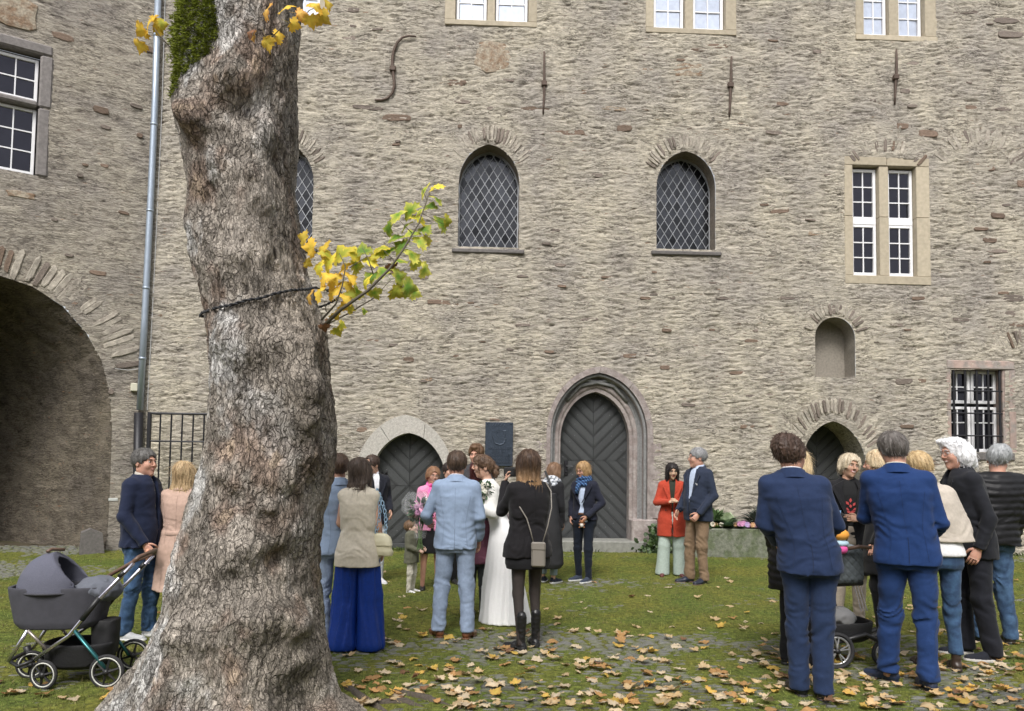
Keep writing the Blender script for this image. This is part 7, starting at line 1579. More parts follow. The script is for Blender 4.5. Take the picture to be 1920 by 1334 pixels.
# ------------------------------------------------------------------ pram at the left
CHROME = M_('satin_aluminium', col=(.62,.60,.68), rough=.22, metal=.95); BPL = M_('black_plastic', col=(.018,.018,.02), rough=.45); FAB = M_('slate_blue_canvas', col=(.105,.108,.145), rough=.9, var=.12, vscale=40, bump=.4, bscale=260, bdist=.003); FABD = M_('dark_pram_canvas', col=(.055,.055,.068), rough=.9, var=.12, bump=.4, bscale=200, bdist=.003)
LEA = M_('brown_leatherette', col=(.14,.085,.06), rough=.45); RUB = M_('tyre_rubber', col=(.025,.025,.028), rough=.8); WHT = M_('white_tyre_ring', col=(.62,.62,.58), rough=.6)
def wheel(parent, c, r_, wdt, spokes, rimmat, ang=0.0, star=False, white=True):
    cx_, cy_, cz_ = c; Mx = Matrix.Translation(c) @ Matrix.Rotation(ang, 4, 'Z')
    def circ(rad, y_, n=32): return [tuple(Mx @ Vector((rad*math.cos(2*math.pi*i/n), y_, rad*math.sin(2*math.pi*i/n)))) for i in range(n+1)]
    w_ = MB(); w_.tube(circ(r_-wdt*.5, 0), wdt*.55, 8, cap=False); W = w_.build('wheel', RUB, parent, smooth=True)
    if white: MB().tube(circ(r_-wdt*1.0, -wdt*.38), .0055, 5, cap=False).build('tyre_ring', WHT, W, smooth=True)
    MB().tube(circ(r_-wdt*1.35, 0), .010, 6, cap=False).build('rim', rimmat if star else BPL, W, smooth=True)
    s_ = MB()
    for k in range(spokes):
        an = 2*math.pi*k/spokes+.3
        for da in ((-.16, .16) if star else (0,)):
            q = [Vector((.02*math.cos(an), -.012, .02*math.sin(an))), Vector(((r_-wdt*1.4)*math.cos(an+da), -.006, (r_-wdt*1.4)*math.sin(an+da)))]; s_.tube([tuple(Mx @ v) for v in q], [.012, .008] if not star else [.007, .006], 5)
    s_.build('spoke', BPL if not star else rimmat, W)
    h_ = MB(); h_.tube([tuple(Mx @ Vector((0, -.03, 0))), tuple(Mx @ Vector((0, .03, 0)))], .022, 10); h_.build('hub', BPL, W, smooth=True); return W
gp = on_ground(92, 1298)           # reference
pr = thing('pram', 'dark blue grey pram with carrycot, chrome frame and white-ringed black wheels on the grass', 'pram', loc=(gp.x-.03, gp.y+.26, 0), rotz=R(9)); pr.scale = (.91,)*3
# local: x along travel (handle towards +x), y away, z up; scale from the photo: about 255 px per metre
sc_ = 1/ (FPX/(gp.y+.28)); 
def q(px_, py_, y_=0): return ((px_-125)*sc_, y_, (1283-py_)*sc_)
wheel(pr, q(104, 1270, -.22)[:2]+(.115,), .115, .024, 6, BPL, ang=-.25); wheel(pr, (q(52, 1260)[0]-.02, .10, .115), .115, .024, 6, BPL, ang=.1); wheel(pr, (q(222, 1240)[0], -.26, .135), .135, .026, 6, BPL, ang=-.1); wheel(pr, (q(222, 1240)[0]+.03, .26, .135), .135, .026, 6, BPL)
for y_, nm in ((-.25, 0), (.25, 1)):
    a0 = q(262+nm*0, 1040); fr_ = MB(); fr_.tube([(q(85, 1226)[0], y_*.85, q(0, 1226)[2]), (q(150, 1175)[0], y_, q(0, 1178)[2]), (q(200, 1110)[0], y_, q(0, 1110)[2]), (q(262, 1044)[0], y_, q(0, 1040)[2])], .016, 10); fr_.build('frame_tube', CHROME, pr, smooth=True)
    MB().tube([(q(171, 1149)[0], y_, q(0, 1149)[2]), (q(202, 1108)[0], y_, q(0, 1106)[2])], .0205, 10).build('frame_sleeve', BPL, pr, smooth=True)
    MB().tube([(q(237, 1066)[0], y_, q(0, 1066)[2]), (q(246, 1056)[0], y_, q(0, 1056)[2])], .0205, 10).build('frame_sleeve', BPL, pr, smooth=True)
    MB().tube([(q(160, 1170)[0], y_, q(0, 1170)[2]), (q(205, 1228)[0], y_, q(0, 1226)[2]), (q(222, 1240)[0], y_, .135)], .014, 8, sq=1.6).build('rear_strut', M_('petrol_metal', col=(.04,.16,.17), rough=.3, metal=.7), pr, smooth=True)
    MB().tube([(q(72, 1165)[0], y_*.9, q(0, 1168)[2]), (q(38, 1225)[0], y_*.8, q(0, 1228)[2])], .014, 8).build('front_strut', CHROME, pr, smooth=True)
    MB().tube([(q(72, 1168)[0], y_*.9, q(0, 1168)[2]), (q(110, 1215)[0], y_*.8, q(0, 1212)[2])], .012, 8).build('front_strut', M_('taupe_metal', col=(.30,.27,.25), rough=.35, metal=.6), pr, smooth=True)
MB().tube([(q(34, 1228)[0], -.14, q(0, 1232)[2]), (q(60, 1233)[0], -.24, q(0, 1236)[2]), (q(85, 1226)[0], -.24, q(0, 1226)[2])], .015, 8).build('front_axle', BPL, pr, smooth=True)
MB().tube([(q(34, 1228)[0], -.14, q(0, 1230)[2]), (q(34, 1228)[0], .20, q(0, 1230)[2])], .015, 8).build('front_axle', BPL, pr, smooth=True)
for xx, yy in ((q(104, 0)[0], -.22), (q(52, 0)[0]-.02, .10)): MB().tube([(xx-.05, yy+.02, .26), (xx-.03, yy+.03, .19), (xx, yy+.03, .115)], [.03, .026, .02], 8).build('fork', BPL, pr, smooth=True)
hb = MB(); zz_ = q(0, 1036)[2]; hb.tube([(q(262, 0)[0], -.25, zz_), (q(270, 0)[0], -.24, zz_+.03), (q(270, 0)[0], .20, zz_+.04), (q(262, 0)[0], .25, zz_)], .018, 8); hb.tube([(q(262, 0)[0], .25, zz_), (q(225, 0)[0], .25, zz_-.06), (q(160, 0)[0], .25, zz_-.22)], .017, 8); hb.build('handlebar', LEA, pr, smooth=True)
# carrycot and hood
def cot(X, Y, Z):
    d = loft(X-q(110, 0)[0]-(.0), Y, Z, [q(0,1172)[2], q(0,1160)[2], q(0,1100)[2], q(0,1090)[2]], [.28, .325, .375, .38], [.17, .185, .205, .205], e=3.2)
    return np.maximum(d, -loft(X-q(110, 0)[0], Y, Z, [q(0,1140)[2], q(0,1080)[2]], [.33, .355], [.165, .185], e=3.2))
V, F = surface(cot, (-.50, -.30, .38), (.50, .30, .80), .011); obj('carrycot', mesh_data('carrycot', V, F, True), FABD, pr)
hx = q(98, 0)[0]; hz = q(0, 1095)[2]
def hood(X, Y, Z):
    d = ell(X, Y, Z, (hx, 0, hz-.01), (.285, .225, .300)); d = np.maximum(d, -(Z-(hz-.03))); d = np.maximum(d, (X-hx)*.85-(hz+.10-Z)*.75-.125)
    d = np.maximum(d, -(ell(X, Y, Z, (hx+.03, 0, hz-.03), (.262, .198, .272))))
    return near_only(d, lambda x, y, z: .004*noise(x*7, y*7, z*12)+.003*np.exp(-((np.arctan2(z-hz, x-hx)-1.9)/.03)**2)+.003*np.exp(-((np.arctan2(z-hz, x-hx)-1.25)/.03)**2), X, Y, Z)
V, F = surface(hood, (hx-.33, -.26, hz-.06), (hx+.36, .26, hz+.34), .010); obj('hood', mesh_data('hood', V, F, True), FAB, pr)
MB().tube([(hx+.37*math.cos(t)*.0+.285*math.cos(t), -.0+.225*math.sin(t), hz-.02) for t in np.linspace(0, 2*math.pi, 40)], .010, 6, cap=False).build('piping', FABD, pr, smooth=True)
MB().tube([(hx-.06, -.05, hz+.295), (hx-.05, .0, hz+.31), (hx+.03, .05, hz+.30)], .014, 6).build('hood_handle', LEA, pr, smooth=True)
def blanket(X, Y, Z): return near_only(ell(X, Y, Z, (q(178,0)[0], 0, q(0,1100)[2]), (.17, .17, .10)), lambda x, y, z: .012*ridge(x*9, y*9, z*9, o=2), X, Y, Z)
V, F = surface(blanket, (q(178,0)[0]-.2, -.2, .5), (q(178,0)[0]+.2, .2, .9), .011); obj('blanket', mesh_data('blanket', V, F, True), M_('grey_blanket', col=(.13,.14,.17), rough=.95, bump=.5, bscale=80), pr)
def basket(X, Y, Z):
    d = loft(X-q(150,0)[0], Y, Z, [.12, .15, .30, .33], [.18, .24, .27, .27], [.12, .17, .20, .20], e=3); return np.maximum(d, -loft(X-q(150,0)[0], Y, Z, [.16, .36], [.23, .25], [.16, .18], e=3))
V, F = surface(basket, (q(150,0)[0]-.3, -.22, .1), (q(150,0)[0]+.3, .22, .35), .011); obj('basket', mesh_data('basket', V, F, True), M_('black_basket_cloth', col=(.014,.014,.016), rough=.8, bump=.3), pr)
# black shopping bag and pale pattern bag in the basket
def bagfn(X, Y, Z): return near_only(loft(X-q(195,0)[0], Y, Z, [.22, .30, .46, .50], [.085, .09, .10, .10], [.10, .11, .10, .09], e=3), lambda x, y, z: .008*noise(x*14, y*14, z*14), X, Y, Z)
V, F = surface(bagfn, (q(195,0)[0]-.13, -.15, .2), (q(195,0)[0]+.13, .15, .52), .011)
o = obj('changing_bag', mesh_data('changing_bag', V, F, True), M_('black_bag_cloth', col=(.016,.016,.018), rough=.7), None, loc=pr.location, rot=(0, 0, R(9))); o.scale = (.91,)*3; o['label'] = 'soft black bag standing in the basket of the left pram'; o['category'] = 'bag'
# bottle in the man's hand
bt = world(P_navy, (.0, 0, 0)); bz = P_navy['A'][-1]['w']; bpz = world(P_navy, (bz[0]+.005, bz[1]-.03, bz[2]-.085))
t = thing('spray_bottle', 'small clear orange bottle held by the man at the pram', 'bottle', loc=bpz); MB().tube([(0, 0, -.055), (0, 0, .04), (0, 0, .05)], [.020, .020, .012], 10).build('bottle_body', M_('orange_liquid', col=(.75,.35,.22), rough=.2), t, smooth=True); MB().tube([(0, 0, -.085), (0, 0, -.055)], .013, 10).build('cap', M_('white_plastic', col=(.75,.75,.75), rough=.4), t)
# ------------------------------------------------------------------ pushchair at the right, between the two blue suits
g2 = on_ground(1580, 1262); ps = thing('pushchair', 'grey quilted pushchair with black chassis and silver star-spoked wheels', 'pushchair', loc=(g2.x, g2.y+.1, 0), rotz=R(8))
s2 = (g2.y+.1)/FPX
def w2(px_, py_, y_=0): return ((px_-1580)*s2, y_, (1262-py_)*s2)
SIL = M_('silver_rim', col=(.55,.55,.56), rough=.3, metal=.8)
W1 = wheel(ps, (w2(1579,0)[0], 0, .150), .150, .030, 5, SIL, ang=-.1, star=True, white=False); wheel(ps, (w2(1668,0)[0]+.06, .05, .11), .11, .028, 5, SIL, star=True, white=False); wheel(ps, (w2(1579,0)[0]+.05, .52, .150), .150, .030, 5, SIL, star=True, white=False)
GQ = M_('grey_quilted_cloth', col=(.085,.10,.11), rough=.9, var=.12, bump=.4, bscale=200, bdist=.003)
def seat(X, Y, Z):
    d = loft(X-w2(1606,0)[0], Y-.25, Z, [w2(0,1108)[2], w2(0,1100)[2], w2(0,1050)[2], w2(0,1040)[2]], [.20, .22, .215, .20], [.19, .21, .20, .18], e=3.5)
    return near_only(d, lambda x, y, z: -.006*(np.minimum(np.abs(np.mod((x+z)/.07, 1)-.5), np.abs(np.mod((x-z)/.07, 1)-.5)) < .07).astype(float)+.002*noise(x*30, y*30, z*30), X, Y, Z)
V, F = surface(seat, (w2(1606,0)[0]-.26, -.02, w2(0,1115)[2]), (w2(1606,0)[0]+.26, .50, w2(0,1030)[2]), .009); obj('seat_unit', mesh_data('seat_unit', V, F, True), GQ, ps)
def back(X, Y, Z): x = X-w2(1600,0)[0]; return np.maximum(ell(X, Y, Z, (w2(1598,0)[0], .40, w2(0,1020)[2]), (.16, .055, .30)), Z-w2(0, 962)[2]-.0*x)
V, F = surface(back, (w2(1598,0)[0]-.2, .3, w2(0,1060)[2]), (w2(1598,0)[0]+.2, .5, w2(0,955)[2]+.1), .010); obj('backrest', mesh_data('backrest', V, F, True), M_('dark_grey_quilt', col=(.05,.058,.062), rough=.9), ps)
MB().tube([(w2(1598,0)[0]+.155*math.cos(t), .36, w2(0,1020)[2]+.24*math.sin(t)) for t in np.linspace(0, math.pi, 16)], .010, 6).build('edge_piping', M_('light_grey_piping', col=(.25,.28,.30), rough=.6), ps)
def liner(X, Y, Z): return near_only(smin(ell(X, Y, Z, (w2(1612,0)[0], .22, w2(0,1042)[2]), (.15, .14, .035)), ell(X, Y, Z, (w2(1598,0)[0], .28, w2(0,1024)[2]), (.12, .10, .055)), .02), lambda x, y, z: .006*noise(x*18, y*18, z*18), X, Y, Z)
V, F = surface(liner, (w2(1606,0)[0]-.22, .02, w2(0,1062)[2]), (w2(1606,0)[0]+.24, .42, w2(0,1000)[2]), .009); obj('seat_liner', mesh_data('seat_liner', V, F, True), M_('light_grey_cushion', col=(.30,.34,.37), rough=.9), ps)
MB().tube([w2(1600,1042,.02), w2(1622,1036,-.03), w2(1646,1038,-.03)], .016, 8).build('bumper_bar', LEA, ps, smooth=True)
MB().sphere(w2(1598, 1036, .02), (.035, .02, .035), 10).build('bar_joint', BPL, ps, smooth=True); MB().tube([w2(1598,1036,.02), w2(1586,1052,.02)], .018, 8).build('bar_arm', BPL, ps, smooth=True)
ch = MB(); ch.tube([w2(1572,1245,.05), w2(1570,1160,.08), w2(1578,1120,.12)], .022, 8); ch.tube([w2(1579,1215,.02), w2(1640,1200,.02), w2(1672,1215,.05)], .018, 8); ch.tube([w2(1590,1108,.1), w2(1645,1106,.1)], .03, 8); ch.tube([w2(1570,1165,.45), w2(1640,1165,.45)], .02, 8); ch.tube([w2(1572,1160,.08), w2(1572,1160,.46)], .015, 6); ch.build('chassis', BPL, ps, smooth=True)
for k in range(3): MB().tube([w2(1629+k*6,1112,.10), w2(1641+k*6,1160,.08)], .004, 5).build('frame_rod', CHROME, ps)
def bsk(X, Y, Z): d = loft(X-w2(1612,0)[0], Y-.25, Z, [.19, .22, .33, .36], [.20, .26, .28, .28], [.17, .2, .22, .22], e=3); return np.maximum(d, -loft(X-w2(1612,0)[0], Y-.25, Z, [.24, .40], [.25, .26], [.18, .2], e=3))
V, F = surface(bsk, (w2(1612,0)[0]-.3, .0, .17), (w2(1612,0)[0]+.3, .5, .38), .011); obj('basket', mesh_data('basket', V, F, True), M_('black_basket_cloth'), ps)
V, F = surface(lambda X, Y, Z: near_only(ell(X, Y, Z, (w2(1602,0)[0], .14, .39), (.13, .10, .08)), lambda x, y, z: .016*ridge(x*8, y*8, z*8, o=2), X, Y, Z), (w2(1602,0)[0]-.2, 0, .28), (w2(1602,0)[0]+.2, .3, .52), .011)
o = obj('folded_cloth', mesh_data('folded_cloth', V, F, True), M_('pale_grey_cloth', col=(.17,.17,.175), rough=.95), None, loc=ps.location, rot=(0, 0, R(8))); o['label'] = 'crumpled pale grey cloth lying in the basket of the right pushchair'; o['category'] = 'cloth'
# toy hanging at the pushchair (plain figure)
tp_ = at_depth(1577, 1003, g2.y+.02); ty = thing('hanging_toy', 'small bright plush toy with orange head and pink body hanging from a blue ribbon', 'toy', loc=tp_)
kk = (g2.y)/FPX
MB().sphere((0, 0, 0), (15*kk, 13*kk, 11*kk), 12).build('head', M_('orange_plush', col=(.80,.36,.06), rough=.9), ty, smooth=True)
MB().sphere((.003, 0, -16*kk), (14*kk, 10*kk, 7*kk), 12).build('wings', M_('pale_blue_plush', col=(.45,.62,.75), rough=.9), ty, smooth=True)
MB().sphere((.005, 0, -27*kk), (11*kk, 10*kk, 9*kk), 12).build('body', M_('pink_plush', col=(.72,.10,.35), rough=.9), ty, smooth=True)
MB().tube([(0, 0, 10*kk), (-.01, .0, 28*kk), (0, .01, 45*kk)], .006, 6).build('ribbon', M_('blue_ribbon', col=(.25,.45,.75), rough=.7), ty)
# ------------------------------------------------------------------ bags, flowers, camera
def strap(name, pts, r_, m_, parent): return MB().tube(pts, r_, 6).build(name, m_, parent, smooth=True)
CREAM = M_('cream_leather', col=(.58,.54,.38), rough=.4, var=.06, bump=.15)
s0 = world(P_vest, (-.185, .035, 1.03)); hb_ = thing('handbag', 'cream leather handbag on a pale blue chain beside the beige waistcoat', 'handbag', loc=s0, rotz=R(-10))
def hbfn(X, Y, Z): return near_only(smin(loft(X, Y, Z, [-.17, -.13, .0, .03], [.13, .135, .10, .05], [.045, .05, .035, .02], e=2.6), loft(X, Y, Z, [-.08, -.04, .02], [.125, .12, .08], [.055, .05, .035], e=2.5), .01), lambda x, y, z: .003*noise(x*20, y*20, z*20), X, Y, Z)
V, F = surface(hbfn, (-.16, -.08, -.19), (.16, .08, .06), .007); obj('bag_body', mesh_data('bag_body', V, F, True), CREAM, hb_)
ch = MB(); top_ = Vector(world(P_vest, (-.155, .03, 1.46)))-s0; bot1 = Vector((-.02, -.02, .02)); n = 11
for i in range(n):
    for sd in (0, 1):
        a = top_.lerp(bot1 if sd == 0 else Vector((.06, .01, .02)), (i+.5)/n)+Vector((.035*math.sin(math.pi*(i+.5)/n), 0, 0)); L = .022
        ch.tube([tuple(a+Vector((.012*math.cos(t)*(1 if i % 2 else .4), .012*math.cos(t)*(.3 if i % 2 else 1), L*math.sin(t)))) for t in np.linspace(0, 2*math.pi, 9)], .0048, 4, cap=False)
ch.build('chain', M_('pale_blue_links', col=(.30,.45,.60), rough=.3), hb_, smooth=True)
cbg = world(P_photo, (.0, .20, .845)); cb_ = thing('crossbody_bag', 'small taupe phone bag on a long strap at the photographer\'s back', 'bag', loc=cbg, rotz=R(-6))
TAU = M_('taupe_leather', col=(.22,.20,.175), rough=.38, bump=.15)
MB().box(-.062, .062, -.025, .015, -.115, .10, bev=.014).build('bag_body', TAU, cb_); MB().box(-.064, .064, -.031, -.006, .03, .105, bev=.012).build('flap', TAU, cb_)
pts_l = [(.060,.20,.95),(.075,.195,1.05),(.085,.17,1.15),(.06,.16,1.2)]; 
pth = [world(P_photo, p) for p in ((-.045, .19, .945), (-.09, .185, 1.08), (-.135, .165, 1.24), (-.150, .115, 1.38), (-.125, .05, 1.46))]; strap('strap', [tuple(v-cbg) for v in pth], .006, TAU, cb_)
pth = [world(P_photo, p) for p in ((.045, .19, .945), (.07, .178, 1.05), (.10, .165, 1.15), (.145, .12, 1.24), (.175, .05, 1.32))]; strap('strap', [tuple(v-cbg) for v in pth], .006, TAU, cb_)
cmr = world(P_photo, (.06, -.24, 1.545)); cm_ = thing('camera', 'black camera held to the face of the woman in black blazer', 'camera', loc=cmr, rotz=R(148)); MB().box(-.065, .065, -.03, .03, -.045, .045, bev=.012).build('camera_body', BPL, cm_); MB().tube([(0, -.03, 0), (0, -.09, 0)], .032, 12).build('lens', BPL, cm_, smooth=True)
# gig bag
gb = at_depth(1032, 960, P_bag['base'].y-.22); gg = thing('gig_bag', 'large black padded instrument bag hanging behind the photographer', 'instrument bag', loc=(gb.x, gb.y, 0))
zt3, zb3 = at_depth(1032, 925, gb.y).z, at_depth(1032, 1066, gb.y).z
def gbf(X, Y, Z): return near_only(loft(X+.04*(Z-zb3), Y, Z, [zb3, zb3+.06, zb3+.5, zt3], [.14, .19, .175, .12], [.10, .12, .12, .09], e=2.8), lambda x, y, z: .004*noise(x*9, y*9, z*9), X, Y, Z)
V, F = surface(gbf, (-.32, -.2, zb3-.02), (.3, .2, zt3+.03), .013); obj('bag_body', mesh_data('bag_body', V, F, True), M_('black_padded_nylon', col=(.012,.012,.015), rough=.6, bump=.3, bscale=90), gg)
strap('strap', [(.02, .02, zt3-.06), (.0, .08, zt3+.12), (-.07, .16, zt3+.30)], .016, M_('black_webbing', col=(.03,.03,.032), rough=.7), gg)
# wrapped bouquet
CELLO = bpy.data.materials.new('clear_wrap'); CELLO.use_nodes = True; n_ = CELLO.node_tree; b_ = n_.nodes['Principled BSDF']; b_.inputs['Base Color'].default_value = (.8,.82,.84,1); b_.inputs['Roughness'].default_value = .12; b_.inputs['Alpha'].default_value = .15
def bouquet(name, label, c, r_, nfl, mats, wrap=False, tail=.25, rz=0):
    t = thing(name, label, 'bouquet', loc=c, rotz=rz)
    for i in range(nfl):
        u = random.uniform(-1, 1); v = random.uniform(0, 6.28); rr = r_*random.uniform(.55, .95); p = Vector((math.sqrt(1-u*u)*math.cos(v)*rr, -abs(math.sqrt(1-u*u)*math.sin(v))*rr*.8, u*rr*.85)); m = MB(); fr_ = r_*random.uniform(.20, .30)
        for L_ in range(3):
            for j in range(6): an = 2*math.pi*j/6+L_*.5; d = Vector((math.cos(an), -.35-.3*L_, math.sin(an)))*fr_*(1-.28*L_); m.sphere(tuple(p+d*.55), (fr_*.38, fr_*.20, fr_*.38), 6)
        m.build('flower', random.choice(mats), t, smooth=True)
    V = []; F = []
    for i in range(70):
        d = Vector((random.gauss(0, 1), -abs(random.gauss(0, .7)), random.gauss(0, 1))).normalized(); s_ = d.cross(Vector((random.random(), random.random(), random.random()))).normalized()*r_*.16; k = len(V); V += [tuple(d*r_*.4), tuple(d*r_*.8-s_), tuple(d*r_*1.1), tuple(d*r_*.8+s_)]; F.append((k, k+1, k+2, k+3))
    obj('foliage', mesh_data('foliage', V, F, False), M_('bouquet_green', col=(.05,.11,.05), rough=.6, var=.4), t)
    sm = MB()
    for i in range(8): a = 2*math.pi*i/8; sm.tube([(r_*.3*math.cos(a), r_*.2*math.sin(a), -r_*.5), (.03*math.cos(a+2.4), .03*math.sin(a+2.4), -r_-tail)], .004, 5)
    sm.build('stems', M_('stem_green', col=(.12,.20,.07)), t)
    if wrap:
        V = []; n = 26; ph = [random.uniform(.92, 1.1) for _ in range(n)]
        for k_, (zz, rr) in enumerate(((-r_-tail*.6, .05), (-r_*.8, r_*.55), (-.1*r_, r_*1.12), (r_*.6, r_*1.12), (r_*1.08, r_*.80))):
            for i in range(n): a = 2*math.pi*i/n; q_ = rr*(1+(.10*(-1)**i+.0)*(k_ > 1))*ph[i]; V.append((q_*math.cos(a), q_*math.sin(a)*.85, zz+.02*(i % 2)))
        obj('wrap', mesh_data('wrap', V, [(a_*n+i, a_*n+(i+1) % n, (a_+1)*n+(i+1) % n, (a_+1)*n+i) for a_ in range(4) for i in range(n)], False), CELLO, t)
    return t
bouquet('bouquet', 'round bouquet of pink and white roses in clear wrap held out by the groom', at_depth(789, 955, P_groom['base'].y+.22), .145, 16, (PINKP, CRP, M_('rose_petals', col=(.68,.40,.46), rough=.6), CRP), wrap=True)
bouquet('bridal_bouquet', 'small bridal bouquet of cream flowers in the bride\'s hands', at_depth(908, 920, P_bride['base'].y-.20), .105, 22, (CRP, CRP, M_('ivory_petals', col=(.74,.72,.62), rough=.6)), tail=.05)
# scarf of the blond woman, pink scarf, white checked scarf: worn
def scarf(ctx, mt, r=.095, fat=.030, n_=3, tail=True):
    m = MB()
    for k_ in range(n_):
        z = 1.425+.034*k_; m.tube([((r-.008*k_)*1.05*math.cos(t)*(1+.06*math.sin(3*t+k_)), .0+(r-.008*k_)*math.sin(t), z+.018*math.sin(2*t+k_*2)+.012*math.sin(t)) for t in np.linspace(0, 2*math.pi, 22)], fat, 8, cap=False)
    if tail: m.tube([(-.03, -.10, 1.42), (-.05, -.135, 1.36), (-.06, -.15, 1.27)], [.032, .034, .028], 8)
    V = ctx['bend'](np.array(m.v))*ctx['k']; me = mesh_data('scarf', V, m.f, True); me.materials.append(mt); return obj('scarf', me, None, ctx['root'])
def check_mat(name, a, b, c, s_=22):
    m = mat(name, col=a, rough=.95, bump=.4, bscale=160, bdist=.003); n = m.node_tree; L = n.links.new; tc = n.nodes['Texture Coordinate']; w1 = n.nodes.new('ShaderNodeTexWave'); w1.inputs['Scale'].default_value = s_*.5; w1.bands_direction = 'DIAGONAL'; w2_ = n.nodes.new('ShaderNodeTexWave'); w2_.inputs['Scale'].default_value = s_*.7; w2_.bands_direction = 'Z'
    L(tc.outputs['Object'], w1.inputs[0]); L(tc.outputs['Object'], w2_.inputs[0]); r1 = n.nodes.new('ShaderNodeValToRGB'); r1.color_ramp.interpolation = 'CONSTANT'; e = r1.color_ramp.elements; e[0].color = (*a, 1); e[1].position = .72; e[1].color = (*b, 1); L(w1.outputs[0], r1.inputs[0])
    r2 = n.nodes.new('ShaderNodeValToRGB'); r2.color_ramp.interpolation = 'CONSTANT'; e = r2.color_ramp.elements; e[0].color = (0,0,0,1); e[1].position = .75; e[1].color = (1,1,1,1); L(w2_.outputs[0], r2.inputs[0]); mx = n.nodes.new('ShaderNodeMix'); mx.data_type = 'RGBA'; L(r2.outputs[0], mx.inputs[0]); L(r1.outputs[0], mx.inputs[6]); mx.inputs[7].default_value = (*c, 1); L(mx.outputs[2], n.nodes['Principled BSDF'].inputs['Base Color']); return m
scarf(P_scarf, check_mat('blue_checked_wool', (.018,.045,.15), (.10,.24,.45), (.006,.010,.025)), r=.098, fat=.034, n_=4); scarf(P_pink, M_('hot_pink_scarf', col=(.78,.14,.40), rough=.9, bump=.5, bscale=60), r=.078, fat=.020, n_=3); scarf(P_bag, check_mat('white_checked_wool', (.60,.62,.66), (.12,.14,.18), (.50,.52,.56), 14), r=.105, fat=.036, n_=3, tail=False)
td = world(P_scarf, (.055, -.22, .835)); t = thing('teddy', 'tiny brown and white soft toy dangling from the hand of the woman with blue scarf', 'toy', loc=td)
m = MB(); m.sphere((0, 0, .04), .028, 8); m.sphere((.022, 0, .062), .010, 6); m.sphere((-.022, 0, .062), .010, 6); m.build('head', M_('brown_plush', col=(.30,.13,.06), rough=.95), t, smooth=True)
m = MB(); m.sphere((0, 0, -.005), (.028, .022, .034), 8); m.build('body', M_('white_plush', col=(.65,.60,.55), rough=.95), t, smooth=True)
m = MB(); [m.sphere((sx_*.032, 0, z), .013, 6) for sx_ in (-1, 1) for z in (.005, -.035)]; m.build('paws', M_('brown_plush'), t, smooth=True)
# details on clothes: red flowers on the black top, arm patches, bow tie
def on_front(ctx, garm, x, z, lift=.004):
    for c in ctx['root'].children:
        if c.name.split('.')[0] == garm:
            v = np.empty(len(c.data.vertices)*3, np.float32); c.data.vertices.foreach_get('co', v); v = v.reshape(-1, 3); k = ctx['k']; m = (np.abs(v[:, 0]-x*k) < .02) & (np.abs(v[:, 2]-z*k) < .02)
            if m.any(): return v[m, 1].min()-lift
    return -.15
m = MB(); k = P_smile['k']
for (x, z, L, a) in ((.0, 1.26, .05, 85), (-.03, 1.23, .05, 130), (.035, 1.22, .045, 60), (.0, 1.20, .04, 100), (-.035, 1.17, .055, 150), (.045, 1.17, .06, 30), (.02, 1.14, .06, 15), (-.02, 1.14, .06, 170), (-.05, 1.12, .05, 165), (.06, 1.13, .05, 20)):
    y_ = on_front(P_smile, 'shirt', x, z); ca, sa = math.cos(R(a)), math.sin(R(a)); o = Vector((x*k, y_, z*k)); u = Vector((ca, 0, sa))*L*k; w_ = Vector((-sa, 0, ca))*.014*k; m.add([tuple(o-u*.5), tuple(o-w_), tuple(o+u*.5), tuple(o+w_)], [(0, 1, 2, 3)])
obj('flower_print', m.mesh('flower_print'), M_('red_print', col=(.45,.06,.06), rough=.8), P_smile['root'])
m = MB(); k = P_boy['k']; zb = 1.335
for s_ in (-1, 1): m.add([(0, -.16*k, zb*k), (s_*.085*k, -.175*k, (zb+.035)*k), (s_*.085*k, -.175*k, (zb-.035)*k), (0, -.13*k, zb*k)], [(0, 1, 2), (3, 2, 1), (0, 3, 1), (0, 2, 3)])
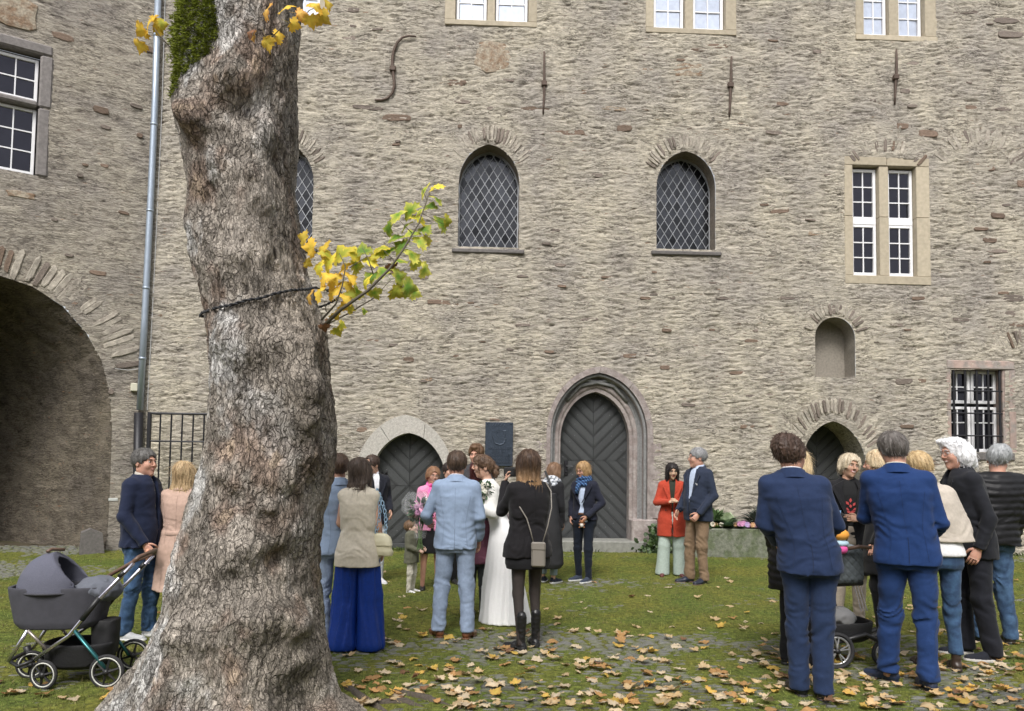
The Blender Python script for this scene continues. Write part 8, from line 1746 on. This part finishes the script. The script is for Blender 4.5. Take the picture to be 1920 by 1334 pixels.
m.sphere((0, -.165*k, zb*k), .020*k, 6); obj('bow_tie', m.mesh('bow_tie'), M_('navy_bow', col=(.012,.015,.03), rough=.6), P_boy['root'])
e_ = P_boy['A'][1]['s']; m = MB(); m.sphere(((e_[0]+.085)*k, -.02*k, 1.27*k), (.010*k, .045*k, .038*k), 10); obj('arm_patch', m.mesh('arm_patch', True), M_('patch_red_white', col=(.55,.45,.42), col2=(.40,.06,.05), vscale=40), P_boy['root'])
e_ = P_puff['A'][-1]; m = MB(); mid_ = (np.array(e_['s'])*.62+np.array(e_['e'])*.38)
for r_, mt, d in ((.042, 'patch_pale', 0), (.034, 'patch_black', .004)):
    m = MB(); m.tube([tuple((mid_+np.array((-.062-d, .055+d, .0)))*P_puff['k']), tuple((mid_+np.array((-.074-d, .067+d, .0)))*P_puff['k'])], r_*P_puff['k'], 16); me = m.mesh('arm_patch'); v = P_puff['bend'](np.array([tuple(q_.co) for q_ in me.vertices])/P_puff['k'])*P_puff['k']; me.vertices.foreach_set('co', v.ravel()); obj('arm_patch', me, M_(mt, col=(.45,.40,.36) if mt == 'patch_pale' else (.015,.013,.014), rough=.5), P_puff['root'])
sq = MB(); y_ = on_front(P_blazer, 'jacket', .11, 1.27); k = P_blazer['k']; sq.add([(.09*k, y_, 1.262*k), (.135*k, y_, 1.262*k), (.125*k, y_-.004, 1.29*k), (.110*k, y_-.004, 1.278*k), (.095*k, y_-.004, 1.295*k)], [(0, 1, 2, 3, 4)]); obj('pocket_square', sq.mesh('pocket_square'), M_('white_square', col=(.7,.7,.72)), P_blazer['root'])
wt = P_bride['A'][1]['w']; m = MB(); e_ = Vector(P_bride['A'][1]['e']); w_ = Vector(wt); c = w_.lerp(e_, .12); d = (w_-e_).normalized(); m.tube([tuple(c-d*.012), tuple(c+d*.012)], .031, 12); V = P_bride['bend'](np.array(m.v))*P_bride['k']; me = mesh_data('wristwatch', V, m.f, True); obj('wristwatch', me, M_('pale_gold', col=(.75,.65,.45), rough=.3, metal=.8), P_bride['root'])
